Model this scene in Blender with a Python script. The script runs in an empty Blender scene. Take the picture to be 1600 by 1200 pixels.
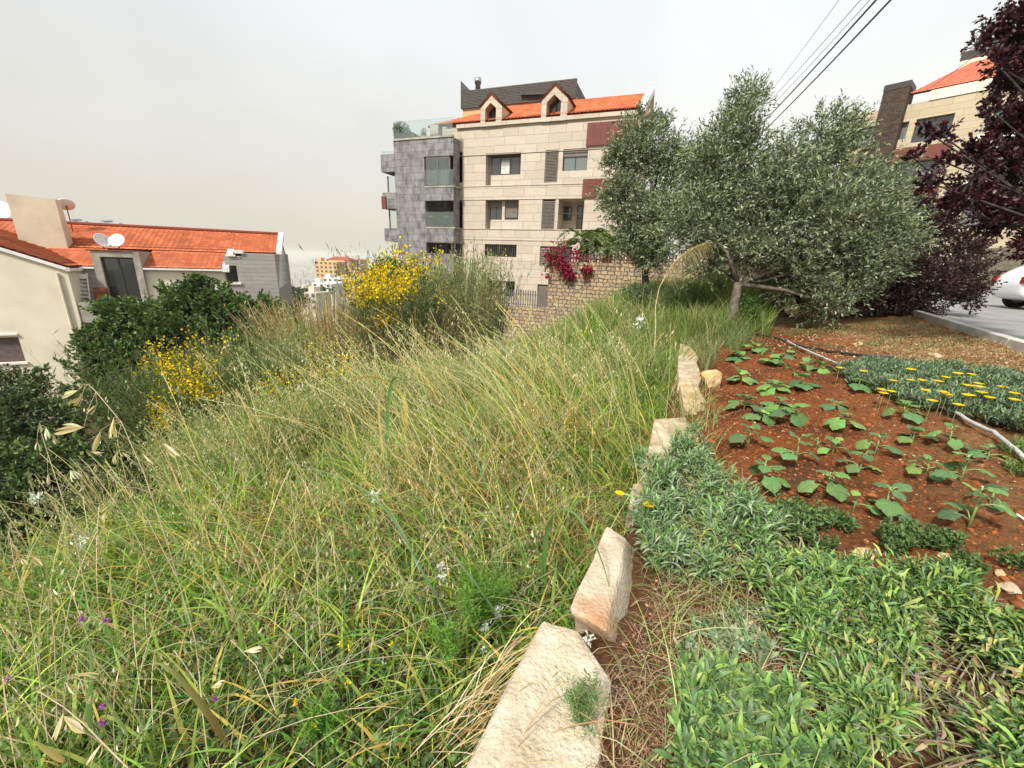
import bpy, bmesh, math, random
import numpy as np
from mathutils import Vector, Matrix
R = math.radians
rng = np.random.default_rng(7)
random.seed(7)
sc = bpy.context.scene
COL = sc.collection

# ------------------------------------------------------------------ camera
F = 640.0
_up = np.array([78, 2120, 640.0]); _up /= np.linalg.norm(_up)
_vd = np.array([0, 0, -1.0])
_Y = _vd - _vd.dot(_up) * _up; _Y /= np.linalg.norm(_Y)
_X = np.cross(_Y, _up)
MC = np.array([_X, _Y, _up])
CAM = np.array([0, 0, 1.6])
cd = bpy.data.cameras.new('camera'); cam = bpy.data.objects.new('camera', cd); COL.objects.link(cam)
cd.sensor_width = 36; cd.lens = 36 * F / 1600; cd.clip_end = 30000; cd.clip_start = 0.05
m4 = Matrix([list(MC[i]) + [CAM[i]] for i in range(3)] + [[0, 0, 0, 1]])
cam.matrix_world = m4
sc.camera = cam

# ------------------------------------------------------------------ light
SUN_EL, SUN_AZ = R(48), R(-142)          # azimuth measured from +Y towards +X
w = bpy.data.worlds.new('World'); sc.world = w; w.use_nodes = True
nt = w.node_tree; nt.nodes.clear()
def N(tree, t, **k):
    n = tree.nodes.new(t)
    for a, b in k.items():
        if a in n.inputs.keys(): n.inputs[a].default_value = b
        else: setattr(n, a, b)
    return n
sky = N(nt, 'ShaderNodeTexSky', sky_type='NISHITA', sun_disc=False, sun_elevation=SUN_EL, sun_rotation=SUN_AZ, air_density=1.5, dust_density=4.0)
sm = N(nt, 'ShaderNodeVectorMath', operation='SCALE'); sm.inputs['Scale'].default_value = 0.10
tc = N(nt, 'ShaderNodeTexCoord'); sx = N(nt, 'ShaderNodeSeparateXYZ')
cr = N(nt, 'ShaderNodeValToRGB')
e = cr.color_ramp.elements
e[0].position = 0.0; e[0].color = (.74, .69, .58, 1)
e[1].position = 1.0; e[1].color = (.86, .90, .96, 1)
x = cr.color_ramp.elements.new(.12); x.color = (.78, .745, .67, 1)
x = cr.color_ramp.elements.new(.38); x.color = (.82, .835, .83, 1)
cn = N(nt, 'ShaderNodeTexNoise'); cn.inputs['Scale'].default_value = 2.2; cn.inputs['Detail'].default_value = 5; cn.inputs['Distortion'].default_value = .5
cmr = N(nt, 'ShaderNodeMapRange'); cmr.inputs['From Min'].default_value = .3; cmr.inputs['From Max'].default_value = .7
cmr.inputs['To Min'].default_value = .90; cmr.inputs['To Max'].default_value = 1.04
cmul = N(nt, 'ShaderNodeVectorMath', operation='SCALE')
# brighter cloud towards the right (east) of the place
emr = N(nt, 'ShaderNodeMapRange'); emr.inputs['From Min'].default_value = -.9; emr.inputs['From Max'].default_value = .7
emr.inputs['To Min'].default_value = .84; emr.inputs['To Max'].default_value = 1.1
em = N(nt, 'ShaderNodeMath', operation='MULTIPLY')
mix = N(nt, 'ShaderNodeMix', data_type='RGBA'); mix.inputs[0].default_value = .88
bg = N(nt, 'ShaderNodeBackground'); bg.inputs['Strength'].default_value = .86
wo = N(nt, 'ShaderNodeOutputWorld')
L = nt.links.new
L(sky.outputs[0], sm.inputs[0]); L(tc.outputs['Generated'], sx.inputs[0]); L(sx.outputs['Z'], cr.inputs[0])
L(tc.outputs['Generated'], cn.inputs['Vector']); L(cn.outputs[0], cmr.inputs['Value'])
L(sx.outputs['X'], emr.inputs['Value']); L(emr.outputs[0], em.inputs[0]); L(cmr.outputs[0], em.inputs[1])
L(cr.outputs[0], cmul.inputs[0]); L(em.outputs[0], cmul.inputs['Scale'])
L(sm.outputs[0], mix.inputs[6]); L(cmul.outputs[0], mix.inputs[7]); L(mix.outputs[2], bg.inputs[0]); L(bg.outputs[0], wo.inputs[0])
sd = bpy.data.lights.new('sun', 'SUN'); sd.energy = 3.9; sd.angle = R(7); sd.color = (1, .95, .87)
so = bpy.data.objects.new('sun', sd); COL.objects.link(so)
sdir = Vector((math.cos(SUN_EL) * math.sin(SUN_AZ), math.cos(SUN_EL) * math.cos(SUN_AZ), math.sin(SUN_EL)))
so.rotation_euler = sdir.to_track_quat('Z', 'Y').to_euler(); so.location = (-20, 0, 40)
sc.view_settings.view_transform = 'Standard'; sc.view_settings.look = 'None'
sc.view_settings.exposure = 0.56; sc.view_settings.gamma = 1
sc.cycles.max_bounces = 6; sc.cycles.diffuse_bounces = 3; sc.cycles.transparent_max_bounces = 8
sc.cycles.volume_bounces = 1

# ------------------------------------------------------------------ camera-ray helpers (used once, to survey the place)
def ray(u, v): return MC @ np.array([u - 800, 600 - v, -F]) / F
def at(u, v, d): return CAM + ray(u, v) * d
def proj(P):
    c = (np.asarray(P) - CAM) @ MC
    return 800 + F * c[..., 0] / -c[..., 2], 600 - F * c[..., 1] / -c[..., 2]

# ------------------------------------------------------------------ terrain
WY = [-6, 0, 1, 2, 4, 5, 8.5, 14, 40]; WX = [-4, -.45, .12, .70, 1.65, 2.08, 3.55, 6.4, 18]
K0 = np.array([7.17, 5.76]); KD = np.array([8.81 - 7.17, 8.45 - 5.76]); KD /= np.linalg.norm(KD); KN = np.array([KD[1], -KD[0]])
def sstep(a, b, x): t = np.clip((x - a) / (b - a), 0, 1); return t * t * (3 - 2 * t)
def vnoise(x, y, s=1.0, seed=0):
    x = x / s + seed * 17.3; y = y / s - seed * 9.1
    xi = np.floor(x); yi = np.floor(y); fx = x - xi; fy = y - yi
    def h(a, b): return np.modf(np.abs(np.sin(a * 127.1 + b * 311.7 + seed) * 43758.5453))[0]
    fx = fx * fx * (3 - 2 * fx); fy = fy * fy * (3 - 2 * fy)
    return (h(xi, yi) * (1 - fx) + h(xi + 1, yi) * fx) * (1 - fy) + (h(xi, yi + 1) * (1 - fx) + h(xi + 1, yi + 1) * fx) * fy
def sq(x, y):
    s = (np.interp(y, WY, WX) - x) * .9
    q = (x - K0[0]) * KN[0] + (y - K0[1]) * KN[1]
    return s, q
def TZ(x, y):
    x = np.asarray(x, float); y = np.asarray(y, float)
    s, q = sq(x, y)
    r = np.maximum(-s, 0); qq = np.maximum(-q, 0.0)
    zr = .02 + .70 * r / (r + qq + .3)
    zr = np.where(q > -.1, .62, zr)
    zl = np.interp(s, [0, .12, 1, 2, 4, 6, 9, 14, 30, 60, 150, 400, 1500, 4000, 30000],
                      [.02, -.26, -.36, -.55, -1.0, -1.6, -3.0, -5.0, -7, -10, -25, -62, -150, -205, -215])
    zl = zl + sstep(7.5, 13, y) * 1.05 * (1 - sstep(1.5, 5, s)); zr = zr + sstep(7.5, 13, y) * 1.05 * (1 - sstep(.2, 2.6, r)) * np.where(q > -.1, 0, 1)
    z = np.where(s > 0, zl, zr)
    # neighbour's yard, then the valley ahead
    far = sstep(16.5, 19.5, y) * (1 - sstep(7.0, 9.0, x - (y - 18) * .35))
    z = z * (1 - far) + np.minimum(z, -4.6) * far
    d = np.hypot(x, y)
    val = np.interp(d, [45, 60, 150, 400, 1500, 4000, 30000], [0, -6, -25, -62, -150, -205, -215])
    z = np.where((d > 45) & (x < y * .55), np.minimum(z, val), z)
    near = 1 - sstep(14, 25, d)
    soil = np.where(s < -.05, 1.0, .6) * np.where(q > -.15, 0, 1)
    z = z + near * soil * ((vnoise(x, y, .11, 1) - .5) * .042 + (vnoise(x, y, .27, 2) - .5) * .06 + (vnoise(x, y, .055, 3) - .5) * .028)
    return z
def gp(u, v):
    d = ray(u, v); t = .8
    while t < 80:
        p = CAM + d * t
        if p[2] < float(TZ(p[0], p[1])): break
        t *= 1.01
    return np.array([p[0], p[1], float(TZ(p[0], p[1]))])

# ------------------------------------------------------------------ object helpers
def tag(o, label=None, cat=None, group=None, kind=None):
    if label: o['label'] = label
    if cat: o['category'] = cat
    if group: o['group'] = group
    if kind: o['kind'] = kind
    return o
def thing(name, label, cat, loc=(0, 0, 0), rz=0, group=None):
    o = bpy.data.objects.new(name, None); COL.objects.link(o); o.location = tuple(map(float, loc)); o.rotation_euler = (0, 0, rz)
    o.empty_display_size = .1
    return tag(o, label, cat, group)
def copy_tree(o, parent=None):
    c = o.copy(); COL.objects.link(c); c.parent = parent
    for ch in list(o.children): copy_tree(ch, c)
    return c
class MB:
    def __init__(s): s.v = []; s.f = []
    def quad(s, *p): n = len(s.v); s.v += [tuple(map(float, q)) for q in p]; s.f.append(tuple(range(n, n + len(p)))); return s
    def box(s, x0, x1, y0, y1, z0, z1):
        n = len(s.v); s.v += [(x, y, z) for z in (z0, z1) for y in (y0, y1) for x in (x0, x1)]
        for f in ((0, 2, 3, 1), (4, 5, 7, 6), (0, 1, 5, 4), (2, 6, 7, 3), (0, 4, 6, 2), (1, 3, 7, 5)): s.f.append(tuple(n + i for i in f))
        return s
    def hull8(s, b, t):      # bottom 4, top 4 loops
        n = len(s.v); s.v += [tuple(map(float, q)) for q in list(b) + list(t)]; k = len(b)
        s.f.append(tuple(n + i for i in reversed(range(k)))); s.f.append(tuple(n + k + i for i in range(k)))
        for i in range(k): j = (i + 1) % k; s.f.append((n + i, n + j, n + k + j, n + k + i))
        return s
    def prism(s, poly, y0, y1):   # poly of (x,z)
        return s.hull8([(x, y0, z) for x, z in poly], [(x, y1, z) for x, z in poly])
    def tube(s, pts, r, n=6, cap=True):
        pts = [Vector(tuple(map(float, p))) for p in pts]; rs = r if hasattr(r, '__len__') else [r] * len(pts)
        b = len(s.v); u = None
        for i, p in enumerate(pts):
            d = (pts[min(i + 1, len(pts) - 1)] - pts[max(i - 1, 0)]).normalized()
            if u is None: u = d.orthogonal().normalized()
            u = (u - d * u.dot(d)).normalized(); w_ = d.cross(u)
            for k in range(n):
                a = 2 * math.pi * k / n; q = p + (u * math.cos(a) + w_ * math.sin(a)) * rs[i]; s.v.append(tuple(q))
        for i in range(len(pts) - 1):
            for k in range(n):
                k2 = (k + 1) % n; s.f.append((b + i * n + k, b + i * n + k2, b + (i + 1) * n + k2, b + (i + 1) * n + k))
        if cap: s.f.append(tuple(b + k for k in reversed(range(n)))); s.f.append(tuple(b + (len(pts) - 1) * n + k for k in range(n)))
        return s
    def lathe(s, prof, c=(0, 0, 0), n=20, M=None):
        b = len(s.v)
        for r, z in prof:
            for k in range(n):
                a = 2 * math.pi * k / n; q = Vector((r * math.cos(a), r * math.sin(a), z))
                if M is not None: q = M @ q
                s.v.append((q.x + c[0], q.y + c[1], q.z + c[2]))
        for i in range(len(prof) - 1):
            for k in range(n):
                k2 = (k + 1) % n; s.f.append((b + i * n + k, b + i * n + k2, b + (i + 1) * n + k2, b + (i + 1) * n + k))
        return s
    def wall(s, x0, x1, z0, z1, y, holes=(), dep=.3, ax=0):
        """front sheet at y with real openings and reveals going back dep; holes (xa,xb,za,zb)"""
        xs = sorted({x0, x1, *[min(max(h[i], x0), x1) for h in holes for i in (0, 1)]}); zs = sorted({z0, z1, *[min(max(h[i], z0), z1) for h in holes for i in (2, 3)]})
        P = (lambda a, b, c: (a, b, c)) if ax == 0 else (lambda a, b, c: (b, a, c))
        for i in range(len(xs) - 1):
            for j in range(len(zs) - 1):
                cx, cz = (xs[i] + xs[i + 1]) / 2, (zs[j] + zs[j + 1]) / 2
                if any(h[0] < cx < h[1] and h[2] < cz < h[3] for h in holes): continue
                s.quad(P(xs[i], y, zs[j]), P(xs[i + 1], y, zs[j]), P(xs[i + 1], y, zs[j + 1]), P(xs[i], y, zs[j + 1]))
        for h in holes:
            a, b, c, d = h[:4]; y2 = y + (h[4] if len(h) > 4 else dep)
            s.quad(P(a, y, c), P(a, y, d), P(a, y2, d), P(a, y2, c)); s.quad(P(b, y, c), P(b, y2, c), P(b, y2, d), P(b, y, d))
            s.quad(P(a, y, c), P(a, y2, c), P(b, y2, c), P(b, y, c)); s.quad(P(a, y, d), P(b, y, d), P(b, y2, d), P(a, y2, d))
        return s
    def build(s, name, mat, parent=None, smooth=False, bevel=0):
        me = bpy.data.meshes.new(name); me.from_pydata(s.v, [], s.f); me.update()
        me.materials.append(mat)
        if smooth: me.polygons.foreach_set('use_smooth', [True] * len(me.polygons))
        o = bpy.data.objects.new(name, me); COL.objects.link(o); o.parent = parent
        if bevel:
            b = o.modifiers.new('bevel', 'BEVEL'); b.width = bevel; b.segments = 2; b.limit_method = 'ANGLE'
        return o
def np_obj(name, V, faces, cols, mat, parent=None):
    """V (n,3); faces list of (m,k) int arrays; cols (n,3)"""
    me = bpy.data.meshes.new(name); me.vertices.add(len(V)); me.vertices.foreach_set('co', np.asarray(V, np.float32).ravel())
    li = np.concatenate([f.ravel() for f in faces]).astype(np.int32)
    tot = np.concatenate([np.full(len(f), f.shape[1], np.int32) for f in faces]); st = np.concatenate([[0], np.cumsum(tot)[:-1]]).astype(np.int32)
    me.loops.add(len(li)); me.loops.foreach_set('vertex_index', li)
    me.polygons.add(len(tot)); me.polygons.foreach_set('loop_start', st); me.polygons.foreach_set('loop_total', tot)
    me.update(calc_edges=True)
    if cols is not None:
        a = me.color_attributes.new('Col', 'FLOAT_COLOR', 'POINT'); c4 = np.ones((len(V), 4), np.float32); c4[:, :3] = cols; a.data.foreach_set('color', c4.ravel())
    me.materials.append(mat)
    o = bpy.data.objects.new(name, me); COL.objects.link(o); o.parent = parent
    return o
def unit(a): return a / np.maximum(np.linalg.norm(a, axis=-1, keepdims=True), 1e-9)
class Fol:
    """gathers leaves and blades as numpy arrays and links them as ONE mesh"""
    def __init__(s): s.V = []; s.Fc = []; s.C = []; s.n = 0
    def add(s, V, faces, C):
        for f in faces: s.Fc.append(f + s.n)
        s.V.append(V); s.C.append(C); s.n += len(V)
    def leaves(s, P, D, L_, W_, C, bend=.15, fine=True, Nv=None):
        n = len(P); D = unit(D); L_ = np.broadcast_to(L_, n)[:, None]; W_ = np.broadcast_to(W_, n)[:, None]
        r = rng.normal(size=(n, 3)) if Nv is None else Nv
        S = unit(np.cross(D, r)); U = np.cross(S, D)
        if fine:
            tt = ((.35, .38, .5), (.62, .5, .9), (.86, .3, .8)); pts = [P]
            for q, wq, bq in tt: m0 = P + D * L_ * q + U * L_ * bend * bq; pts += [m0 + S * W_ * wq + U * W_ * .14, m0, m0 - S * W_ * wq + U * W_ * .14]
            pts.append(P + D * L_ + U * L_ * bend * .5)
            V = np.stack(pts, 1).reshape(-1, 3); i = np.arange(n)[:, None] * 11
            s.add(V, [np.concatenate([i + np.array([[0, 1, 2]]), i + np.array([[0, 2, 3]]), i + np.array([[7, 10, 8]]), i + np.array([[8, 10, 9]])]), np.concatenate([i + np.array([[k, k + 3, k + 4, k + 1]]) for k in (1, 2, 4, 5)])], np.repeat(C, 11, 0))
        else:
            pts = [P, P + D * L_ * .5 + S * W_ * .5, P + D * L_, P + D * L_ * .5 - S * W_ * .5 + U * L_ * bend]
            V = np.stack(pts, 1).reshape(-1, 3); i = np.arange(n)[:, None] * 4
            s.add(V, [i + np.array([[0, 1, 2, 3]])], np.repeat(C, 4, 0))
    def blades(s, P, H, W_, az, lean, curve, C, K=4, C2=None, droop=.0, const=False):
        """grass blades / stems: returns spine points (n,K+1,3)"""
        n = len(P); H = np.broadcast_to(H, n); W_ = np.broadcast_to(W_, n); lean = np.broadcast_to(lean, n); curve = np.broadcast_to(curve, n); droop = np.broadcast_to(droop, n)
        hd = np.stack([np.cos(az), np.sin(az), np.zeros(n)], 1)
        tw = az + np.pi / 2 + rng.normal(0, .9, n); sd_ = np.stack([np.cos(tw), np.sin(tw), np.zeros(n)], 1)
        T = np.linspace(0, 1, K + 1); sp = []
        for t in T:
            sp.append(P + hd * (H * (lean * t + curve * t ** 2.3))[:, None] + np.array([0, 0, 1.]) * (H * (t - droop * t ** 3))[:, None])
        sp = np.stack(sp, 1); wd = (np.ones(K + 1) if const else np.array([.75, 1, .9, .6, .25, .1][:K + 1] if K < 5 else 1 - T ** 2 * .9))
        if not const: wd = np.clip(1.02 - T ** 2, .06, 1)
        A = sp + sd_[:, None] * (W_[:, None] * wd[None])[..., None] * .5; B = sp - sd_[:, None] * (W_[:, None] * wd[None])[..., None] * .5
        V = np.stack([A, B], 2).reshape(-1, 3)
        C2 = C if C2 is None else C2
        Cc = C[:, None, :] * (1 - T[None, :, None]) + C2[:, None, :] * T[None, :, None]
        Cc = np.repeat(Cc[:, :, None, :], 2, 2).reshape(-1, 3)
        i = (np.arange(n) * (2 * (K + 1)))[:, None, None] + (np.arange(K) * 2)[None, :, None] + np.array([0, 1, 3, 2])[None, None]
        s.add(V, [i.reshape(-1, 4)], Cc)
        return sp
    def obj(s, name, mat, parent=None):
        return np_obj(name, np.concatenate(s.V), s.Fc, np.concatenate(s.C), mat, parent)
def pal(n, cols, var=.25, wts=None):
    cols = np.array(cols); i = rng.choice(len(cols), n, p=wts); c = cols[i]
    return c * np.exp(rng.normal(0, var, (n, 1))) * (1 + rng.normal(0, .06, (n, 3))).clip(.6, 1.4)

# ------------------------------------------------------------------ materials
MATS = {}
def base(name):
    m = bpy.data.materials.new(name); m.use_nodes = True; t = m.node_tree; b = t.nodes['Principled BSDF']; MATS[name] = m
    return m, t, b
def noisy(name, c1, c2, scale=3, rough=.8, bump=0, bscale=40, metal=0, spec=.3, det=6, coord='Object', mid=(.35, .65)):
    m, t, b = base(name); tc = N(t, 'ShaderNodeTexCoord'); n = N(t, 'ShaderNodeTexNoise'); n.inputs['Scale'].default_value = scale; n.inputs['Detail'].default_value = det
    r = N(t, 'ShaderNodeValToRGB'); r.color_ramp.elements[0].color = (*c1, 1); r.color_ramp.elements[1].color = (*c2, 1)
    r.color_ramp.elements[0].position = mid[0]; r.color_ramp.elements[1].position = mid[1]
    t.links.new(tc.outputs[coord], n.inputs['Vector']); t.links.new(n.outputs[0], r.inputs[0]); t.links.new(r.outputs[0], b.inputs['Base Color'])
    b.inputs['Roughness'].default_value = rough; b.inputs['Metallic'].default_value = metal; b.inputs['Specular IOR Level'].default_value = spec
    if bump:
        n2 = N(t, 'ShaderNodeTexNoise'); n2.inputs['Scale'].default_value = bscale; n2.inputs['Detail'].default_value = 8; bp = N(t, 'ShaderNodeBump'); bp.inputs['Strength'].default_value = bump; bp.inputs['Distance'].default_value = .02
        t.links.new(tc.outputs[coord], n2.inputs['Vector']); t.links.new(n2.outputs[0], bp.inputs['Height']); t.links.new(bp.outputs[0], b.inputs['Normal'])
    return m
def leafmat(name, rough=.55, trans=.3, spec=.3, sub=(1.1, 1.15, .6)):
    m, t, b = base(name); a = N(t, 'ShaderNodeAttribute', attribute_name='Col')
    tr = N(t, 'ShaderNodeBsdfTranslucent'); mx = N(t, 'ShaderNodeMixShader'); mx.inputs[0].default_value = trans
    mu = N(t, 'ShaderNodeVectorMath', operation='MULTIPLY'); mu.inputs[1].default_value = sub
    t.links.new(a.outputs[0], b.inputs['Base Color']); t.links.new(a.outputs[0], mu.inputs[0]); t.links.new(mu.outputs[0], tr.inputs[0])
    t.links.new(b.outputs[0], mx.inputs[1]); t.links.new(tr.outputs[0], mx.inputs[2]); t.links.new(mx.outputs[0], t.nodes['Material Output'].inputs[0])
    b.inputs['Roughness'].default_value = rough; b.inputs['Specular IOR Level'].default_value = spec
    return m
def slab(name, ca, cb, cm, bw=1.2, bh=.45, mortar=.012, stain=(.45, .25, .12), stain_amt=.35, rough=.75, streak=(1.2, 1.2, 6), bump=.3, swap='xz', offset=.5, sq_=1.0):
    """coursed stone cladding, mapped on local x (or y) and z"""
    m, t, b = base(name); tc = N(t, 'ShaderNodeTexCoord'); sp = N(t, 'ShaderNodeSeparateXYZ'); ad = N(t, 'ShaderNodeMath', operation='ADD'); cb_ = N(t, 'ShaderNodeCombineXYZ')
    lk = t.links.new; lk(tc.outputs['Object'], sp.inputs[0]); lk(sp.outputs['X'], ad.inputs[0]); lk(sp.outputs['Y'], ad.inputs[1]); lk(ad.outputs[0], cb_.inputs['X']); lk(sp.outputs['Z'], cb_.inputs['Y'])
    # wobble for rough stone
    nz = N(t, 'ShaderNodeTexNoise'); nz.inputs['Scale'].default_value = 3 / max(bh, .05) * .3; lk(tc.outputs['Object'], nz.inputs['Vector'])
    va = N(t, 'ShaderNodeVectorMath', operation='MULTIPLY_ADD'); va.inputs[1].default_value = (0 if sq_ == 1 else bh * .95,) * 3; lk(nz.outputs['Color'], va.inputs[0]); lk(cb_.outputs[0], va.inputs[2])
    br = N(t, 'ShaderNodeTexBrick'); br.inputs['Scale'].default_value = 1; br.inputs['Brick Width'].default_value = bw; br.inputs['Row Height'].default_value = bh; br.inputs['Mortar Size'].default_value = mortar
    br.inputs['Mortar Smooth'].default_value = .3; br.offset = offset; br.offset_frequency = 2; br.squash = .7; br.squash_frequency = 3
    br.inputs['Color1'].default_value = (*ca, 1); br.inputs['Color2'].default_value = (*cb, 1); br.inputs['Mortar'].default_value = (*cm, 1); br.inputs['Bias'].default_value = 0
    lk(va.outputs[0], br.inputs['Vector'])
    mp = N(t, 'ShaderNodeMapping'); mp.inputs['Scale'].default_value = streak; lk(tc.outputs['Object'], mp.inputs[0])
    n1 = N(t, 'ShaderNodeTexNoise'); n1.inputs['Scale'].default_value = 1.3; n1.inputs['Detail'].default_value = 9; n1.inputs['Roughness'].default_value = .65; lk(mp.outputs[0], n1.inputs['Vector'])
    rp = N(t, 'ShaderNodeMapRange'); rp.inputs['From Min'].default_value = .45; rp.inputs['From Max'].default_value = .75; rp.inputs['To Max'].default_value = stain_amt; lk(n1.outputs[0], rp.inputs['Value'])
    mx = N(t, 'ShaderNodeMix', data_type='RGBA'); mx.inputs[7].default_value = (*stain, 1); lk(rp.outputs[0], mx.inputs[0]); lk(br.outputs['Color'], mx.inputs[6])
    n3 = N(t, 'ShaderNodeTexNoise'); n3.inputs['Scale'].default_value = 25; n3.inputs['Detail'].default_value = 6; lk(mp.outputs[0], n3.inputs['Vector'])
    r3 = N(t, 'ShaderNodeMapRange'); r3.inputs['From Min'].default_value = .3; r3.inputs['From Max'].default_value = .7; r3.inputs['To Min'].default_value = .8; r3.inputs['To Max'].default_value = 1.15; lk(n3.outputs[0], r3.inputs['Value'])
    vm = N(t, 'ShaderNodeVectorMath', operation='SCALE'); lk(mx.outputs[2], vm.inputs[0]); lk(r3.outputs[0], vm.inputs['Scale']); lk(vm.outputs[0], b.inputs['Base Color'])
    iv = N(t, 'ShaderNodeMath', operation='MULTIPLY_ADD'); iv.inputs[1].default_value = -1; lk(br.outputs['Fac'], iv.inputs[0]); lk(n3.outputs[0], iv.inputs[2])
    bp = N(t, 'ShaderNodeBump'); bp.inputs['Strength'].default_value = bump; bp.inputs['Distance'].default_value = .02; lk(iv.outputs[0], bp.inputs['Height']); lk(bp.outputs[0], b.inputs['Normal'])
    b.inputs['Roughness'].default_value = rough; b.inputs['Specular IOR Level'].default_value = .25
    return m
M_tan = slab('limestone_cladding', (.56, .495, .41), (.48, .425, .35), (.27, .23, .19), 1.5, .52, .014, (.43, .23, .10), .42)
M_grey = slab('dark_stone_cladding', (.29, .28, .28), (.21, .20, .205), (.12, .115, .11), .9, .45, .014, (.05, .04, .038), 1.0, streak=(1.8, 1.8, 1.1))
M_gold = slab('golden_limestone', (.52, .45, .32), (.45, .38, .26), (.25, .2, .13), 1.8, .5, .012, (.42, .27, .1), .3)
M_rubble = slab('rubble_masonry', (.52, .40, .24), (.30, .25, .19), (.13, .105, .08), .36, .22, .03, (.45, .24, .09), .6, bump=1.0, sq_=2)
M_rubble2 = slab('rubble_masonry_pale', (.42, .36, .26), (.33, .28, .2), (.2, .17, .12), .7, .32, .02, (.2, .16, .1), .5, bump=1.0, sq_=2)
M_drystack = slab('drystack_dark_stone', (.13, .085, .06), (.06, .042, .034), (.012, .01, .01), .5, .09, .02, (.2, .14, .09), .3, bump=1.2, sq_=2)
M_boards = slab('board_marked_concrete', (.40, .375, .34), (.34, .32, .30), (.24, .225, .21), 5, .22, .012, (.2, .18, .16), .35)
M_cream = noisy('cream_render', (.66, .60, .46), (.76, .70, .56), .8, .9, .25, 60)
M_beige = noisy('beige_render', (.52, .43, .31), (.66, .56, .42), .9, .9, .2, 50)
M_conc = noisy('weathered_concrete', (.26, .24, .20), (.40, .37, .31), 2.5, .9, .3, 30)
M_white = noisy('white_paint', (.70, .68, .64), (.80, .78, .75), 2, .6)
M_wall_in = noisy('interior_plaster', (.2, .17, .14), (.28, .24, .2), 2, .9)
M_dark = noisy('dark_metal', (.025, .022, .02), (.04, .036, .033), 5, .45, spec=.5)
M_louvre = noisy('taupe_metal', (.13, .11, .09), (.17, .145, .12), 4, .5, spec=.5)
M_char = noisy('charcoal_boards', (.05, .045, .04), (.09, .08, .07), 6, .6)
M_brown = noisy('red_brown_panel', (.14, .04, .03), (.17, .055, .04), 1.5, .6)
M_galv = noisy('galvanised_metal', (.35, .37, .37), (.5, .52, .52), 3, .35, metal=.6)
M_rust = noisy('rusty_steel', (.09, .03, .015), (.25, .09, .04), 4, .8, .4, 30)
M_steel = noisy('steel_pipe', (.4, .4, .4), (.5, .5, .5), 3, .3, metal=.9)
M_orange = noisy('orange_render', (.55, .33, .16), (.65, .42, .22), 1, .9)
def glass(name, col, rough=.06):
    m, t, b = base(name); b.inputs['Base Color'].default_value = (*col, 1); b.inputs['Roughness'].default_value = rough; b.inputs['Specular IOR Level'].default_value = .9; b.inputs['Coat Weight'].default_value = .5; b.inputs['Coat Roughness'].default_value = .03; return m
M_glass = glass('window_glass', (.035, .04, .042)); M_glassl = glass('pale_window_glass', (.14, .16, .155), .1)
M_curtain = noisy('pale_curtain', (.45, .46, .45), (.6, .61, .6), 4, .8)
def clear(name):
    m, t, b = base(name); tr = N(t, 'ShaderNodeBsdfTransparent'); tr.inputs[0].default_value = (.92, .96, .945, 1); gl = N(t, 'ShaderNodeBsdfGlossy'); gl.inputs['Roughness'].default_value = .03; gl.inputs[0].default_value = (.8, .9, .86, 1)
    fr = N(t, 'ShaderNodeFresnel'); ad = N(t, 'ShaderNodeMath', operation='ADD'); ad.inputs[1].default_value = .10; mx = N(t, 'ShaderNodeMixShader')
    t.links.new(fr.outputs[0], ad.inputs[0]); t.links.new(ad.outputs[0], mx.inputs[0]); t.links.new(tr.outputs[0], mx.inputs[1]); t.links.new(gl.outputs[0], mx.inputs[2]); t.links.new(mx.outputs[0], t.nodes['Material Output'].inputs[0]); return m
M_clear = clear('balustrade_glass')
def tiles(name, c1=(.58, .17, .075), c2=(.46, .115, .045), dark=(.2, .045, .02)):
    """roof tiles: local x across, v down the slope (uses object y+z length)"""
    m, t, b = base(name); lk = t.links.new; tc = N(t, 'ShaderNodeTexCoord'); br = N(t, 'ShaderNodeTexBrick')
    br.inputs['Scale'].default_value = 1; br.inputs['Brick Width'].default_value = .24; br.inputs['Row Height'].default_value = .33; br.inputs['Mortar Size'].default_value = .012; br.inputs['Mortar Smooth'].default_value = .6; br.offset = 0; br.squash = 1
    br.inputs['Color1'].default_value = (*c1, 1); br.inputs['Color2'].default_value = (*c2, 1); br.inputs['Mortar'].default_value = (*dark, 1)
    lk(tc.outputs['UV'], br.inputs['Vector']); n = N(t, 'ShaderNodeTexNoise'); n.inputs['Scale'].default_value = 1.2; n.inputs['Detail'].default_value = 8; lk(tc.outputs['UV'], n.inputs['Vector'])
    r = N(t, 'ShaderNodeMapRange'); r.inputs['From Min'].default_value = .3; r.inputs['From Max'].default_value = .7; r.inputs['To Min'].default_value = .72; r.inputs['To Max'].default_value = 1.15; lk(n.outputs[0], r.inputs['Value'])
    vm = N(t, 'ShaderNodeVectorMath', operation='SCALE'); lk(br.outputs['Color'], vm.inputs[0]); lk(r.outputs[0], vm.inputs['Scale']); lk(vm.outputs[0], b.inputs['Base Color'])
    wv = N(t, 'ShaderNodeTexWave', wave_type='BANDS', bands_direction='X'); wv.inputs['Scale'].default_value = 1 / .24 / 3.183 * 1.0 * 3.183 / 3.14159 * .5 ; lk(tc.outputs['UV'], wv.inputs['Vector'])
    iv = N(t, 'ShaderNodeMath', operation='MULTIPLY_ADD'); iv.inputs[1].default_value = -1; lk(br.outputs['Fac'], iv.inputs[0]); lk(wv.outputs['Fac'], iv.inputs[2])
    bp = N(t, 'ShaderNodeBump'); bp.inputs['Strength'].default_value = .3; bp.inputs['Distance'].default_value = .01; lk(iv.outputs[0], bp.inputs['Height']); lk(bp.outputs[0], b.inputs['Normal'])
    b.inputs['Roughness'].default_value = .75; b.inputs['Specular IOR Level'].default_value = .2
    return m
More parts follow.
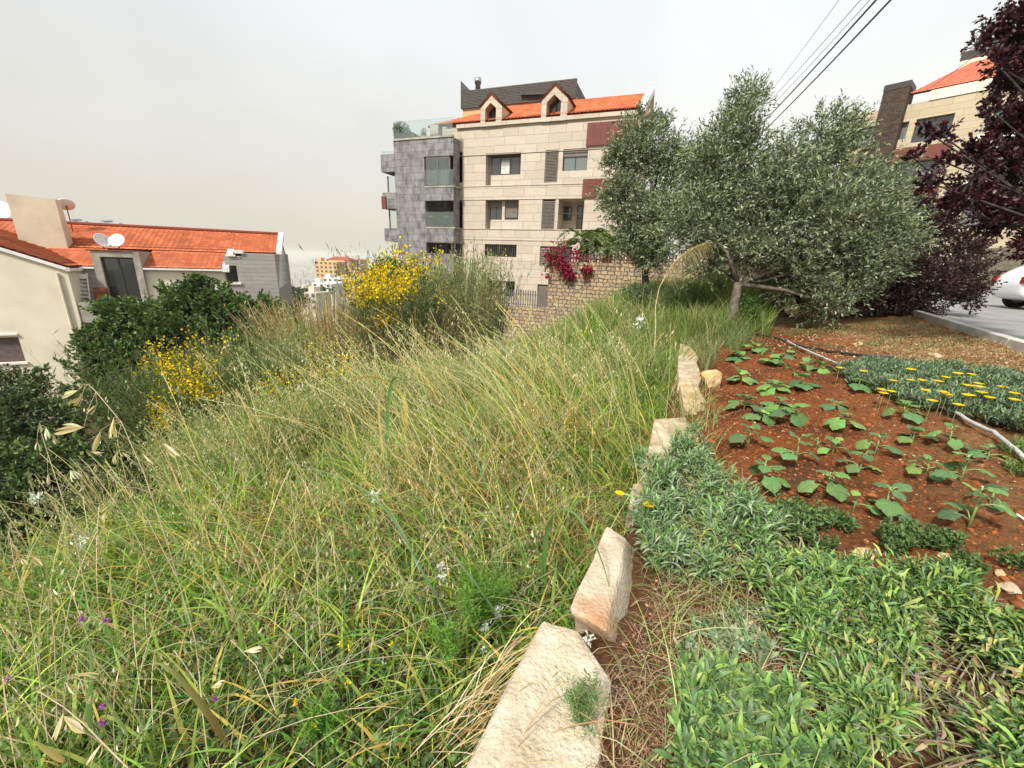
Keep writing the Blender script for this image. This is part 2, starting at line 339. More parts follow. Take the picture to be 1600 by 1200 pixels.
M_tile = tiles('orange_roof_tiles'); M_tile2 = tiles('salmon_roof_tiles', (.62, .19, .12), (.54, .15, .09), (.3, .07, .04))
def roof_plane(name, corners, mat, parent, thick=.12, course=.33, tw=.25):
    """corners: eave-left, eave-right, ridge-right, ridge-left; a tiled slab with real courses and rolls, UV in metres"""
    c = [np.array([float(q) for q in p]) for p in corners]; n = np.cross(c[1] - c[0], c[3] - c[0]); n /= np.linalg.norm(n)
    ux = (c[1] - c[0]) / np.linalg.norm(c[1] - c[0]); vy = np.cross(n, ux); wl_ = max(np.linalg.norm(c[1] - c[0]), np.linalg.norm(c[2] - c[3])); hl_ = max(np.dot(c[3] - c[0], vy), np.dot(c[2] - c[1], vy))
    nc = max(2, int(round(hl_ / course))); nu = max(4, int(wl_ / tw * 4)); tv = []
    for k in range(nc): tv += [k / nc + 1e-4, (k + 1) / nc - 1e-4]
    tv = np.array(tv); tu = np.linspace(0, 1, nu + 1); U, Vv = np.meshgrid(tu, tv)
    P = (c[0] * (1 - U[..., None]) + c[1] * U[..., None]) * (1 - Vv[..., None]) + (c[3] * (1 - U[..., None]) + c[2] * U[..., None]) * Vv[..., None]
    mu = (P - c[0]) @ ux; mv = (P - c[0]) @ vy
    hgt = .045 * (1 - (Vv * nc) % 1) + .022 * np.abs(np.cos(np.pi * mu / tw))
    T_ = P + n * hgt[..., None]; ny_, nx_ = U.shape; ii = np.arange(nx_ * ny_).reshape(ny_, nx_)
    V = T_.reshape(-1, 3); f1 = np.stack([ii[:-1, :-1], ii[:-1, 1:], ii[1:, 1:], ii[1:, :-1]], -1).reshape(-1, 4)
    m_ = len(V); bot = np.array([c[i] - n * thick for i in range(4)] + [c[i] + n * .002 for i in range(4)]); V = np.vstack([V, bot])
    f2 = np.array([[m_ + 3, m_ + 2, m_ + 1, m_]] + [[m_ + i, m_ + (i + 1) % 4, m_ + 4 + (i + 1) % 4, m_ + 4 + i] for i in range(4)])
    o = np_obj(name, V, [f1, f2], None, mat, parent); uv = np.zeros((len(V), 2)); uv[:m_, 0] = mu.ravel(); uv[:m_, 1] = mv.ravel()
    ul = o.data.uv_layers.new(name='UV'); li = np.concatenate([f1.ravel(), f2.ravel()]); ul.data.foreach_set('uv', uv[li].astype(np.float32).ravel()); return o
M_dbark = noisy('plum_bark', (.025, .018, .016), (.06, .045, .04), 12, .9, .8, 30)
M_bark = noisy('olive_bark', (.07, .055, .04), (.17, .14, .11), 12, .9, .8, 30)
M_leaf = leafmat('leaves'); M_silver = leafmat('silvery_leaves', .5, .2, .45); M_grass = leafmat('grass_blades', .5, .35, .35); M_purple = leafmat('plum_leaves', .38, .18, .5, (1.6, .5, .5)); M_petal = leafmat('petals', .6, .35, .2, (1, 1, .5))
M_stone = noisy('cut_limestone', (.34, .25, .15), (.58, .49, .35), 5, .85, .7, 55, det=10)
M_stone2 = noisy('rough_limestone', (.40, .27, .14), (.58, .44, .28), 6, .85, .8, 40, det=10)

# ------------------------------------------------------------------ ground sheet
def spaced(a, b, step, lo, hi, g=1.13):
    core = list(np.arange(a, b + 1e-6, step)); s_, v = step, b; up = []
    while v < hi: s_ *= g; v += s_; up.append(v)
    s_, v = step, a; dn = []
    while v > lo: s_ *= g; v -= s_; dn.append(v)
    return np.array(dn[::-1] + core + up)
gx = spaced(-1.2, 8.0, .035, -9000, 9000); gy = spaced(.6, 8.5, .035, -60, 15000)
GX, GY = np.meshgrid(gx, gy); GZ = TZ(GX, GY)
S_, Q_ = sq(GX, GY); D_ = np.hypot(GX, GY)
red = np.array([.20, .066, .023]); redd = np.array([.12, .044, .018]); straw = np.array([.26, .15, .065]); dk = np.array([.075, .055, .03]); vg = np.array([.05, .07, .035])
def lerp(a, b, t): return a * (1 - t[..., None]) + b * t[..., None]
gc = np.broadcast_to(red, GX.shape + (3,)).copy()
gc = lerp(gc, redd, sstep(.35, .65, vnoise(GX, GY, .35, 5)))
gc = lerp(gc, straw, sstep(-2.6, -1.4, Q_) * .75 * (.6 + .6 * vnoise(GX, GY, .6, 6)).clip(0, 1))
gc = lerp(gc, np.array([.13, .08, .04]), sstep(1.6, 1.0, -S_ + .3 * vnoise(GX, GY, .3, 8)) * sstep(3.2, 2.2, GY) * .6)
gc = lerp(gc, np.array([.13, .12, .05]), sstep(7.6, 8.6, GY) * sstep(1.9, 1.0, -S_)); gc = lerp(gc, np.array([.16, .12, .055]), sstep(8.5, 10.5, GY) * sstep(-1, -2.5, Q_)); gc = lerp(gc, dk, sstep(-.1, .25, S_)); gc = lerp(gc, vg, sstep(30, 60, D_))
gc = lerp(gc, np.array([.09, .10, .07]), sstep(.5, .7, vnoise(GX, GY, 120, 9)) * sstep(300, 500, D_))
nx, ny = len(gx), len(gy); idx = np.arange(nx * ny).reshape(ny, nx)
fc = np.stack([idx[:-1, :-1], idx[:-1, 1:], idx[1:, 1:], idx[1:, :-1]], -1).reshape(-1, 4)
m, t, b = base('garden_soil'); a = N(t, 'ShaderNodeAttribute', attribute_name='Col'); tc_ = N(t, 'ShaderNodeTexCoord')
n1 = N(t, 'ShaderNodeTexNoise'); n1.inputs['Scale'].default_value = 28; n1.inputs['Detail'].default_value = 10; n1.inputs['Roughness'].default_value = .7
r1 = N(t, 'ShaderNodeMapRange'); r1.inputs['From Min'].default_value = .3; r1.inputs['From Max'].default_value = .7; r1.inputs['To Min'].default_value = .55; r1.inputs['To Max'].default_value = 1.5
v1 = N(t, 'ShaderNodeVectorMath', operation='SCALE'); bp = N(t, 'ShaderNodeBump'); bp.inputs['Strength'].default_value = 1.0; bp.inputs['Distance'].default_value = .05
t.links.new(tc_.outputs['Object'], n1.inputs['Vector']); t.links.new(n1.outputs[0], r1.inputs['Value']); t.links.new(a.outputs[0], v1.inputs[0]); t.links.new(r1.outputs[0], v1.inputs['Scale']); t.links.new(v1.outputs[0], b.inputs['Base Color'])
t.links.new(n1.outputs[0], bp.inputs['Height']); t.links.new(bp.outputs[0], b.inputs['Normal']); b.inputs['Roughness'].default_value = .95; b.inputs['Specular IOR Level'].default_value = .1
ground = np_obj('ground', np.stack([GX, GY, GZ], -1).reshape(-1, 3), [fc], gc.reshape(-1, 3), m); tag(ground, kind='structure')
ground.data.polygons.foreach_set('use_smooth', [True] * len(ground.data.polygons))

# ------------------------------------------------------------------ road and kerb
M_road = noisy('asphalt', (.20, .195, .19), (.27, .265, .255), 1.3, .9, .3, 120, coord='Object')
M_kerb = noisy('kerb_stone', (.40, .38, .34), (.56, .54, .49), 3, .85, .3, 40)
def kp(t, q, z): p = K0 + KD * t + KN * q; return (p[0], p[1], z)
mb = MB()
for i in range(40):
    t0, t1 = -14 + i * 2, -12 + i * 2
    mb.quad(kp(t0, .0, .655), kp(t0, 9.2, .70), kp(t1, 9.2, .70), kp(t1, .0, .655))
tag(mb.build('road', M_road), kind='structure')
mb = MB()
for i in range(60):
    t0, t1 = -12 + i * 1.0, -11.015 + i * 1.0
    mb.hull8([kp(t0, -.16, .45), kp(t0, -.004, .45), kp(t1, -.004, .45), kp(t1, -.16, .45)], [kp(t0, -.155, .79), kp(t0, -.01, .79), kp(t1, -.01, .79), kp(t1, -.155, .79)])
tag(mb.build('kerb', M_kerb, bevel=.012), kind='structure')
mb = MB(); mb.hull8([kp(-10, .06, .6), kp(-10, .2, .6), kp(45, .2, .6), kp(45, .06, .6)], [kp(-10, .06, .664), kp(-10, .2, .665), kp(45, .2, .665), kp(45, .06, .664)])
tag(mb.build('road_edge_line', noisy('faded_white_marking', (.4, .39, .37), (.62, .61, .58), 8, .8)), kind='structure')

exec_parts = []
# ------------------------------------------------------------------ surveying a facade: pixel -> metres on a vertical plane
class Fr:
    def __init__(s, p0, ang):
        s.o = np.array([p0[0], p0[1], 0.0]); s.a = R(ang); s.X = np.array([math.cos(s.a), math.sin(s.a), 0]); s.Y = np.array([-math.sin(s.a), math.cos(s.a), 0])
    def px(s, u, v, y=0):
        d = ray(u, v); t = (s.o + s.Y * y - CAM).dot(s.Y) / d.dot(s.Y); p = CAM + d * t - s.o
        return p.dot(s.X), p[2]
    def rect(s, u0, v0, u1, v1, y=0):
        a = s.px(u0, v0, y); b_ = s.px(u1, v1, y); return [a[0], b_[0], b_[1], a[1]]     # x0,x1,z0,z1
    def world(s, x, y, z): return s.o + s.X * x + s.Y * y + np.array([0, 0, z])
def window(parent, r, y, frame=M_dark, glassm=M_glass, mull=1, ft=.05, box=0, bm=None):
    """frame (part) and pane (sub-part) filling rect r on plane y"""
    x0, x1, z0, z1 = r; mb = MB()
    mb.box(x0, x1, y, y + .07, z0, z0 + ft).box(x0, x1, y, y + .07, z1 - ft, z1).box(x0, x0 + ft, y, y + .07, z0 + ft, z1 - ft).box(x1 - ft, x1, y, y + .07, z0 + ft, z1 - ft)
    for k in range(mull):
        xm = x0 + (x1 - x0) * (k + 1) / (mull + 1); mb.box(xm - ft * .5, xm + ft * .5, y + .003, y + .06, z0 + ft, z1 - ft)
    f = mb.build('window', frame, parent)
    if box: MB().box(x0 + .003, x1 - .003, y - .05, y + .065, z1 - box, z1 - .003).build('shutter_box', bm or M_louvre, f)
    MB().box(x0 + ft * .8, x1 - ft * .8, y + .03, y + .045, z0 + ft * .8, z1 - ft * .8).build('pane', glassm, f)
    return f
def louvre(parent, r, y, mat=M_louvre, name='shutter', step=.085, vert=False):
    x0, x1, z0, z1 = r; mb = MB(); mb.box(x0, x1, y, y + .05, z0, z0 + .06).box(x0, x1, y, y + .05, z1 - .06, z1).box(x0, x0 + .06, y, y + .05, z0 + .06, z1 - .06).box(x1 - .06, x1, y, y + .05, z0 + .06, z1 - .06)
    if vert:
        n = max(3, int((x1 - x0) / .16)); 
        for k in range(1, n): xx = x0 + (x1 - x0) * k / n; mb.box(xx - .03, xx + .03, y + .01, y + .04, z0 + .06, z1 - .06)
    else:
        n = int((z1 - z0 - .12) / step)
        for k in range(n): zz = z0 + .06 + k * step; mb.quad((x0 + .06, y + .0, zz), (x1 - .06, y + .0, zz), (x1 - .06, y + .045, zz + step * .95), (x0 + .06, y + .045, zz + step * .95)).box(x0 + .06, x1 - .06, y, y + .01, zz, zz + step * .55)
    return mb.build(name, mat, parent)

# ================================================================== main apartment building
_p = at(820, 270, 27.0); A = Fr(_p, -20)
def za(v, u=850, y=0): return A.px(u, v, y)[1]
apt = thing('apartment_building', 'pale stone clad apartment building of four storeys with dormers and an orange tiled roof', 'apartment building', A.o, A.a)
xL = A.px(716, 330)[0]; xR = A.px(982, 300)[0]; xR = max(xR, A.px(987, 190)[0]); xG0, xG1 = A.px(618, 300, -.9)[0], A.px(709, 300, -.9)[0]
zE = A.px(850, 183)[1]; zB = -5.5; DEP = 13
def ar(a, b_, c, d, y=0):  # zoomed-crop coordinates (580,100 / 3.636)
    return A.rect(580 + a / 3.636, 100 + b_ / 3.636, 580 + c / 3.636, 100 + d / 3.636, y)
def ar5(a, b_, c, d, y=0): return A.rect(680 + a / 5, 340 + b_ / 5, 680 + c / 5, 340 + d / 5, y)
rA = ar(652, 510, 845, 685); rB = ar(1092, 484, 1224, 603); sA = ar(991, 490, 1056, 672); rC = ar(650, 772, 833, 938); sC = ar(973, 768, 1038, 941); rD = ar(1066, 767, 1199, 940)
v1 = ar(645, 1022, 824, 1098); v2 = ar(960, 1035, 1044, 1150); v3 = ar(1052, 1036, 1135, 1150); g1 = ar5(388, 487, 618, 622); g2 = ar5(800, 520, 882, 705)
xRec = ar(500, 530, 520, 690)
hL1 = [xL - .9, ar(0, 0, 519, 10)[1], *ar(0, 528, 1, 690)[2:]]; hL2 = [hL1[0], hL1[1], *ar(0, 777, 1, 928)[2:]]; hL3 = [hL1[0], hL1[1], *ar(0, 1012, 1, 1078)[2:]]
xL = hL1[0] - .0
xLw = xL
mb = MB(); mb.wall(xL, xR, zB, zE, 0, [rA + [.55], rB + [.25], sA + [.1], rC + [.55], sC + [.1], rD + [1.6], v1 + [.2], v2 + [.2], v3 + [.3], g1 + [.8], g2 + [.25], hL1 + [1.8], hL2 + [2.2], hL3 + [.3]])
gy_ = 9.0
mb.quad((xR, 0, zB), (xR, DEP, zB), (xR, DEP, zE), (xR, 0, zE)); mb.quad((xL, DEP, zB), (xL, DEP, zE), (xR, DEP, zE), (xR, DEP, zB)); mb.quad((xL, 0, zE), (xL, DEP, zE), (xL, DEP, zB), (xL, 0, zB))
mb.quad((xL, 0, zE), (xR, 0, zE), (xR, DEP, zE), (xL, DEP, zE))
mb.build('wall', M_tan, apt)
# grooves between the storeys
for zz in [za(100 + q / 3.636, 800) for q in (508, 690, 768, 940, 1000)]:
    MB().box(xL + .9, xR + .01, -.035, .0 - .002, zz - .02, zz + .02).build('string_course', M_tan, apt)
# opening A / C : recessed backs, windows, aprons
for r, kind in ((rA, 0), (rC, 1)):
    MB().box(r[0], r[1], .55, .6, r[2], r[3]).build('recess', M_tan, apt)
w1 = ar(684, 530, 845, 632, .5); window(apt, [w1[0], w1[1], w1[2], w1[3]], .45, mull=2, glassm=M_glass, box=.0)
MB().box(w1[0] + .75, w1[0] + 1.35, .46, .49, w1[2] + .12, w1[3] - .25).build('curtain', M_curtain, apt)
louvre(apt, [w1[0], w1[1], w1[3] + .01, rA[3] - .01], .42, name='shutter_box')
w2 = ar(676, 775, 747, 886, .5); window(apt, w2, .45, mull=1, box=.45)
w3 = ar(768, 775, 832, 886, .5); f3 = window(apt, w3, .45, mull=0, box=w3[3] - w3[2] - .15)
MB().box(w2[1] + .02, w3[0] - .02, .3, .54, rC[2], rC[3] - .01).build('pillar', M_tan, apt)
MB().box(rA[0] + .35, rA[1] - .05, .12, .54, rA[2], w1[2] - .02).build('window_apron', M_tan, apt)
MB().box(rC[0] + .35, rC[1] - .05, .12, .54, rC[2], w2[2] - .02).build('window_apron', M_tan, apt)
window(apt, rB, .16, mull=1, box=.42, glassm=M_glassl)
louvre(apt, sA, .04); louvre(apt, sC, .04)
MB().box(rD[0] - .5, rD[1] + .5, 1.6, 1.7, rD[2], rD[3]).build('recess', M_tan, apt)
d1 = [rD[0] + .95, rD[1] - .02, rD[2] + .03, rD[3] - .25]; window(apt, d1, 1.5, mull=1); window(apt, [rD[0] - .02, rD[0] + .55, rD[2] + .7, rD[3] - .3], 1.5, mull=0)
mb = MB(); mb.box(rD[0], rD[1], .02, .05, rD[2] + .95, rD[2] + 1.0); mb.build('handrail', M_dark, apt)
louvre(apt, v1, .05, M_dark, 'vent_grille', vert=True); louvre(apt, v2, .05, M_louvre, 'vent_grille', .14); louvre(apt, v3, .1, M_dark, 'vent_grille', .14)
for r in (v1, v2, v3, g2): MB().box(r[0], r[1], .19, .22, r[2], r[3]).build('vent_back', M_dark, apt)
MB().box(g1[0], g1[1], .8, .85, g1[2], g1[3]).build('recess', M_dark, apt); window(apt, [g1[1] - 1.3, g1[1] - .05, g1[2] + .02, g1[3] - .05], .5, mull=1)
MB().box(g1[0] + 1.35, g1[0] + 1.6, .1, .5, g1[2], g1[3]).build('pillar', M_tan, apt)
mb = MB(); mb.box(g2[0] + .05, g2[1] - .05, .1, .16, g2[2], g2[3] - .05); mb.build('door', M_louvre, apt)
# brown panels
for r in (ar(1232, 338, 1440, 455), ar(1206, 655, 1400, 757)):
    mb = MB(); mb.box(r[0], max(r[1], xR) + .1, -.12, -.003, r[2], r[3]); o = mb.build('brown_panel', M_brown, apt)
    mb = MB(); 
    for k in range(1, 9): xx = r[0] + k * .42; mb.box(xx - .008, xx + .008, -.13, -.121, r[2], r[3])
    mb.build('panel_joint', M_dark, o)
# cornice, tiled roof
zR = A.px(1008, 146, 4.2)[1]
MB().box(xG1 - 0.2, xR + .12, -.14, -.003, zE - .28, zE - .06).build('cornice', M_tan, apt)
RB = 4.2; rdz = zR - zE
xr0 = A.px(676, 199)[0]
roof = roof_plane('roof', [(xr0 - .3, -.15, zE), (xR + .1, -.15, zE), (xR + .1, RB, zR), (xr0 + 4.2, RB, zR)], M_tile, apt)
roof_plane('roof', [(xR + .1, 2 * RB, zE), (xr0 - .3, 2 * RB, zE), (xr0 + 4.2, RB + .01, zR), (xR + .1, RB + .01, zR)], M_tile, apt)
mb = MB(); mb.hull8([(xR + .08, -.35, zE - .25), (xR + .5, -.35, zE - .25), (xR + .5, RB, zR - .1), (xR + .08, RB, zR - .1)], [(xR + .08, -.35, zE + .12), (xR + .5, -.35, zE + .12), (xR + .5, RB, zR + .3), (xR + .08, RB, zR + .3)])
mb.hull8([(xR + .08, RB, zR - .1), (xR + .5, RB, zR - .1), (xR + .5, 2 * RB, zE - .25), (xR + .08, 2 * RB, zE - .25)], [(xR + .08, RB, zR + .3), (xR + .5, RB, zR + .3), (xR + .5, 2 * RB, zE + .12), (xR + .08, 2 * RB, zE + .12)])
mb.build('verge', M_white, apt)
mb = MB(); mb.quad((xR + .3, 0, zB), (xR + .3, 2 * RB, zB), (xR + .3, 2 * RB, zE), (xR + .3, RB, zR), (xR + .3, 0, zE)); mb.quad((xR, 0, zB), (xR + .3, 0, zB), (xR + .3, 0, zE), (xR, 0, zE)); mb.build('gable_wall', M_beige, apt)
mb = MB(); mb.box(xR + .3, xR + .55, .3, .55, zE - .9, zE - .6); mb.build('wall_lamp', M_dark, apt)
# dormers
def dormer(a, b_, ap, base_, oa, ob, oap, ob_, parent):
    x0 = A.px(580 + a / 3.636, 200)[0]; x1 = A.px(580 + b_ / 3.636, 200)[0]; xm = (x0 + x1) / 2
    zt = A.px(580 + ap[0] / 3.636, 100 + ap[1] / 3.636)[1]; zb = zE - .3; zs = zt - (x1 - x0) * .42
    p0 = A.px(580 + oa / 3.636, 200)[0]; p1 = A.px(580 + ob / 3.636, 200)[0]; po = A.px(580 + oap[0] / 3.636, 100 + oap[1] / 3.636)[1]; pb = A.px(600, 100 + ob_ / 3.636)[1]; pb = zE - .15
    ps = po - (p1 - p0) * .42; pm = (p0 + p1) / 2; y = -.16
    out = [(x0, zb), (x0, zs), (xm, zt), (x1, zs), (x1, zb)]; inn = [(p0, pb), (p0, ps), (pm, po), (p1, ps), (p1, pb)]
    mb = MB()
    for i in range(4): mb.quad((out[i][0], y, out[i][1]), (out[i + 1][0], y, out[i + 1][1]), (inn[i + 1][0], y, inn[i + 1][1]), (inn[i][0], y, inn[i][1]))
    mb.quad((x0, y, zb), (p0, y, pb), (p1, y, pb), (x1, y, zb))
    for i in range(5): j = (i + 1) % 5; mb.quad((inn[i][0], y, inn[i][1]), (inn[j][0], y, inn[j][1]), (inn[j][0], .7, inn[j][1]), (inn[i][0], .7, inn[i][1]))
    d = mb.build('dormer', M_tan, parent)
    def side(sx):  # cheek
        yb = 4.0 * (zs - zE) / max(rdz, .1) + .2; return [(sx, y, zb), (sx, yb, zs), (sx, y, zs)]
    m2 = MB(); m2.quad(*side(x0)); m2.quad(*side(x1)); m2.build('dormer_cheek', M_beige, d)
    yb = (zs - zE) / rdz * RB + 1.4
    roof_plane('dormer_roof', [(x0 - .08, yb, zs + .02), (x0 - .08, y - .05, zs + .02), (xm, y - .05, zt + .1), (xm, yb + 1.2, zt + .1)], M_tile, d, .08)
    roof_plane('dormer_roof', [(x1 + .08, y - .05, zs + .02), (x1 + .08, yb, zs + .02), (xm, yb + 1.2, zt + .1), (xm, y - .05, zt + .1)], M_tile, d, .08)
    mb = MB(); mb.prism([(q[0], q[1]) for q in inn], .5, .55); mb.build('dormer_pane', M_glass, d)
    mb = MB(); mb.box(pm - .03, pm + .03, .42, .49, pb, po); mb.build('mullion', M_dark, d)
dormer(626, 745, (686, 179), 360, 652, 712, (686, 224), 357, apt)
dormer(966, 1110, (1040, 128), 325, 994, 1074, (1041, 178), 322, apt)
mb = MB(); q0 = A.px(672, 200)[0]; q1 = A.px(690, 200)[0]; zt = A.px(682, 186)[1]; mb.prism([(q0 - .3, zE - .9), (q0 - .3, zt - .6), ((q0 + q1) / 2 - .1, zt), (q1 + .1, zt - .6), (q1 + .1, zE - .9)], 1.0, 1.4); mb.build('small_gable', M_tan, apt)
# penthouse
ph = A.rect(580 + 520 / 3.636, 100 + 160 / 3.636, 580 + 960 / 3.636, 100 + 250 / 3.636, 5)
zs_ = A.px(750, 168, 5)[1]; x0p, x1p = A.px(723, 160, 5)[0], A.px(900, 160, 5)[0]; ztp = A.px(723, 143, 5)[1]
MB().box(x0p, x1p, 5, 11, zE - .5, zs_ + .1).build('penthouse', M_orange, apt)
mb = MB(); nl = 12
for k in range(nl):
    zz = zs_ + (ztp - zs_) * k / nl
    mb.box(x0p - .1, x1p, 4.85, 4.93, zz, zz + (ztp - zs_) / nl * .82); mb.box(x0p - .1, x0p - .02, 4.93, 11, zz, zz + (ztp - zs_) / nl * .82)
mb.box(x0p, x1p - .1, 5.1, 10.9, zs_ + .1, ztp - .1)
mb.build('slatted_screen', M_char, apt)
mb = MB(); zk = A.px(723, 127, 5)[1]
mb.hull8([(x0p - .1, 4.85, ztp), (x0p + .5, 4.85, ztp), (x0p + .5, 9, ztp), (x0p - .1, 9, ztp)], [(x0p - .1, 4.85, zk), (x0p + .0, 4.85, zk - .2), (x0p + .2, 9, ztp + .2), (x0p - .1, 9, ztp + .2)])
xq0, xq1 = A.px(808, 138, 4)[0], A.px(868, 138, 4)[0]; zq = A.px(840, 137, 4)[1]
mb.hull8([(xq0, 4.6, zq - .1), (xq1, 4.6, zq - .3), (xq1, 6.2, zq - .1), (xq0, 6.2, zq + .1)], [(xq0, 4.6, zq - .03), (xq1, 4.6, zq - .23), (xq1, 6.2, zq - .03), (xq0, 6.2, zq + .17)])
mb.build('roof_awning', M_char, apt)
c = A.px(745, 140, 6); zc = A.px(745, 121, 6)[1]
mb = MB(); mb.lathe([(.0, ztp - .5), (.2, ztp - .5), (.2, zc - .35), (.26, zc - .35), (.28, zc), (0, zc)], (c[0], 6.2, 0)); mb.build('chimney_flue', M_steel, apt, True)
# dark stone wing with terrace on top
YW = -.95; zT = A.px(618 + 45, 217, YW)[1] ; 
gA = [A.px(580 + 305 / 3.636, 300, YW)[0], xG1 + .001]
xW0 = A.px(618, 300, YW)[0]
hb1 = [gA[0], xG1 - .0, *A.rect(660, 100 + 528 / 3.636, 700, 100 + 690 / 3.636, YW)[2:]]; hb2 = [gA[0], xG1, *A.rect(660, 100 + 777 / 3.636, 700, 100 + 926 / 3.636, YW)[2:]]; hb3 = [gA[0], xG1, *A.rect(660, 100 + 1012 / 3.636, 700, 100 + 1078 / 3.636, YW)[2:]]
mb = MB(); mb.wall(xW0, xG1, zB, zT, YW, [hb1 + [.9], hb2 + [.9], hb3 + [.3]])
for lo, hi in ((zB, hb3[2]), (hb3[3], hb2[2]), (hb2[3], hb1[2]), (hb1[3], zT)): mb.quad((xG1, YW, lo), (xG1, 0, lo), (xG1, 0, hi), (xG1, YW, hi))
mb.quad((xW0, YW, zB), (xW0, YW, zT), (xW0, 8, zT), (xW0, 8, zB)); mb.quad((xW0, YW, zT), (xG1, YW, zT), (xG1, 8, zT), (xW0, 8, zT))
wing = mb.build('stone_wing', M_grey, apt)
MB().box(xW0, xG1, YW - .06, YW + .14, zT + .003, zT + .12).build('coping', M_conc, wing)
# glazed bay on the upper opening
bay = MB(); x0, x1 = gA[0] + .12, A.px(580 + 443 / 3.636, 300, YW)[0]; zb_, zt_ = hb1[2] + .02, hb1[3] - .02
bay.box(x0, x1, YW + .05, YW + .1, zt_ - .12, zt_).box(x0, x1, YW + .05, YW + .1, zb_, zb_ + .06)
for xx in (x0, (x0 + x1) / 2, x1): bay.box(xx - .03, xx + .03, YW + .05, YW + .1, zb_ + .06, zt_ - .12)
for yy in (YW + .1, 0, .9): bay.box(x1 + 0, x1 + .06, yy, yy + .06, zb_, zt_)
bf = bay.build('bay_frame', M_louvre, apt); MB().box(x0, x1, YW + .07, YW + .08, zb_ + .05, zt_ - .1).build('bay_pane', M_clear, bf); MB().box(x1 + .02, x1 + .035, YW + .1, 1.7, zb_, zt_).build('bay_pane', M_glass, bf)
MB().box(x0, x1, 1.0, 1.1, zb_, zt_).build('curtain', M_curtain, bf)
MB().box(xL, hL1[1] + .0, 1.8, 1.9, hL1[2] - .1, hL1[3] + .1).build('recess', M_dark, apt); MB().box(xL, hL1[1], 2.2, 2.3, hL2[2] - .1, hL2[3] + .1).build('recess', M_dark, apt); MB().box(xL, hL1[1], .3, .35, hL3[2] - .1, hL3[3] + .1).build('recess', M_dark, apt)  # dark backs: the shade inside the bay openings is put into the colour
mb = MB()
for xx in np.arange(gA[0], hL1[1], .14): mb.box(xx, xx + .05, .05, .1, hL3[2], hL3[3])
mb.build('vent_grille', M_louvre, apt)
for r in (hb1, hb2):
    mb = MB(); mb.box(r[0], r[1], YW + .01, YW + .03, r[2], r[2] + 1.0); mb.build('glass_railing', M_clear, apt)
    MB().box(r[0] - .02, r[1] + .1, YW - .03, 0, r[2] - .1, r[2] - .003).build('balcony_slab', M_conc, apt)
# terrace balustrade
mb = MB(); mb.box(xW0 + .05, xG1 - .05, YW + .02, YW + .04, zT + .13, zT + 1.15); mb.box(xW0 + .05, xW0 + .07, YW + .04, 6, zT + .13, zT + 1.15); mb.build('glass_railing', M_clear, apt)
mb = MB(); mb.box(A.px(672, 210, -.3)[0], xr0 + .6, -.3, .3, zT, zE); mb.build('parapet', M_tan, apt)
# small balconies on the left side of the wing
xb0 = A.px(601, 300, 1.5)[0]
for va, vb, kind in ((243, 270, 's'), (275, 300, 'g'), (302, 327, 's'), (327, 357, 'g'), (357, 377, 's')):
    zt2, zb2 = A.px(606, va, 1.5)[1], A.px(606, vb, 1.5)[1]
    if kind == 's': o = MB().box(xb0, xW0 - .003, 1.2, 6, zb2, zt2).build('side_balcony', M_grey, apt)
    else:
        o = MB().box(xb0 + .25, xW0 - .003, 1.6, 1.63, zb2, zt2).build('side_balcony_glass', M_clear, apt)
        mb = MB(); mb.box(xb0 + .25, xb0 + .33, 1.55, 1.63, zb2, zt2).box(xW0 - .7, xW0 - .6, 1.7, 1.8, zb2, zt2).box(xW0 - .5, xW0 - .01, 2.4, 2.5, zb2, zt2); mb.build('side_balcony_frame', M_louvre, apt)
z1, z2 = A.px(603, 307, 1.2)[1], A.px(603, 327, 1.2)[1]; MB().box(xb0 - .05, xb0 + .35, 1.1, 1.19, z2, z1).build('brown_panel', M_brown, apt)
z1, z2 = A.px(603, 236, 1.2)[1], A.px(603, 249, 1.2)[1]; MB().box(xb0 + .1, xW0, 1.3, 1.33, z2, z1).build('glass_railing', M_clear, apt)

def leafy_plant(name, label, cat, base_, h, rad, n, cols, matl, L_=.1, W_=.03, group=None, stem=True, up=.4, parent=None):
    t = thing(name, label, cat, base_, 0, group)
    P = rng.normal(size=(n, 3)); P = unit(P) * rng.random((n, 1)) ** .45; k = P * np.array([rad, rad, h * .42]) + np.array([0, 0, h * .58])
    D = P + rng.normal(0, .5, (n, 3)) + [0, 0, up]; f = Fol(); f.leaves(k, D, L_ * rng.uniform(.6, 1.2, n), W_, pal(n, cols)); f.obj('foliage', matl, t)
    if stem:
        mb = MB()
        for i in range(6): a = rng.uniform(0, 6.28); mb.tube([(0, 0, -.05), (math.cos(a) * rad * .2, math.sin(a) * rad * .2, h * .35), (math.cos(a) * rad * .6, math.sin(a) * rad * .6, h * .75)], [.03 * h, .02 * h, .008 * h], 5)
        mb.build('stem', M_bark, t)
    return t
GREEN = [(.07, .12, .04), (.045, .085, .03), (.10, .15, .05)]
pw = A.world(A.px(628, 215, -.5)[0], -.5, zT); leafy_plant('potted_shrub', 'small green shrub on the roof terrace corner of the apartment building', 'shrub', pw, 1.2, .55, 900, GREEN, M_leaf, .16, .05)
for u_, hh, lb in ((649, .5, 'low round potted plant behind the terrace glass of the apartment building'), (662, .9, 'thin upright potted plant behind the terrace glass near the tan parapet')):
    leafy_plant('potted_plant', lb, 'plant', A.world(A.px(u_, 215, 0)[0], 0, zT), hh, .2, 200, GREEN, M_leaf, .14, .04)
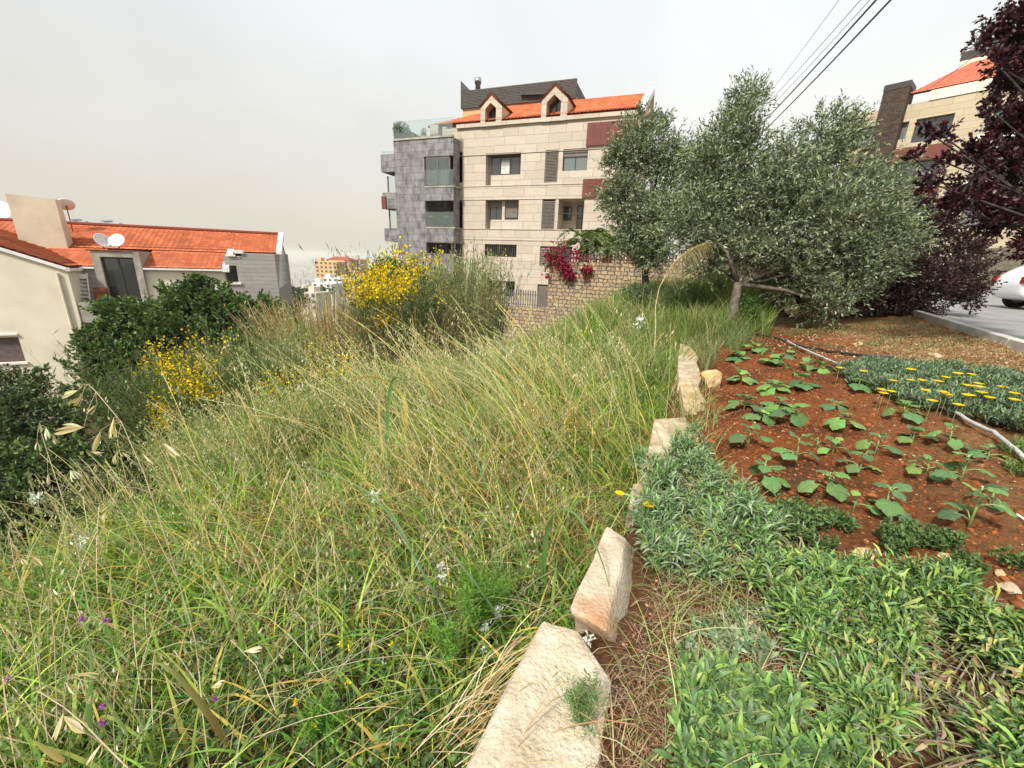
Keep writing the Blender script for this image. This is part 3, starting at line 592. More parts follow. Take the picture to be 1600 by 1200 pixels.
# things on the balcony : table, chair, flower plant
bx = A.px(672, 350, -.3)[0]; bz = hb2[2]
t = thing('folding_table', 'small white folding table on the middle balcony of the apartment building', 'table', A.world(bx, -.45, bz + .01), A.a)
MB().box(-.4, .4, -.25, .25, .7, .73).build('table_top', M_white, t)
mb = MB()
for sx_ in (-1, 1): mb.tube([(-.3 * sx_, -.2, 0), (.3 * sx_, -.2, .7)], .015, 5).tube([(-.3 * sx_, .2, 0), (.3 * sx_, .2, .7)], .015, 5)
mb.build('legs', M_white, t)
t = thing('water_container', 'blue rounded container beside the white table on the balcony', 'container', A.world(bx + 1.35, -.45, bz + .01), A.a)
mb = MB(); mb.lathe([(0, 0), (.3, 0), (.34, .1), (.34, .6), (.26, .75), (0, .78)]); mb.build('tank', noisy('blue_plastic', (.03, .09, .16), (.05, .13, .22), 2, .4), t, True); mb = MB(); mb.lathe([(0, .77), (.1, .77), (.1, .85), (0, .86)]); mb.build('cap', M_dark, t)

# ================================================================== stone retaining walls, yard, fences near the building
def fence_run(name, label, cat, frame, x0, x1, y, z0, z1, step=.16, mat=M_louvre):
    t = thing(name, label, cat, frame.world(x0, y, z0), frame.a); mb = MB(); n = int((x1 - x0) / step)
    for k in range(n): xx = k * step; mb.box(xx, xx + .07, -.02, .02, 0, z1 - z0)
    mb.build('slats', mat, t); MB().box(0, n * step, .021, .05, .15, .2).box(0, n * step, .021, .05, z1 - z0 - .3, z1 - z0 - .25).build('rail', mat, t); return t
Bf = Fr(A.world(0, -3.2, 0), -20)
wl, wr = Bf.px(772, 480)[0], Bf.px(862, 485)[0]; zt = Bf.px(820, 481)[1]
def bwall(name, label, boxes, mat, frame):
    t = MB()
    for q in boxes: t.box(*q)
    o = t.build(name, mat); o.location = tuple(frame.o); o.rotation_euler = (0, 0, frame.a); return tag(o, label, 'wall')
bwall('retaining_wall', 'low golden rubble stone wall under the picket fence at the building foot', [(wl - 9, wr, 0, .5, -8, zt)], M_rubble, Bf)
fence_run('picket_fence', 'grey vertical bar fence on top of the low rubble wall by the garden door', 'fence', Bf, Bf.px(778, 470)[0], wr - .05, .25, zt + .002, Bf.px(860, 456)[1])
Cf = Fr(A.world(0, -3.0, 0), -20)
c0, c1 = Cf.px(862, 450)[0] + .005, Cf.px(1080, 430)[0] + 7; zct = Cf.px(920, 410)[1]
bwall('retaining_wall', 'tall golden rubble stone wall with red bougainvillea hanging over it', [(c0, c1, -.9, 2.98, -8, zct)], M_rubble, Cf)
fence_run('picket_fence', 'brown vertical bar fence on top of the tall rubble wall behind the palms', 'fence', Cf, Cf.px(893, 410)[0], c1, -.5, zct + .002, Cf.px(930, 397)[1], .17, M_brown)
# palms
def palm(label, p, sc_, n=26):
    t = thing('dwarf_palm', label, 'palm', p); mb = MB(); mb.tube([(0, 0, -.1), (0, 0, .55 * sc_)], [.14 * sc_, .11 * sc_], 8); mb.build('trunk', M_bark, t); f = Fol()
    for i in range(n):
        a = rng.uniform(0, 6.28); el = rng.uniform(.1, 1.3); T = np.linspace(0, 1, 16)
        hd = np.array([math.cos(a), math.sin(a), 0]); sp = np.array([0, 0, .5 * sc_]) + hd * (T[:, None] * .95 * sc_ * math.cos(el * .7)) + np.array([0, 0, 1]) * ((T * math.sin(el) - .75 * T ** 2) * sc_)[:, None]
        tan = unit(np.gradient(sp, axis=0)); sd_ = np.cross(tan, [0, 0, 1]); 
        for s_ in (-1, 1): f.leaves(sp[2:], tan[2:] + sd_[2:] * s_ * 1.2, .26 * sc_, .03, pal(14, [(.08, .12, .03), (.13, .17, .05)]), fine=False)
    f.obj('crown', M_leaf, t)
palm('dwarf palm behind the bougainvillea on the tall stone wall, left of two', Cf.world(Cf.px(912, 400, .6)[0], .6, zct), 2.3)
palm('dwarf palm beside the olive tree on the tall stone wall, right of two', Cf.world(Cf.px(950, 400, .5)[0], .5, zct), 1.9)
# bougainvillea
t = thing('bougainvillea', 'crimson bougainvillea cascading over the top corner of the rubble wall', 'shrub', Cf.world(Cf.px(880, 410)[0], -.9, zct))
f = Fol(); c = np.array(Cf.world(0, -1.1, 0)); 
for (u_, v_, ru, n) in ((872, 398, 1.0, 500), (882, 418, .7, 400), (890, 430, .5, 250), (916, 424, .5, 280), (858, 400, .5, 160), (900, 395, .5, 160), (855, 430, .3, 50)):
    lx, lz = Cf.px(u_, v_, -1.1); c = Cf.world(lx, -1.15, lz) - Cf.world(Cf.px(880, 410)[0], -.9, zct)
    n = int(n * .6); P = rng.normal(0, .34 * ru, (n, 3)) * [1, .5, 1] + c; f.leaves(P, rng.normal(size=(n, 3)), .13, .11, pal(n, [(.36, .012, .06), (.26, .01, .04), (.45, .03, .10), (.06, .09, .03)], .2, [.4, .3, .15, .15]), fine=True)
f.obj('flowers', M_petal, t)
mb = MB()
for i in range(7): a = rng.uniform(-1, 1); mb.tube([(0, .4, .1), (a * .6, -.1, .4), (a * 1.2, -.35, rng.uniform(-1.2, .4))], [.03, .02, .01], 5)
mb.build('stem', M_bark, t)
# ================================================================== house with orange roof on the left
H = Fr(at(200, 440, 21.0), 24)
def hz1(a, b_, y=0): return H.px(a / 3.3333, 280 + b_ / 3.3333, y)
house = thing('tiled_house', 'cream house with a long orange tiled roof, low on the left', 'house', H.o, H.a)
zEv = (hz1(380, 465)[1] + hz1(1150, 465)[1]) / 2; yR = 4.4; zRg = (hz1(470, 250, yR)[1] + hz1(1300, 274, yR)[1]) / 2
xl = -16; xe = hz1(1430, 385)[0]; xm_ = hz1(1175, 465)[0]; zS = hz1(600, 636, -.9)[1]; xd0, xd1 = hz1(583, 620)[0], hz1(748, 620)[0]; zdt = hz1(640, 412)[1]
wn = [*[hz1(1176, 500)[0], hz1(1240, 500)[0]], hz1(1200, 535)[1], hz1(1200, 449)[1]]
mb = MB(); mb.wall(xl, xm_, -7, zEv, 0, [[xd0, xd1, zS, zEv + 0, .35]], .35); mb.quad((xl, 0, zEv), (xm_, 0, zEv), (xm_, 9, zEv), (xl, 9, zEv)); mb.quad((xl, 9, -7), (xl, 9, zEv), (xe, 9, zEv), (xe, 9, -7))
mb.build('wall', M_cream, house)
gx0, gx1 = hz1(395, 500)[0], xd0 - .18
MB().box(gx0 - 2, gx1, -.06, -.003, zS - .1, zEv - .06).build('board_marked_wall', M_boards, house)
# right end, board-marked concrete box
zB1 = hz1(1255, 385)[1]; zB2 = hz1(1160, 400)[1]; xq = hz1(1262, 400)[0]
mb = MB(); mb.wall(xm_, xq, -7, zB2, -.12, [wn + [.25]]); mb.wall(xq, xe, -7, zB1, -.25); mb.quad((xe, -.25, -7), (xe, 9, -7), (xe, 9, zB1), (xe, -.25, zB1)); mb.quad((xq, -.25, -7), (xq, -.25, zB1), (xq, 5, zB1), (xq, 5, -7)); mb.quad((xq, -.25, zB1), (xe, -.25, zB1), (xe, 6, zB1), (xq, 6, zB1)); mb.quad((xm_, -.12, zB2), (xq, -.12, zB2), (xq, 4, zB2), (xm_, 4, zB2)); mb.quad((xm_, -.12, zB2), (xm_, 4, zB2), (xm_, 4, zEv - 1), (xm_, -.12, zEv - 1))
mb.build('board_marked_wall', M_boards, house); MB().box(xm_, xe + .03, -.3, .3, zB1 - 3.6, zB1 - 3.45).build('string_course', M_conc, house)
window(house, wn, .05, mull=0, glassm=M_glass); MB().box(wn[0] - .05, wn[1] + .12, -.2, -.125, wn[2] - .12, wn[2] - .003).build('sill', M_white, house)
# roof
kx = hz1(1340, 272, yR)[0]
fd = (zdt + .40 - zEv) / (zRg - zEv); yd = -.12 + fd * (yR + .12); zd_ = zEv + .02 + fd * (zRg - zEv - .02)
roof_plane('roof', [(xl, yd, zd_), (xm_, yd, zd_), (xm_, yR, zRg), (xl, yR, zRg)], M_tile, house)
roof_plane('roof', [(xl, -.12, zEv + .02), (xd0 - .31, -.12, zEv + .02), (xd0 - .31, yd, zd_), (xl, yd, zd_)], M_tile, house)
roof_plane('roof', [(xd1 + .29, -.12, zEv + .02), (xm_, -.12, zEv + .02), (xm_, yd, zd_), (xd1 + .29, yd, zd_)], M_tile, house)
fr_ = (zB1 - zEv) / (zRg - zEv)
roof_plane('roof', [(xm_ + .002, -.12 + fr_ * (yR + .12), zB1 + .03), (xe - .05, -.12 + fr_ * (yR + .12), zB1 + .03), (xe - .05, yR, zRg), (xm_ + .002, yR, zRg)], M_tile, house)
roof_plane('roof', [(xe, 9, zEv), (xl, 9, zEv), (xl, yR + .01, zRg), (xe, yR + .01, zRg)], M_tile, house)
mb = MB(); ya = -.12 + fr_ * (yR + .12); mb.hull8([(xe - .06, ya - .25, zB1), (xe + .22, ya - .25, zB1), (xe + .22, yR, zRg - .2), (xe - .06, yR, zRg - .2)], [(xe - .06, ya - .25, zB1 + .18), (xe + .22, ya - .25, zB1 + .18), (xe + .22, yR, zRg + .16), (xe - .06, yR, zRg + .16)])
mb.quad((xe, 0, zEv - 1), (xe, 9, zEv - 1), (xe, yR, zRg)); mb.build('verge', M_white, house)
mb = MB(); mb.hull8([(xm_ - .1, -.25, zEv - .1), (xm_ + .2, -.25, zEv - .1), (xm_ + .2, ya + .1, zB1 - .1), (xm_ - .1, ya + .1, zB1 - .1)], [(xm_ - .1, -.25, zEv + .2), (xm_ + .2, -.25, zEv + .2), (xm_ + .2, ya + .1, zB1 + .2), (xm_ - .1, ya + .1, zB1 + .2)]); mb.box(xm_ + .2, xq - .3, -.2, .1, zB2, zB2 + .08); mb.box(xq - .3, xq + .1, -.33, .2, zB1 - .02, zB1 + .16)
mb.build('verge', M_white, house)
MB().box(gx0 - .3, xd0 - .32, -.24, -.125, zEv - .06, zEv + .03).box(xd1 + .3, xm_ - .1, -.24, -.125, zEv - .06, zEv + .03).build('gutter', M_white, house)
for k, (xx_) in enumerate(np.arange(-9, xm_, .0001 + 99)): pass
mb = MB(); mb.tube([(xl, yR, zRg + .05), (xe, yR, zRg + .05)], .11, 8); mb.build('ridge_tiles', M_tile, house)
# door with raised dormer frame
mb = MB(); mb.box(xd0 - .3, xd0, -.25, 1.2, zS, zdt + .05).box(xd1, xd1 + .28, -.25, 1.2, zS, zdt + .05).box(xd0 - .3, xd1 + .28, -.25, 1.4, zdt + .05, zdt + .33); mb.build('door_surround', M_conc, house)
f = window(house, [xd0, xd1, zS, zdt + .05], -.1, mull=1, ft=.08); f.name = 'sliding_door'; MB().box(xd0 - .45, xd1 + .0, -.3, 1.4, zdt + .33, zdt + .38).build('door_canopy', M_rust, house)
# terrace slab
MB().box(H.px(105, 424, -1.3)[0] + .15, xd1 + .7, -1.45, -.003, zS - .95, zS - .02).build('terrace', M_conc, house)
# gabled wing in front
YG = -1.3; xc = H.px(105, 424, YG)[0]; zc_ = H.px(104, 423, YG)[1]; za_, xa_ = H.px(0, 391, YG)[1], H.px(0, 391, YG)[0]; sl = (za_ - zc_) / (xc - xa_); xp = xc - 6.5; zp = zc_ + sl * 6.5
wz = [H.px(-30, 560, YG)[0], H.px(39, 560, YG)[0], H.px(20, 566, YG)[1], H.px(20, 527, YG)[1]]
mb = MB(); mb.wall(xp - 6.5, xc, -8, zc_, YG, [wz + [.2]]); mb.quad((xp - 6.5, YG, zc_), (xc, YG, zc_), (xp, YG, zp)); mb.quad((xc, YG, -8), (xc, 0, -8), (xc, 0, zc_), (xc, YG, zc_)); mb.build('wing_wall', M_cream, house)
window(house, wz, YG + .1, frame=M_brown, glassm=noisy('roller_blind', (.10, .075, .07), (.14, .11, .10), 8, .7), mull=0); mb = MB(); mb.box(wz[0], wz[1] + .08, YG - .08, YG - .003, wz[2] - .1, wz[2] - .003).box(wz[0], wz[1] + .02, YG - .08, YG - .003, wz[3] + .1, wz[3] + .18); mb.build('sill', M_white, house)
roof_plane('wing_roof', [(xc + .05, YG - .05, zc_ + .18), (xc + .05, 3, zc_ + .18), (xp, 3, zp + .18), (xp, YG - .05, zp + .18)], M_tile, house, .1)
mb = MB(); mb.hull8([(xc + .1, YG - .12, zc_ - .02), (xc + .1, YG - .003, zc_ - .02), (xp, YG - .003, zp), (xp, YG - .12, zp)], [(xc + .1, YG - .12, zc_ + .12), (xc + .1, YG + .1, zc_ + .12), (xp, YG + .1, zp + .13), (xp, YG - .12, zp + .13)]); mb.box(xc - .0, xc + .14, YG - .12, -.2, zc_ - .02, zc_ + .1); mb.build('verge', M_white, house)
mb = MB(); mb.tube([(xc - .35, YG - .06, zc_ - .1), (xc - .35, YG - .06, -8)], .05, 8); mb.tube([(xc + .06, YG + 1.6, zc_), (xc + .06, YG + 1.6, -8)], .05, 8); mb.build('downpipe', M_cream, house)
# chimney block
y_ = 1.6; c1, c2 = hz1(97, 315, y_)[0], hz1(343, 318, y_)[0]; zt1, zt2 = hz1(30, 75, y_)[1], hz1(300, 90, y_)[1]
mb = MB(); mb.hull8([(c1, y_, zEv), (c2, y_, zEv), (c2, y_ + .7, zEv), (c1, y_ + .7, zEv)], [(c1, y_, zt1), (c2 - .0, y_, zt1 - .1), (c2 - .0, y_ + .45, zt1 - .1), (c1, y_ + .45, zt1)]); mb.build('chimney', M_beige, house)
# water tanks behind the ridge
for i, (ua, ub, vt, lb) in enumerate(((102, 139, 344, 'galvanised water tank beside the big beige chimney, nearer to it'), (145, 191, 346, 'galvanised water tank farther right along the house roof ridge'), (-30, 22, 342, 'galvanised water tank left of the big beige chimney'))):
    yy = 5.6; q0, q1 = H.px(ua, 350, yy)[0], H.px(ub, 350, yy)[0]; zt = H.px((ua + ub) / 2, vt, yy)[1]; r = .55
    t = thing('water_tank', lb, 'water tank', H.world(q0, yy, zt - 2 * r), H.a, 'water tanks on the left house roof')
    mb = MB(); Lh = q1 - q0; mb.tube([(0.0, 0, r), (.06, 0, r), (Lh - .06, 0, r), (Lh, 0, r)], [r * .85, r, r, r * .85], 20); mb.build('tank', M_galv, t, False); mb = MB(); mb.lathe([(0.28, 2 * r - .05), (.28, 2 * r + .04), (.2, 2 * r + .1), (0, 2 * r + .12)], (Lh * .5, 0, 0), 14); mb.build('lid', M_galv, t)
    mb = MB(); mb.box(.2, .3, -.4, .4, -1.4, .12).box(Lh - .3, Lh - .2, -.4, .4, -1.4, .12); mb.build('stand', M_rust, t)
# satellite dishes
def dish(label, p, r, az, el, mast=.5):
    t = thing('satellite_dish', label, 'satellite dish', p, 0, 'satellite dishes on the left house roof'); Mx = Matrix.Rotation(az, 3, 'Z') @ Matrix.Rotation(R(90) - el, 3, 'Y')
    c = (0, 0, mast); prof = [(r * k / 6, .22 * r * (k / 6) ** 2) for k in range(7)] + [(r * (6 - k) / 6, .22 * r * ((6 - k) / 6) ** 2 - .015) for k in range(7)]
    mb = MB(); mb.lathe(prof, c, 24, Mx); mb.build('reflector', M_white, t, True)
    foc = Mx @ Vector((0, 0, r * .95)); rim = Mx @ Vector((r * .95, 0, .2 * r)); mb = MB(); mb.tube([(rim.x, rim.y, rim.z + mast), (foc.x, foc.y, foc.z + mast)], .012, 5); mb.tube([(foc.x, foc.y, foc.z + mast), (foc.x * 1.12, foc.y * 1.12, foc.z * 1.1 + mast)], .035, 8); mb.build('feed_arm', M_galv, t)
    mb = MB(); mb.tube([(0, 0, -.9), (0, 0, mast)], .025, 6); mb.build('mast', M_rust, t); return t
pp = lambda u, v, y: H.world(H.px(u, v, y)[0], y, H.px(u, v, y)[1])
dish('white satellite dish seen nearly edge-on above the dark sliding door', pp(163, 391, .6), .36, R(-15), R(25), .45)
dish('round white satellite dish facing the garden above the dark sliding door', pp(187, 391, .5), .35, R(-78), R(28), .45)
dish('large pale satellite dish left of the beige chimney at the frame edge', pp(2, 343, 5), .6, R(-70), R(30), .35)
dish('small tilted satellite dish with round receiver right of the beige chimney', pp(107, 335, 3.4), .36, R(140), R(40), .45)
# ladder and barrel on the terrace
q0 = hz1(412, 630, -.5); t = thing('step_ladder', 'white step ladder leaning on the grey wall left of the sliding door', 'ladder', H.world(q0[0], -.75, zS), H.a)
hh = hz1(430, 488, -.2)[1] - zS; wd = .5; mb = MB(); mb.tube([(0, 0, 0), (.06, .5, hh)], .025, 6).tube([(wd, 0, 0), (wd - .06, .5, hh)], .025, 6); mb.build('rails', M_white, t)
mb = MB()
for k in range(1, 7): a = k / 7.2; mb.box(.03, wd - .03, .5 * a - .04, .5 * a + .05, hh * a, hh * a + .03)
mb.box(.06, wd - .06, .3, .48, hh * .8, hh * .97); mb.build('treads', M_white, t)
q0, q1 = hz1(500, 630, -.6)[0], hz1(573, 630, -.6)[0]; t = thing('oil_barrel', 'rusty brown barrel on the terrace beside the white ladder', 'barrel', H.world((q0 + q1) / 2, -.6, zS), 0); r = (q1 - q0) / 2
mb = MB(); hb = hz1(530, 566, -.6)[1] - zS; mb.lathe([(0, 0), (r, 0), (r, hb * .3), (r * 1.04, hb * .33), (r, hb * .36), (r, hb * .64), (r * 1.04, hb * .67), (r, hb * .7), (r, hb), (r * .95, hb), (r * .95, hb - .03), (0, hb - .03)], n=20); mb.build('drum', M_rust, t, True)
mb = MB(); mb.tube([(r * .5, 0, hb - .03), (r * .5, 0, hb + .02)], .05, 8); mb.build('bung', M_dark, t)

# ================================================================== second apartment building on the right
B = Fr(at(1430, 200, 35.0), -50)
def bz(u, v, y=0): return B.px(1200 + u / 4, v / 4, y)
b2 = thing('apartment_building', 'yellow limestone apartment building on the right with a tall dark stone chimney', 'apartment building', B.o, B.a)
x0, x1 = bz(485, 850)[0], bz(1600, 600)[0] + 14; zt = (bz(840, 665)[1] + bz(1140, 600)[1]) / 2; zb = -1
def br_(a, b_, c, d, y=0): q = bz(a, b_, y); r = bz(c, d, y); return [q[0], r[0], r[1], q[1]]
WB = [br_(512, 812, 640, 905), br_(795, 772, 855, 868), br_(930, 745, 1125, 862)]
fl = WB[2][3] - bz(868, 945)[1]; fl = 3.3
for k in (1, 2):
    WB.append([WB[0][0], WB[0][1], WB[0][2] - fl * k, WB[0][3] - fl * k]); WB.append([WB[2][0] - .6, WB[2][1] + .0, WB[2][2] - fl * k - .25, WB[2][3] - fl * k])
xw = WB[2][1] + 2.2
for k in range(3): WB.append([xw, xw + 3.2, WB[2][2] - fl * k - .3, WB[2][3] - fl * k])
for k in range(3): WB.append([xw + 5, xw + 8, WB[2][2] - fl * k - .3, WB[2][3] - fl * k])
mb = MB(); mb.wall(x0, x1, zb, zt, 0, [r + [.4] for r in WB]); mb.quad((x0, 0, zb), (x0, 0, zt), (x0, 11, zt), (x0, 11, zb)); mb.quad((x0, 0, zt), (x1, 0, zt), (x1, 11, zt), (x0, 11, zt)); mb.quad((x1, 0, zb), (x1, 11, zb), (x1, 11, zt), (x1, 0, zt)); mb.quad((x0, 11, zb), (x0, 11, zt), (x1, 11, zt), (x1, 11, zb))
mb.build('wall', M_gold, b2)
for i, r in enumerate(WB): window(b2, r, .3, mull=1 if i != 1 else 0, glassm=M_glassl if i % 2 else M_glass, ft=.07)
for k in range(1, 3): MB().box(WB[2][0] - 1.2, WB[2][1] + .4, -.1, -.003, WB[2][3] - fl * k + .05, WB[2][3] - fl * k + 1.15).build('brown_panel', M_brown, b2)
for k in range(1, 3): MB().box(xw - .4, xw + 9, -1.3, -.003, WB[2][2] - fl * (k - 1) - .75, WB[2][2] - fl * (k - 1) - .35).build('balcony_slab', M_white, b2); MB().box(xw - .4, xw + 9, -1.3, -1.27, WB[2][2] - fl * (k - 1) - .346, WB[2][2] - fl * (k - 1) + .6).build('glass_railing', M_clear, b2)
zc2 = bz(900, 640)[1]; za2 = bz(1000, 575, 2.2)[1]; xs = bz(860, 640)[0]
MB().box(xs + 1.5, x1, -.08, .5, zt + .003, zt + .75).build('fascia', M_cream, b2)
roof_plane('roof', [(xs, -.1, zt + .76), (x1, -.1, zt + .76), (x1, 2.6, zt + 3.0), (xs + 3.2, 2.6, zt + 3.0)], M_tile2, b2)
MB().box(xs + 2.4, x1, 2.65, 10, zt, zt + 3.3).build('roof_storey', M_cream, b2); MB().box(xs + 2.3, x1, 2.6, 2.9, zt + 3.31, zt + 3.9).build('roof_parapet', M_dark, b2)
q = br_(690, 700, 845, 700, -.9); zct = bz(800, 520, -.9)[1]
mb = MB(); mb.box(q[0], q[1], -.9, 1.2, zb, zct - .45); ch = mb.build('stone_chimney', M_drystack, b2); MB().box(q[0] - .03, q[1] + .03, -.93, 1.23, zct - .45, zct).build('chimney_cap', M_dark, ch)
# stone wall along the far side of the road
mb = MB()
pts = [(-6, 9.6), (50, 9.6)]
mb.hull8([kp(-10, 9.3, .3), kp(60, 9.3, .3), kp(60, 9.9, .3), kp(-10, 9.9, .3)], [kp(-10, 9.4, 3.1), kp(60, 9.4, 3.9), kp(60, 9.9, 3.9), kp(-10, 9.9, 3.1)])
tag(mb.build('roadside_wall', M_rubble2), 'long pale stone retaining wall across the road behind the white car', 'wall')

# ================================================================== white car
def make_car():
    ang = math.atan2(KD[1], KD[0]); p = at(1560, 476, 13.4); 
    t = thing('parked_car', 'white hatchback car parked across the road at the right edge', 'car', (p[0], p[1], .69), 0)
    # car local: +x = forward (length), rear at x=0
    fwd = Vector((.93, -.36)); a = math.atan2(fwd.y, fwd.x); t.rotation_euler = (0, 0, a)
    secs = [(-.02, .45, .75, .62), (.05, .28, .98, .80), (.35, .24, 1.30, .86), (.75, .22, 1.50, .87), (1.6, .2, 1.56, .88), (2.5, .2, 1.50, .88), (3.1, .2, 1.02, .87), (3.9, .22, .90, .84), (4.2, .3, .72, .7)]
    vv = []; ff = []
    for (x, zb_, zt_, hw) in secs:
        tum = .72 if zt_ > 1.2 else .93
        bl = min(.88, zt_ - .08)
        ring = [(-hw * .9, zb_), (-hw, zb_ + .15), (-hw, bl * .8), (-hw * .97, bl), (-hw * tum, zt_ - .08), (-hw * tum * .8, zt_), (hw * tum * .8, zt_), (hw * tum, zt_ - .08), (hw * .97, bl), (hw, bl * .8), (hw, zb_ + .15), (hw * .9, zb_)]
        vv += [(x, y, z) for y, z in ring]
    k = 12
    for i in range(len(secs) - 1):
        for j in range(k): j2 = (j + 1) % k; ff.append((i * k + j, i * k + j2, (i + 1) * k + j2, (i + 1) * k + j))
    ff.append(tuple(range(k))[::-1]); ff.append(tuple((len(secs) - 1) * k + j for j in range(k)))
    m, tt, b_ = base('white_car_paint'); b_.inputs['Base Color'].default_value = (.72, .74, .75, 1); b_.inputs['Roughness'].default_value = .3; b_.inputs['Coat Weight'].default_value = .8
    mb = MB(); mb.v = vv; mb.f = ff; bd = mb.build('body', m, t, True)
    s_ = bd.modifiers.new('sub', 'SUBSURF'); s_.levels = s_.render_levels = 2
    for y in (-.86, .86):
        for x in (.85, 3.35):
            w_ = bpy.data.objects.new('wheel', None); COL.objects.link(w_); w_.parent = t; w_.location = (x, y, .32)
            Mx = Matrix.Rotation(R(90), 3, 'X'); mb = MB(); mb.lathe([(.2, -.1), (.31, -.1), (.325, -.06), (.325, .06), (.31, .1), (.2, .1)], n=28, M=Mx); mb.build('tyre', noisy('rubber', (.015, .015, .015), (.025, .025, .025), 5, .8), w_, True)
            mb = MB(); mb.lathe([(0, -.07), (.19, -.09), (.21, -.05), (.21, .05), (.19, .09), (0, .07)], n=20, M=Mx); mb.build('rim', M_galv, w_, True)
            mb = MB(); mb.lathe([(.30, .0), (.37, .0), (.37, .03), (.30, .03)], (x, y * 1.02, .33), 28, Mx); mb.build('wheel_arch', M_dark, t)
        s = 1 if y > 0 else -1
        mb = MB(); yy = .79 * s
        mb.hull8([(.95, .845 * s, .95), (2.95, .845 * s, .95), (2.95, .83 * s, .95), (.95, .83 * s, .95)], [(1.1, .69 * s, 1.40), (2.45, .69 * s, 1.40), (2.45, .66 * s, 1.40), (1.1, .66 * s, 1.40)]); mb.build('side_window', M_glass, t)
        mb = MB(); mb.box(1.25, 3.0, .872 * s - .012, .872 * s + .012, .33, .47); mb.build('sill_trim', M_dark, t)
        mb = MB(); mb.box(1.5, 1.66, .885 * s - .01, .885 * s + .01, .82, .85).box(2.4, 2.56, .885 * s - .01, .885 * s + .01, .82, .85); mb.build('door_handles', M_white, t)
        mb = MB(); mb.box(-.0, .09, .66 * s - .12, .66 * s + .1, .78, .98); mb.build('tail_light', noisy('red_lens', (.3, .01, .01), (.35, .02, .02), 3, .2), t)
        mb = MB(); mb.box(2.55, 2.75, .98 * s - .1, .98 * s + .1, .95, 1.12); mb.build('wing_mirror', m, t, bevel=.03)
        mb = MB(); mb.box(3.95, 4.12, .6 * s - .16, .6 * s + .16, .62, .75); mb.build('headlight', M_glassl, t, bevel=.03)
    mb = MB(); mb.hull8([(.18, -.62, 1.04), (.18, .62, 1.04), (.24, .62, 1.04), (.24, -.62, 1.04)], [(.52, -.52, 1.40), (.52, .52, 1.40), (.58, .52, 1.40), (.58, -.52, 1.40)]); mb.build('rear_window', M_glass, t)
make_car()

# ================================================================== overhead cables
M_cable = noisy('black_cable', (.03, .03, .03), (.06, .06, .06), 3, .6)
for (ua, va, da, ub, vb, db, r, lb) in ((1160, 235, 32, 1378, 2, 9, .022, 'thickest black overhead cable, rightmost of the bunch above the olive tree'), (1150, 232, 32, 1356, 2, 9, .022, 'thick black overhead cable, second from the right above the olive tree'),
        (1155, 215, 34, 1348, 2, 11, .008, 'thin overhead cable just left of the two thick ones'), (1150, 212, 34, 1334, 2, 11, .009, 'thin overhead cable, second from the left above the olive tree'), (1150, 210, 34, 1303, 2, 12, .007, 'thin overhead cable, leftmost of the bunch above the olive tree'),
        (1440, 145, 30, 1578, 36, 14, .014, 'single thin overhead cable running down to the roof of the yellow building')):
    a = np.array(at(ua, va, da)); b_ = np.array(at(ub, vb, db)); dd = b_ - a; b2_ = a + dd * 1.35; T = np.linspace(0, 1, 24); pts = a + (b2_ - a) * T[:, None] - np.array([0, 0, 1]) * (4 * T * (1 - T) * .25)[:, None]
    mb = MB(); mb.tube(pts, r, 5); tag(mb.build('overhead_cable', M_cable), lb, 'cable')

# ================================================================== hazy city in the valley
def vz(d): return float(np.interp(d, [45, 60, 150, 400, 1500, 4000, 30000], [0, -6, -25, -62, -150, -205, -215]))
CM = [noisy('city_render_%s' % n, c, tuple(min(1, q * 1.15) for q in c), .05, .9) for n, c in (('cream', (.50, .44, .36)), ('white', (.60, .58, .54)), ('pink', (.50, .34, .28)), ('ochre', (.50, .34, .17)), ('grey', (.36, .35, .34)))]
M_cwin = noisy('city_window', (.06, .06, .06), (.1, .1, .1), 1, .4)
def block(p, a, w_, d_, floors, mat, label, roofm=None, group='pale blocks in the hazy valley', cat='building', bays=None, name='city_block'):
    t = thing(name, label, cat, p, a, group); h = floors * 3.1
    mb = MB(); mb.box(-w_ / 2, w_ / 2, 0, d_, -12, h); wl_ = mb.build('wall', mat, t)
    nb = bays or max(2, int(w_ / 4)); mb = MB()
    for k in range(floors):
        for j in range(nb): xx = -w_ / 2 + (j + .5) * w_ / nb; mb.box(xx - .9, xx + .9, -.08, -.01, k * 3.1 + .9, k * 3.1 + 2.4)
        nd = max(1, int(d_ / 4))
        for j in range(nd):
            yy = (j + .5) * d_ / nd
            mb.box(-w_ / 2 - .08, -w_ / 2 - .01, yy - .7, yy + .7, k * 3.1 + .9, k * 3.1 + 2.4)
    wn_ = mb.build('windows', M_cwin, t); wn_['kind'] = 'stuff'
    mb = MB()
    if roofm: mb.hull8([(-w_ / 2 - .5, -.5, h), (w_ / 2 + .5, -.5, h), (w_ / 2 + .5, d_ + .5, h), (-w_ / 2 - .5, d_ + .5, h)], [(-w_ / 2 + d_ * .4, d_ * .48, h + d_ * .25), (w_ / 2 - d_ * .4, d_ * .48, h + d_ * .25), (w_ / 2 - d_ * .4, d_ * .52, h + d_ * .25), (-w_ / 2 + d_ * .4, d_ * .52, h + d_ * .25)]); mb.build('roof', roofm, t)
    else: mb.box(-w_ / 2, -w_ / 2 + 3.5, d_ * .3, d_ * .7, h, h + 2.6); mb.box(-w_ / 2 + 5, w_ / 2 - .5, d_ - .5, d_ - .2, h, h + 1); mb.build('roof_structure', mat, t)
    return t
def cz(u, v, d):  # a point of the valley seen at pixel u, v
    lo, hi = 60., 6000.
    r_ = ray(u, v)
    for _ in range(40):
        m_ = (lo + hi) / 2; p = CAM + r_ * m_
        if p[2] > vz(math.hypot(p[0], p[1])): lo = m_
        else: hi = m_
    return CAM + r_ * lo
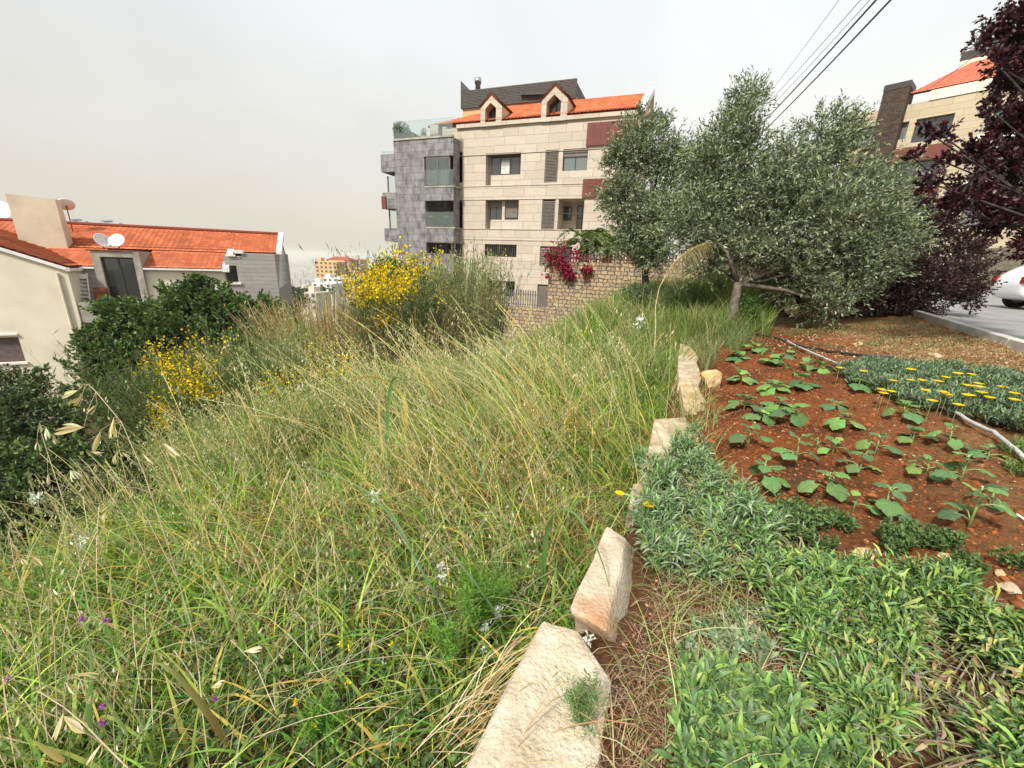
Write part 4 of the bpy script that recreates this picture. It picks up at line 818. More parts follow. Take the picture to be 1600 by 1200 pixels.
# the long ochre and pink block and its stepped neighbours
for i, (u_, v_, w_, fl_, m_, lb) in enumerate(((512, 446, 34, 7, 3, 'ochre apartment block at the left end of the long hillside row'), (530, 443, 34, 7, 2, 'pinkish apartment block in the middle of the long hillside row'), (549, 440, 30, 6, 2, 'pinkish apartment block at the right end of the long hillside row'),
        (522, 462, 30, 4, 1, 'white stepped block below the ochre hillside row'), (541, 464, 26, 4, 0, 'cream stepped block below the pinkish hillside row'), (505, 474, 30, 4, 1, 'white block lowest on the hillside beside the pines'), (487, 486, 18, 3, 0, 'cream block nearest the dry grass mound'),
        (478, 472, 20, 3, 0, 'small cream block among the valley pines'), (560, 455, 24, 4, 3, 'small ochre block partly behind the yellow broom'))):
    d = [330, 340, 350, 300, 300, 260, 210, 300, 320][i]; r_ = ray(u_, v_); p = CAM + r_ * d
    block(p, R(-14), w_ * d / 340 * .62, 11, fl_ if i > 2 else 6, CM[m_], lb, M_tile2 if i in (1,) else None, group='apartment rows on the valley hillside')
k = 0
nblk = 0
for i in range(900):
    u_ = rng.uniform(432, 604); v_ = 403 + rng.random() ** 1.6 * 42; p = cz(u_, v_, 0); d = math.hypot(p[0], p[1])
    if d > 5500 or d < 350 or nblk > 150: continue
    nblk += 1
    w_ = rng.uniform(14, 34); block(p, rng.uniform(-.6, .6), w_, rng.uniform(10, 16), int(rng.integers(3, 9)), CM[int(rng.choice([0, 0, 1, 2, 2, 4, 4]))], 'small pale apartment block in the hazy city in the valley', M_tile2 if rng.random() < .15 else None)
# far city strip, too many to count
mb = MB()
for i in range(1100):
    d = rng.uniform(2200, 6500); a = rng.uniform(-.72, -.15); x_, y_ = d * math.sin(a), d * math.cos(a); w_ = rng.uniform(12, 35); h = rng.uniform(10, 34) if rng.random() < .93 else rng.uniform(40, 75); z_ = vz(d)
    mb.box(x_ - w_ / 2, x_ + w_ / 2, y_, y_ + 14, z_ - 4, z_ + h)
tag(mb.build('distant_city', CM[4]), kind='stuff'); 
# pines of the valley
f = Fol(); tr = MB()
for (u_, v_, d, wpx, n) in ((452, 458, 240, 26, 9), (445, 470, 190, 24, 7), (465, 468, 220, 24, 7), (488, 462, 240, 18, 6), (585, 425, 600, 30, 8), ):
    for j in range(n):
        p = CAM + ray(u_ + rng.uniform(-wpx, wpx), v_ + rng.uniform(-5, 8)) * d; s_ = d / 240; P = rng.normal(size=(260, 3)); P = unit(P) * rng.random((260, 1)) ** .35 * [5.5 * s_ ** .6, 5.5 * s_ ** .6, 3 * s_ ** .5]
        f.leaves(P + p, rng.normal(size=(260, 3)), 1.6 * s_ ** .8, 1.2 * s_ ** .8, pal(260, [(.05, .075, .035), (.035, .055, .03)], .25), fine=False)
tag(f.obj('valley_woods', M_leaf), kind='stuff')
# ================================================================== trees and shrubs
def tree(name, label, cat, base_, blobs, leafL, leafW, cols, mat, dens=900, per=12, tl=.32, trunk_r=.12, bark=None, group=None, up=.45, var=.22, trunk_top=None, wts=None, droop=0, branches=True, fine=False, crown='crown'):
    """blobs (u,v,depth,rpx[,zscale]); trunk, limbs and branches as one mesh, the crown as leaves on twigs"""
    t = thing(name, label, cat, base_, 0, group); B0 = np.array(base_, float); f = Fol(); mb = MB(); tw_ = MB()
    cs = []
    for b_ in blobs:
        c = at(b_[0], b_[1], b_[2]) - B0; r = b_[3] * b_[2] / 640; cs.append((c, r, b_[4] if len(b_) > 4 else 1.0))
    cen = np.mean([c for c, r, d in cs], 0)
    top = np.array([cen[0] * .35, cen[1] * .35, max(.35, min(c[2] for c, r, d in cs) * .7)]) if trunk_top is None else np.array(trunk_top)
    if branches:
        mb.tube([(0, 0, -.3), top * [.1, .1, .3], top * [.6, .6, .7], top], [trunk_r * 1.5, trunk_r, trunk_r * .85, trunk_r * .7], 9)
        for c, r, d in cs:
            mid = (top + c) / 2 + rng.normal(0, .12, 3) + [0, 0, -.1 * r]; mb.tube([top * .97, mid, c, c + unit(c - cen) * r * .5], [trunk_r * .45, trunk_r * .3, trunk_r * .16, trunk_r * .05], 6)
            for k in range(7):
                dv = unit(rng.normal(size=3) + unit(c - cen) * .5 + [0, 0, .3]); s_ = c - unit(c - cen) * r * rng.uniform(0, .4)
                mb.tube([s_, s_ + dv * r * .5 + rng.normal(0, .04, 3), s_ + dv * r * .98], [trunk_r * .12, trunk_r * .07, trunk_r * .03], 4)
    for c, r, d in cs:
        n = max(8, int(dens * r * r * d)); dirs = unit(rng.normal(size=(n, 3))); rad = rng.random((n, 1)) ** .42
        # uneven outline: lobes modulated by noise of the direction
        lob = 1 + .28 * np.sin(dirs[:, :1] * 5 + c[0] * 3) * np.cos(dirs[:, 2:] * 4 + c[1] * 5) + rng.normal(0, .07, (n, 1))
        r = max(r - tl * .22, r * .7)
        P = c + dirs * rad * r * lob
        if n > 40:   # gather the twigs into sprays so that the crown breaks into clumps
            nc_ = max(5, n // 15); cc = P[:nc_]; k_ = rng.integers(0, nc_, n); pull = rng.uniform(.35, .85, (n, 1)); P = P * (1 - pull) + cc[k_] * pull + rng.normal(0, .03, (n, 3)); dirs = unit(unit(P - c) + .4 * dirs)
        D = unit(dirs * .7 + unit(c - cen)[None] * .2 + rng.normal(0, .45, (n, 3)) + [0, 0, up])
        Ls = min(tl, r * .75 + .04) * rng.uniform(.5, 1.2, n)
        k = np.linspace(.05, 1, per)
        Q = P[:, None] + D[:, None] * (Ls[:, None] * k[None])[..., None]; Q[..., 2] -= droop * (k[None] ** 2) * Ls[:, None]
        sd_ = unit(rng.normal(size=(n, per, 3))); LD = unit(D[:, None] * .75 + sd_ * .75); m_ = n * per
        tint = np.exp(rng.normal(0, .12, n)); C = pal(m_, cols, var, wts) * np.repeat(tint, per)[:, None]
        f.leaves(Q.reshape(m_, 3), LD.reshape(m_, 3), leafL * rng.uniform(.6, 1.15, m_), leafW * rng.uniform(.7, 1.2, m_), C, .2, fine)
        if branches:
            sel = rng.random(n) < .25
            for p_, d_, l_ in zip(P[sel][:400], D[sel][:400], Ls[sel][:400]): q = p_ - d_ * .15; e_ = p_ + d_ * l_; w_ = np.array([.004, .004, 0]); tw_.quad(q - w_, q + w_, e_ + w_ * .4, e_ - w_ * .4)
    f.obj(crown, mat, t)
    if branches: tr = mb.build('trunk', bark or M_bark, t, True); tw_.build('twigs', bark or M_bark, tr)
    return t
OL = [(.13, .165, .085), (.34, .38, .26), (.20, .25, .12), (.06, .085, .04)]
b0 = gp(1140, 516)
tree('olive_tree', 'large spreading olive tree with its trunk beside the vegetable bed', 'tree', b0, [
    (1165, 168, 9, 40, .8), (1150, 215, 9, 55), (1110, 270, 9.2, 70), (1190, 290, 8.9, 85), (1090, 345, 9.2, 80), (1240, 345, 8.8, 100), (1300, 250, 9, 60), (1285, 200, 9.1, 42, .8), (1330, 205, 9.1, 30, .6), (1330, 340, 9, 85), (1380, 290, 9.2, 50), (1340, 420, 8.9, 65), (1240, 425, 8.9, 58), (1165, 395, 8.9, 58), (1295, 475, 8.7, 40), (1100, 400, 9.2, 44), (1400, 370, 9.2, 50)],
    .105, .021, OL, M_silver, 520, 13, .42, .11, trunk_top=(.05, .1, 1.0), wts=[.3, .25, .25, .2])
b1 = at(1010, 470, 11.5); b1[2] = TZ(b1[0], b1[1])
tree('olive_tree', 'smaller upright olive tree nearest the big stone apartment building', 'tree', b1, [
    (1005, 205, 11, 34, .9), (990, 250, 11, 48), (975, 310, 11, 48), (1000, 365, 11, 55), (1045, 260, 11.2, 50), (1050, 330, 11, 60), (1020, 400, 11, 42), (965, 245, 11, 24), (1040, 200, 11.5, 22, .6)], .11, .022, OL, M_silver, 600, 13, .36, .12, wts=[.3, .25, .25, .2])
PL = [(.020, .006, .009), (.045, .012, .016), (.032, .009, .014), (.07, .018, .022)]
PB = [(.040, .020, .018), (.07, .035, .028), (.03, .012, .012), (.045, .035, .02)]
b2_ = at(1425, 520, 10.6); b2_[2] = TZ(b2_[0], b2_[1])
tree('plum_tree', 'low bushy purple leaved plum tree between the olive and the road', 'tree', b2_, [
    (1440, 430, 10.2, 65), (1490, 440, 10.2, 48), (1405, 470, 10.2, 50), (1450, 370, 10.4, 52), (1420, 325, 10.6, 34), (1500, 395, 10.4, 36), (1360, 300, 10.8, 30, .7), (1350, 470, 10.4, 48), (1430, 498, 10, 28), (1510, 470, 10, 26), (1290, 450, 11, 60), (1220, 450, 11.4, 60), (1385, 410, 10.5, 60)], .085, .04, PB, M_purple, 560, 11, .3, .07, bark=M_dbark)
b3 = at(1750, 560, 5.2); b3[2] = TZ(b3[0], b3[1])
tree('plum_tree', 'tall dark purple plum tree reaching in from the right edge', 'tree', b3, [
    (1590, 45, 5.4, 40), (1560, 100, 5.3, 20, .8), (1527, 68, 5.3, 13, .9), (1585, 130, 5.4, 30), (1575, 195, 5.4, 34), (1545, 170, 5.3, 14, .8), (1590, 255, 5.4, 45), (1535, 235, 5.4, 22), (1470, 210, 5.5, 16, .8), (1447, 205, 5.5, 10, .8), (1515, 290, 5.4, 34, .8), (1575, 320, 5.4, 42, .8), (1480, 255, 5.5, 14, .8), (1425, 245, 5.5, 10, .8), (1450, 285, 5.5, 16, .8), (1490, 320, 5.5, 18, .7), (1560, 350, 5.4, 22, .7), (1595, 390, 5.2, 14), (1680, 60, 5.4, 90), (1680, 220, 5.4, 90), (1680, 340, 5.3, 70)], .062, .036, PL, M_purple, 1700, 12, .24, .05, fine=False, trunk_top=(-.1, 0, 1.4), bark=M_dbark)
DG = [(.085, .14, .04), (.055, .10, .03), (.14, .20, .06), (.04, .075, .025)]
def gbase(u, v, d): p = at(u, v, d); p[2] = TZ(p[0], p[1]); return p
tree('evergreen_tree', 'dark round evergreen tree against the corner of the left house', 'tree', gbase(210, 560, 12), [
    (215, 500, 12, 42), (190, 540, 12, 55), (235, 560, 12, 55), (165, 580, 12, 38), (215, 610, 12, 52), (262, 600, 12, 55), (170, 625, 12, 46), (240, 650, 12, 48), (185, 500, 12, 40), (250, 520, 12, 46), (150, 540, 12, 30)], .12, .07, DG, M_leaf, 420, 11, .3, .14)
tree('evergreen_tree', 'broad dark green tree below the orange roof of the left house', 'tree', gbase(350, 530, 16), [
    (300, 465, 16, 34), (285, 500, 16, 45), (335, 480, 16, 42), (375, 490, 16, 38), (410, 495, 16, 36), (440, 500, 16, 34), (330, 530, 15.8, 55), (390, 540, 15.6, 55), (450, 530, 15.6, 38), (265, 470, 16.3, 22), (318, 446, 16, 16)], .15, .09, DG, M_leaf, 330, 11, .36, .16)
tree('evergreen_shrub', 'grey green leafy shrub in front of the cream house wall, at the left frame edge', 'shrub', gbase(40, 720, 8.5), [
    (40, 640, 8.5, 48), (90, 650, 8.5, 38), (10, 600, 8.6, 30), (60, 605, 8.6, 22), (110, 620, 8.5, 14, .6), (20, 690, 8.4, 55), (100, 690, 8.4, 38), (-40, 650, 8.5, 60), (65, 578, 8.6, 8, .7)], .075, .045, [(.09, .125, .05), (.065, .095, .04), (.13, .165, .075)], M_leaf, 800, 11, .24, .08)
tree('hedge_shrub', 'dense low dark leaved shrub spreading at the lower left of the slope', 'shrub', gbase(120, 800, 5.6), [
    (30, 740, 5.61, 60), (110, 725, 5.70, 48), (180, 735, 5.70, 48), (240, 760, 5.52, 46), (285, 745, 5.5, 34), (60, 800, 5.44, 65), (150, 800, 5.44, 62), (230, 810, 5.35, 40), (-50, 780, 5.44, 80), (20, 850, 5.10, 50), (110, 860, 5.10, 40)], .065, .045, [(.11, .17, .055), (.07, .115, .04), (.17, .23, .08), (.045, .07, .03)], M_leaf, 1250, 11, .18, .06, up=.6)
tree('evergreen_shrub', 'small dark green shrub at the foot of the low rubble wall', 'shrub', gbase(765, 530, 14), [(768, 500, 14, 20), (762, 515, 14, 22)], .1, .06, DG, M_leaf, 500, 10, .2, .05)
tree('evergreen_shrub', 'dark shrub behind the tall yellow broom, by the grey stone wing', 'shrub', gbase(610, 450, 14), [(610, 425, 14, 26), (595, 440, 14, 26), (635, 440, 14, 40), (660, 470, 14, 45), (700, 460, 14, 36)], .1, .05, DG, M_leaf, 400, 10, .25, .05)
tree('leafy_shrub', 'bright green leafy shrub to the right of the olive trunk', 'shrub', gp(1165, 512), [(1172, 480, 8.9, 15), (1176, 496, 8.7, 13)], .07, .04, [(.09, .16, .04), (.06, .11, .03)], M_leaf, 1400, 8, .14, .02)

tree('leafy_shrub', 'blue green bushy shrub in the grass left of the olive trunk', 'shrub', gbase(1070, 500, 10.3), [(1045, 470, 10.4, 26, .8), (1085, 468, 10.2, 28, .8), (1110, 480, 10, 20), (1015, 462, 10.8, 24, .8), (985, 455, 11.2, 20, .8), (1120, 455, 10.3, 18)], .06, .018, [(.10, .16, .07), (.14, .20, .09), (.08, .12, .05)], M_leaf, 900, 10, .2, .02)
# ---- yellow broom
def broom(label, base_, h, spread, n, zone, nfl, lean=.0, az0=None, scrub=(.10, .13, .05), fs=.05):
    t = thing('yellow_broom', label, 'shrub', base_, 0, 'yellow flowering broom shrubs'); f = Fol()
    az = rng.uniform(0, 6.28, n); r0 = rng.random(n) ** .5 * spread * .25; P = np.stack([np.cos(az) * r0, np.sin(az) * r0, np.full(n, -.1)], 1)
    ln = rng.uniform(.02, .45, n) * spread / h * 2; H = h * rng.uniform(.55, 1.0, n)
    sp = f.blades(P, H, .005 + .0008 * np.linalg.norm(base_[:2]), az, ln, rng.uniform(-.05, .12, n), pal(n, [scrub, (.07, .08, .04), (.16, .13, .08)], .2, [.5, .3, .2]), 5, pal(n, [(.10, .16, .05), (.14, .2, .07)], .2), const=False)
    # side twigs
    i = rng.integers(0, n, n * 16); tt = rng.uniform(.3, .98, n * 16); seg = np.minimum((tt * 5).astype(int), 4); fr = tt * 5 - seg
    Q = sp[i, seg] * (1 - fr[:, None]) + sp[i, seg + 1] * fr[:, None]; m_ = len(Q)
    f.leaves(Q, rng.normal(0, .5, (m_, 3)) + [0, 0, 1.0], rng.uniform(.06, .18, m_) * (h / 2.5) ** .5, .004 + .0005 * np.linalg.norm(base_[:2]), pal(m_, [(.08, .13, .04), (.12, .17, .06), (.13, .11, .06)], .2), .1, False)
    f.obj('stems', M_leaf, t)
    g = Fol(); W_ = Q + np.asarray(base_); u_, v_ = proj(W_); ok = np.zeros(m_, bool)
    dens_ = np.zeros(m_)
    for (cu, cv, ru, rv, wt) in zone: dens_ = np.maximum(dens_, wt * np.exp(-(((u_ - cu) / ru) ** 2 + ((v_ - cv) / rv) ** 2) * 1.2))
    idx = np.argsort(-(dens_ ** .7 * rng.random(m_) ** 1.6))[:nfl]; idx = idx[dens_[idx] > .03]
    F_ = Q[idx]; k = 5; Pf = np.repeat(F_, k, 0) + rng.normal(0, .055, (len(F_) * k, 3)) * [1, 1, 1.5]; m2 = len(Pf)
    g.leaves(Pf, rng.normal(size=(m2, 3)) + [0, 0, .4], fs * rng.uniform(.7, 1.2, m2), fs * .8, pal(m2, [(.80, .58, .010), (.72, .48, .008), (.85, .68, .03)], .1), .4, True)
    g.obj('flowers', M_petal, t); return t
pb = gbase(635, 560, 9.6); topz = at(640, 385, 9.6)[2]
broom('tall yellow broom in full flower in front of the stone building', pb, topz - pb[2] + .1, 1.75, 650, [(645, 402, 42, 18, 1), (595, 440, 40, 22, .9), (570, 455, 22, 14, .8), (625, 430, 22, 14, .7), (690, 385, 14, 12, .5), (605, 500, 18, 8, .3), (690, 470, 10, 14, .15)], 760, scrub=(.12, .11, .07))
pb = gbase(300, 680, 6.9); topz = at(300, 505, 6.9)[2]
broom('yellow broom lower on the slope beside the round dark tree', pb, topz - pb[2] + .1, 1.7, 520, [(265, 560, 32, 30, 1), (300, 590, 38, 34, .9), (340, 540, 60, 22, .35), (255, 650, 16, 22, .9), (285, 530, 24, 16, .5), (330, 610, 26, 20, .5), (400, 520, 30, 20, .15)], 640, fs=.038)
pb = gbase(490, 640, 7.2); topz = at(490, 515, 7.2)[2]
broom('thin straggly yellow broom between the two denser ones', pb, topz - pb[2], 1.7, 200, [(500, 545, 60, 16, .9), (520, 580, 60, 20, .6), (440, 600, 50, 25, .5), (430, 510, 40, 20, .5)], 280, fs=.034)
pb = gbase(770, 540, 12.5); topz = at(770, 378, 12.5)[2]
broom('wispy pale broom stems with few flowers before the barred window', pb, topz - pb[2], .9, 120, [(775, 385, 18, 6, 1)], 16, scrub=(.2, .19, .12))

# ---- tall grey weeds and dry tussock behind the grass
def weeds(name, label, cat, base_, h, spread, n, stem_cols, seed_cols, seed_n=6, L_=.06, az0=None, ln=.15, w_=.009, group=None, cu=.1):
    t = thing(name, label, cat, base_, 0, group); f = Fol(); a = rng.uniform(0, 6.28, n); r0 = rng.random(n) ** .5 * spread; P = np.stack([np.cos(a) * r0, np.sin(a) * r0, np.full(n, -.15)], 1)
    gx_ = np.asarray(base_)[None, :] + P; P[:, 2] = TZ(gx_[:, 0], gx_[:, 1]) - base_[2] - .05
    az = a if az0 is None else rng.normal(az0, .7, n)
    sp = f.blades(P, h * rng.uniform(.55, 1.05, n), w_, az, rng.uniform(0, ln, n), rng.uniform(-.05, cu, n), pal(n, stem_cols, .2), 5, const=True)
    m_ = n * seed_n; i = np.repeat(np.arange(n), seed_n); tt = rng.uniform(.55, 1, m_); sg = np.minimum((tt * 5).astype(int), 4); fr = tt * 5 - sg; Q = sp[i, sg] * (1 - fr[:, None]) + sp[i, sg + 1] * fr[:, None] + rng.normal(0, .03, (m_, 3))
    f.leaves(Q, rng.normal(0, .6, (m_, 3)) + [0, 0, .8], L_ * rng.uniform(.6, 1.3, m_), L_ * .25, pal(m_, seed_cols, .2), .1, False); f.obj('stems', M_grass, t); return t
STR = [(.42, .33, .17), (.50, .42, .25), (.34, .25, .12)]
GRW = [(.24, .29, .13), (.34, .36, .19), (.14, .21, .07)]
q_ = gbase(715, 560, 10.5); weeds('tall_weeds', 'pale grey green clump of tall seeding weeds right of the large broom', 'weeds', q_, at(715, 395, 10.5)[2] - q_[2], .85, 420, GRW, GRW + STR, 22, .09, w_=.012)
q_ = gbase(655, 560, 9.2); weeds('brushwood', 'brown tangle of bare stems under the large yellow broom', 'shrub', q_, at(655, 470, 9.2)[2] - q_[2], 1.0, 500, [(.22, .16, .10), (.3, .23, .15), (.14, .10, .06)], [(.18, .22, .08), (.26, .21, .12)], 10, .08, ln=.5, w_=.012, cu=.3)
q_ = gbase(520, 560, 11.5); weeds('dry_tussock', 'straw coloured dry grass mound between the city view and the broom', 'grass', q_, at(520, 462, 11.5)[2] - q_[2], 1.1, 1500, STR, STR + GRW, 6, .09, ln=.25, w_=.014, cu=.25)
q_ = gbase(375, 640, 8.0); weeds('tall_weeds', 'dense grey green stand of oats left of centre behind the lower broom', 'weeds', q_, at(375, 525, 8)[2] - q_[2], 1.3, 1400, GRW, GRW, 9, .06, ln=.12, w_=.008)
for (u_, v_, d_, vt, sp_, n_, lb) in ((480, 650, 6.2, 585, 1.0, 900, 'loose stand of green oats on the slope below the thin broom'), (600, 640, 7.0, 560, 1.1, 900, 'loose stand of green oats below the tall broom'), (380, 710, 5.6, 620, .8, 900, 'pale stand of green oats below the lower broom'), (720, 600, 8.0, 535, 1.1, 700, 'loose stand of green oats below the grey weeds')):
    q_ = gbase(u_, v_, d_); weeds('wild_oats', lb, 'grass', q_, max(.6, at(u_, vt, d_)[2] - q_[2]), sp_, n_, [(.25, .36, .08), (.36, .42, .14), (.50, .44, .22), (.16, .26, .06)], [(.40, .43, .22), (.5, .46, .28), (.3, .36, .15)], 9, .045, ln=.3, w_=.007, cu=.4)
q_ = gbase(230, 800, 5.4); weeds('brushwood', 'small brown thorny tangle at the edge of the dark low shrub', 'shrub', q_, at(280, 700, 5.4)[2] - q_[2], .4, 200, [(.15, .10, .07), (.22, .16, .11)], [(.16, .12, .07)], 4, .04, ln=.8, w_=.006, cu=.4)

# ================================================================== grass field (nobody could count it)
f = Fol()
def field(n, rmin, rmax, pw, a0=-64, a1=40, smin=.04, smax=14):
    r = rmin + (rmax - rmin) * rng.random(n) ** pw; a = np.radians(rng.uniform(a0, a1, n)); x_ = r * np.sin(a); y_ = r * np.cos(a); s, q = sq(x_, y_)
    ok = (s > smin) & (s < smax) & ~((y_ > 17)); x_, y_, r, s = x_[ok], y_[ok], r[ok], s[ok]; u_, v_ = proj(np.stack([x_, y_, TZ(x_, y_)], 1)); ok = ~((u_ < 320) & (v_ < 905 - .57 * u_)); x_, y_, r, s = x_[ok], y_[ok], r[ok], s[ok]
    return np.stack([x_, y_, TZ(x_, y_) - .03], 1), r, s
G1 = np.array([(.15, .31, .03), (.27, .43, .045), (.46, .52, .07), (.07, .17, .025)]); G2 = np.array([(.62, .46, .14), (.46, .27, .08), (.55, .46, .26), (.34, .22, .10)]); G3 = np.array([(.22, .31, .10), (.32, .40, .15), (.12, .20, .06)])
def mixcol(P, n, extra=0.0):
    x_, y_ = P[:, 0], P[:, 1]; u_, v_ = proj(P + [0, 0, .3])
    z1 = vnoise(x_, y_, .7, 21); z2 = vnoise(x_, y_, 1.6, 33)
    dry = .12 + .95 * (z1 - .5) + .55 * np.exp(-((x_ + .6) ** 2 + (y_ - 3.2) ** 2) / 1.6) + .45 * np.exp(-((x_ - 1.0) ** 2 / .5 + (y_ - 4.0) ** 2 / 1.5)) - .35 * sstep(5.5, 8, y_) * sstep(-1, 2, x_) + extra
    grey = .04 + .30 * sstep(-1.0, -2.6, x_) * sstep(1.8, 3.5, y_) + .3 * (z2 - .5)
    rr_ = rng.random(n); C = np.where((rr_ < dry.clip(.04, .85))[:, None], pal(n, G2, .22), np.where((rng.random(n) < grey.clip(0, .8))[:, None], pal(n, G3, .2), pal(n, G1, .25)))
    return C
# undergrowth
def thin(P, r, s, sc_, lo, seed, near=2.0):
    k = vnoise(P[:, 0], P[:, 1], sc_, seed) * .6 + vnoise(P[:, 0], P[:, 1], sc_ * .4, seed + 7) * .4
    ok = rng.random(len(P)) < np.clip((k - lo) * 3.2, .08, 1) * (.45 + .55 * sstep(near * .7, near * 1.6, r)); return P[ok], r[ok], s[ok]
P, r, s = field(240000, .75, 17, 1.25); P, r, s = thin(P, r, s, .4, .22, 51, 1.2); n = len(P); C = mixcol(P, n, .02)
f.blades(P, rng.uniform(.07, .30, n) * (.5 + .5 * sstep(.8, 3, r)), .0035 + .0012 * r, rng.uniform(0, 6.28, n), rng.uniform(.1, .9, n), rng.uniform(0, .5, n), C * .5, 2, C * .85, droop=rng.uniform(0, .4, n))  # shade of the gaps put into the blade colour, deepest at the roots
# mid grass
P, r, s = field(84000, 1.0, 17, 1.1, smin=.1); P, r, s = thin(P, r, s, .5, .40, 61, 2.4); n = len(P); C = mixcol(P, n, -.08)
hgt = (.12 + .85 * vnoise(P[:, 0], P[:, 1], .6, 40) ** 1.6) * rng.uniform(.6, 1.2, n) * (.35 + .65 * sstep(.9, 3.2, r)) * (.5 + .5 * sstep(.1, .8, s)); az = np.where(rng.random(n) < .3, rng.normal(np.pi * .95, .8, n), rng.uniform(0, 6.28, n))
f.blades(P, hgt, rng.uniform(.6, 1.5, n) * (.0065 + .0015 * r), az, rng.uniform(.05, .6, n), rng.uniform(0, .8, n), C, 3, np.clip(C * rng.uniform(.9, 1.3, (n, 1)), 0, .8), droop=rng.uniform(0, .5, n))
# fine bright green haze of grass where the slope rises to the olives
P, r, s = field(52000, 6.5, 16.5, .9, -6, 34, -1.6, 4.5); k_ = (s > 0) | (P[:, 1] > 8.3 + rng.random(len(P)) * .6); P, r, s = P[k_], r[k_], s[k_]; P, r, s = thin(P, r, s, .6, .2, 71, .5); n = len(P); C = pal(n, [(.13, .22, .04), (.19, .30, .06), (.29, .37, .10), (.40, .36, .17)], .22)
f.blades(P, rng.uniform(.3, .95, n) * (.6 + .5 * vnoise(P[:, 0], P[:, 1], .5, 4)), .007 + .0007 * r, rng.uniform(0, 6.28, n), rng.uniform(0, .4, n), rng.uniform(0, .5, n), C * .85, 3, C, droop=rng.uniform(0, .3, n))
# long arching stalks leaning to the upper left, with oat spikelets
def stalks(P, r, H, az, lean, curve, dp, C, w_, nsp=12, Ls=.028, frac=.4, sc_=None):
    n = len(P); sp = f.blades(P, H, w_, az, lean, curve, C, 7, C * 1.05, droop=dp, const=True)
    m_ = n * nsp; i = np.repeat(np.arange(n), nsp); tt = 1 - frac * rng.random(m_); sg = np.minimum((tt * 7).astype(int), 6); fr = tt * 7 - sg; Q = sp[i, sg] * (1 - fr[:, None]) + sp[i, sg + 1] * fr[:, None]
    off = rng.normal(0, .022, (m_, 3)) * (1 + .03 * r[i])[:, None]; off[:, 2] = -np.abs(off[:, 2]) * 1.2
    f.leaves(Q + off, np.stack([rng.normal(0, .35, m_), rng.normal(0, .35, m_), -np.ones(m_)], 1), Ls * rng.uniform(.7, 1.3, m_), Ls * .26 * (1 + .06 * r[i]), pal(m_, sc_ if sc_ is not None else [(.52, .46, .28), (.42, .40, .24), (.60, .54, .38), (.30, .32, .18)], .15), .15, True)
P, r, s = field(2800, 1.7, 12, 1.0, -62, 22, .35, 10); n = len(P); C = np.where((rng.random(n) < .55)[:, None], pal(n, [(.33, .35, .14), (.26, .31, .12)], .15), pal(n, [(.55, .46, .24), (.50, .38, .16)], .15))
stalks(P, r, rng.uniform(.55, 1.05, n) * (.6 + .4 * sstep(1.5, 3.5, r)), np.where(rng.random(n) < .6, rng.normal(np.pi * .97, .5, n), rng.uniform(0, 6.28, n)), rng.uniform(.05, .5, n), rng.uniform(.0, .5, n), rng.uniform(0, .3, n), C, .0022 + .0007 * r, 10, .03)
# long leaning culms in the centre
n = 230; th = rng.uniform(-.9, .9, n); x_ = rng.uniform(-.9, 1.3, n); y_ = rng.uniform(2.6, 5.6, n); P = np.stack([x_, y_, TZ(x_, y_)], 1); r = np.hypot(x_, y_)
C = pal(n, [(.42, .42, .17), (.55, .46, .20), (.60, .42, .12), (.30, .38, .14), (.5, .48, .26)], .12)
stalks(P, r, rng.uniform(.9, 1.6, n), rng.normal(np.pi * .93, .35, n), rng.uniform(.2, .75, n), rng.uniform(.1, .6, n), rng.uniform(.05, .35, n), C * 1.1, .0035 + .0009 * r, 5, .03, .2)
# taller culms rising in front of the shrubs
n = 260; x_ = rng.uniform(-3.2, 1.6, n); y_ = rng.uniform(3.4, 7.2, n); P = np.stack([x_, y_, TZ(x_, y_)], 1); r = np.hypot(x_, y_)
C = pal(n, [(.50, .52, .20), (.62, .54, .26), (.42, .50, .18), (.66, .52, .2)], .1)
stalks(P, r, rng.uniform(1.0, 1.75, n), rng.normal(np.pi * .95, .5, n), rng.uniform(.05, .55, n), rng.uniform(.0, .35, n), rng.uniform(.0, .15, n), C, .004 + .0006 * r, 14, .035, .3, [(.55, .50, .30), (.45, .46, .25), (.65, .6, .42)])
# criss-crossing bent straw near the camera
n = 480; rr = rng.uniform(1.1, 3.2, n); a = np.radians(rng.uniform(-60, 16, n)); x_ = rr * np.sin(a); y_ = rr * np.cos(a); s, q = sq(x_, y_); ok = s > .15; x_, y_, rr = x_[ok], y_[ok], rr[ok]; n = len(x_); P = np.stack([x_, y_, TZ(x_, y_)], 1)
C = pal(n, [(.55, .46, .27), (.46, .36, .19), (.60, .54, .38), (.32, .36, .15)], .15); f.blades(P, rng.uniform(.2, .6, n), .0032, rng.uniform(0, 6.28, n), rng.uniform(.3, 1.5, n), rng.uniform(0, .8, n), C, 5, droop=rng.uniform(.2, .8, n), const=True)
# broad leaves of coarse grass
P, r, s = field(6500, 1.1, 9, 1.0, -60, 30, .1, 9); n = len(P); C = pal(n, [(.12, .25, .04), (.22, .38, .055), (.38, .46, .09), (.58, .42, .10)], .15, [.35, .3, .2, .15])
f.blades(P, rng.uniform(.25, .6, n) * (.6 + .4 * sstep(1, 3, r)), rng.uniform(.008, .022, n), rng.normal(np.pi * .95, 1.3, n), rng.uniform(.1, .7, n), rng.uniform(.2, .9, n), C, 6, droop=rng.uniform(.2, .7, n))
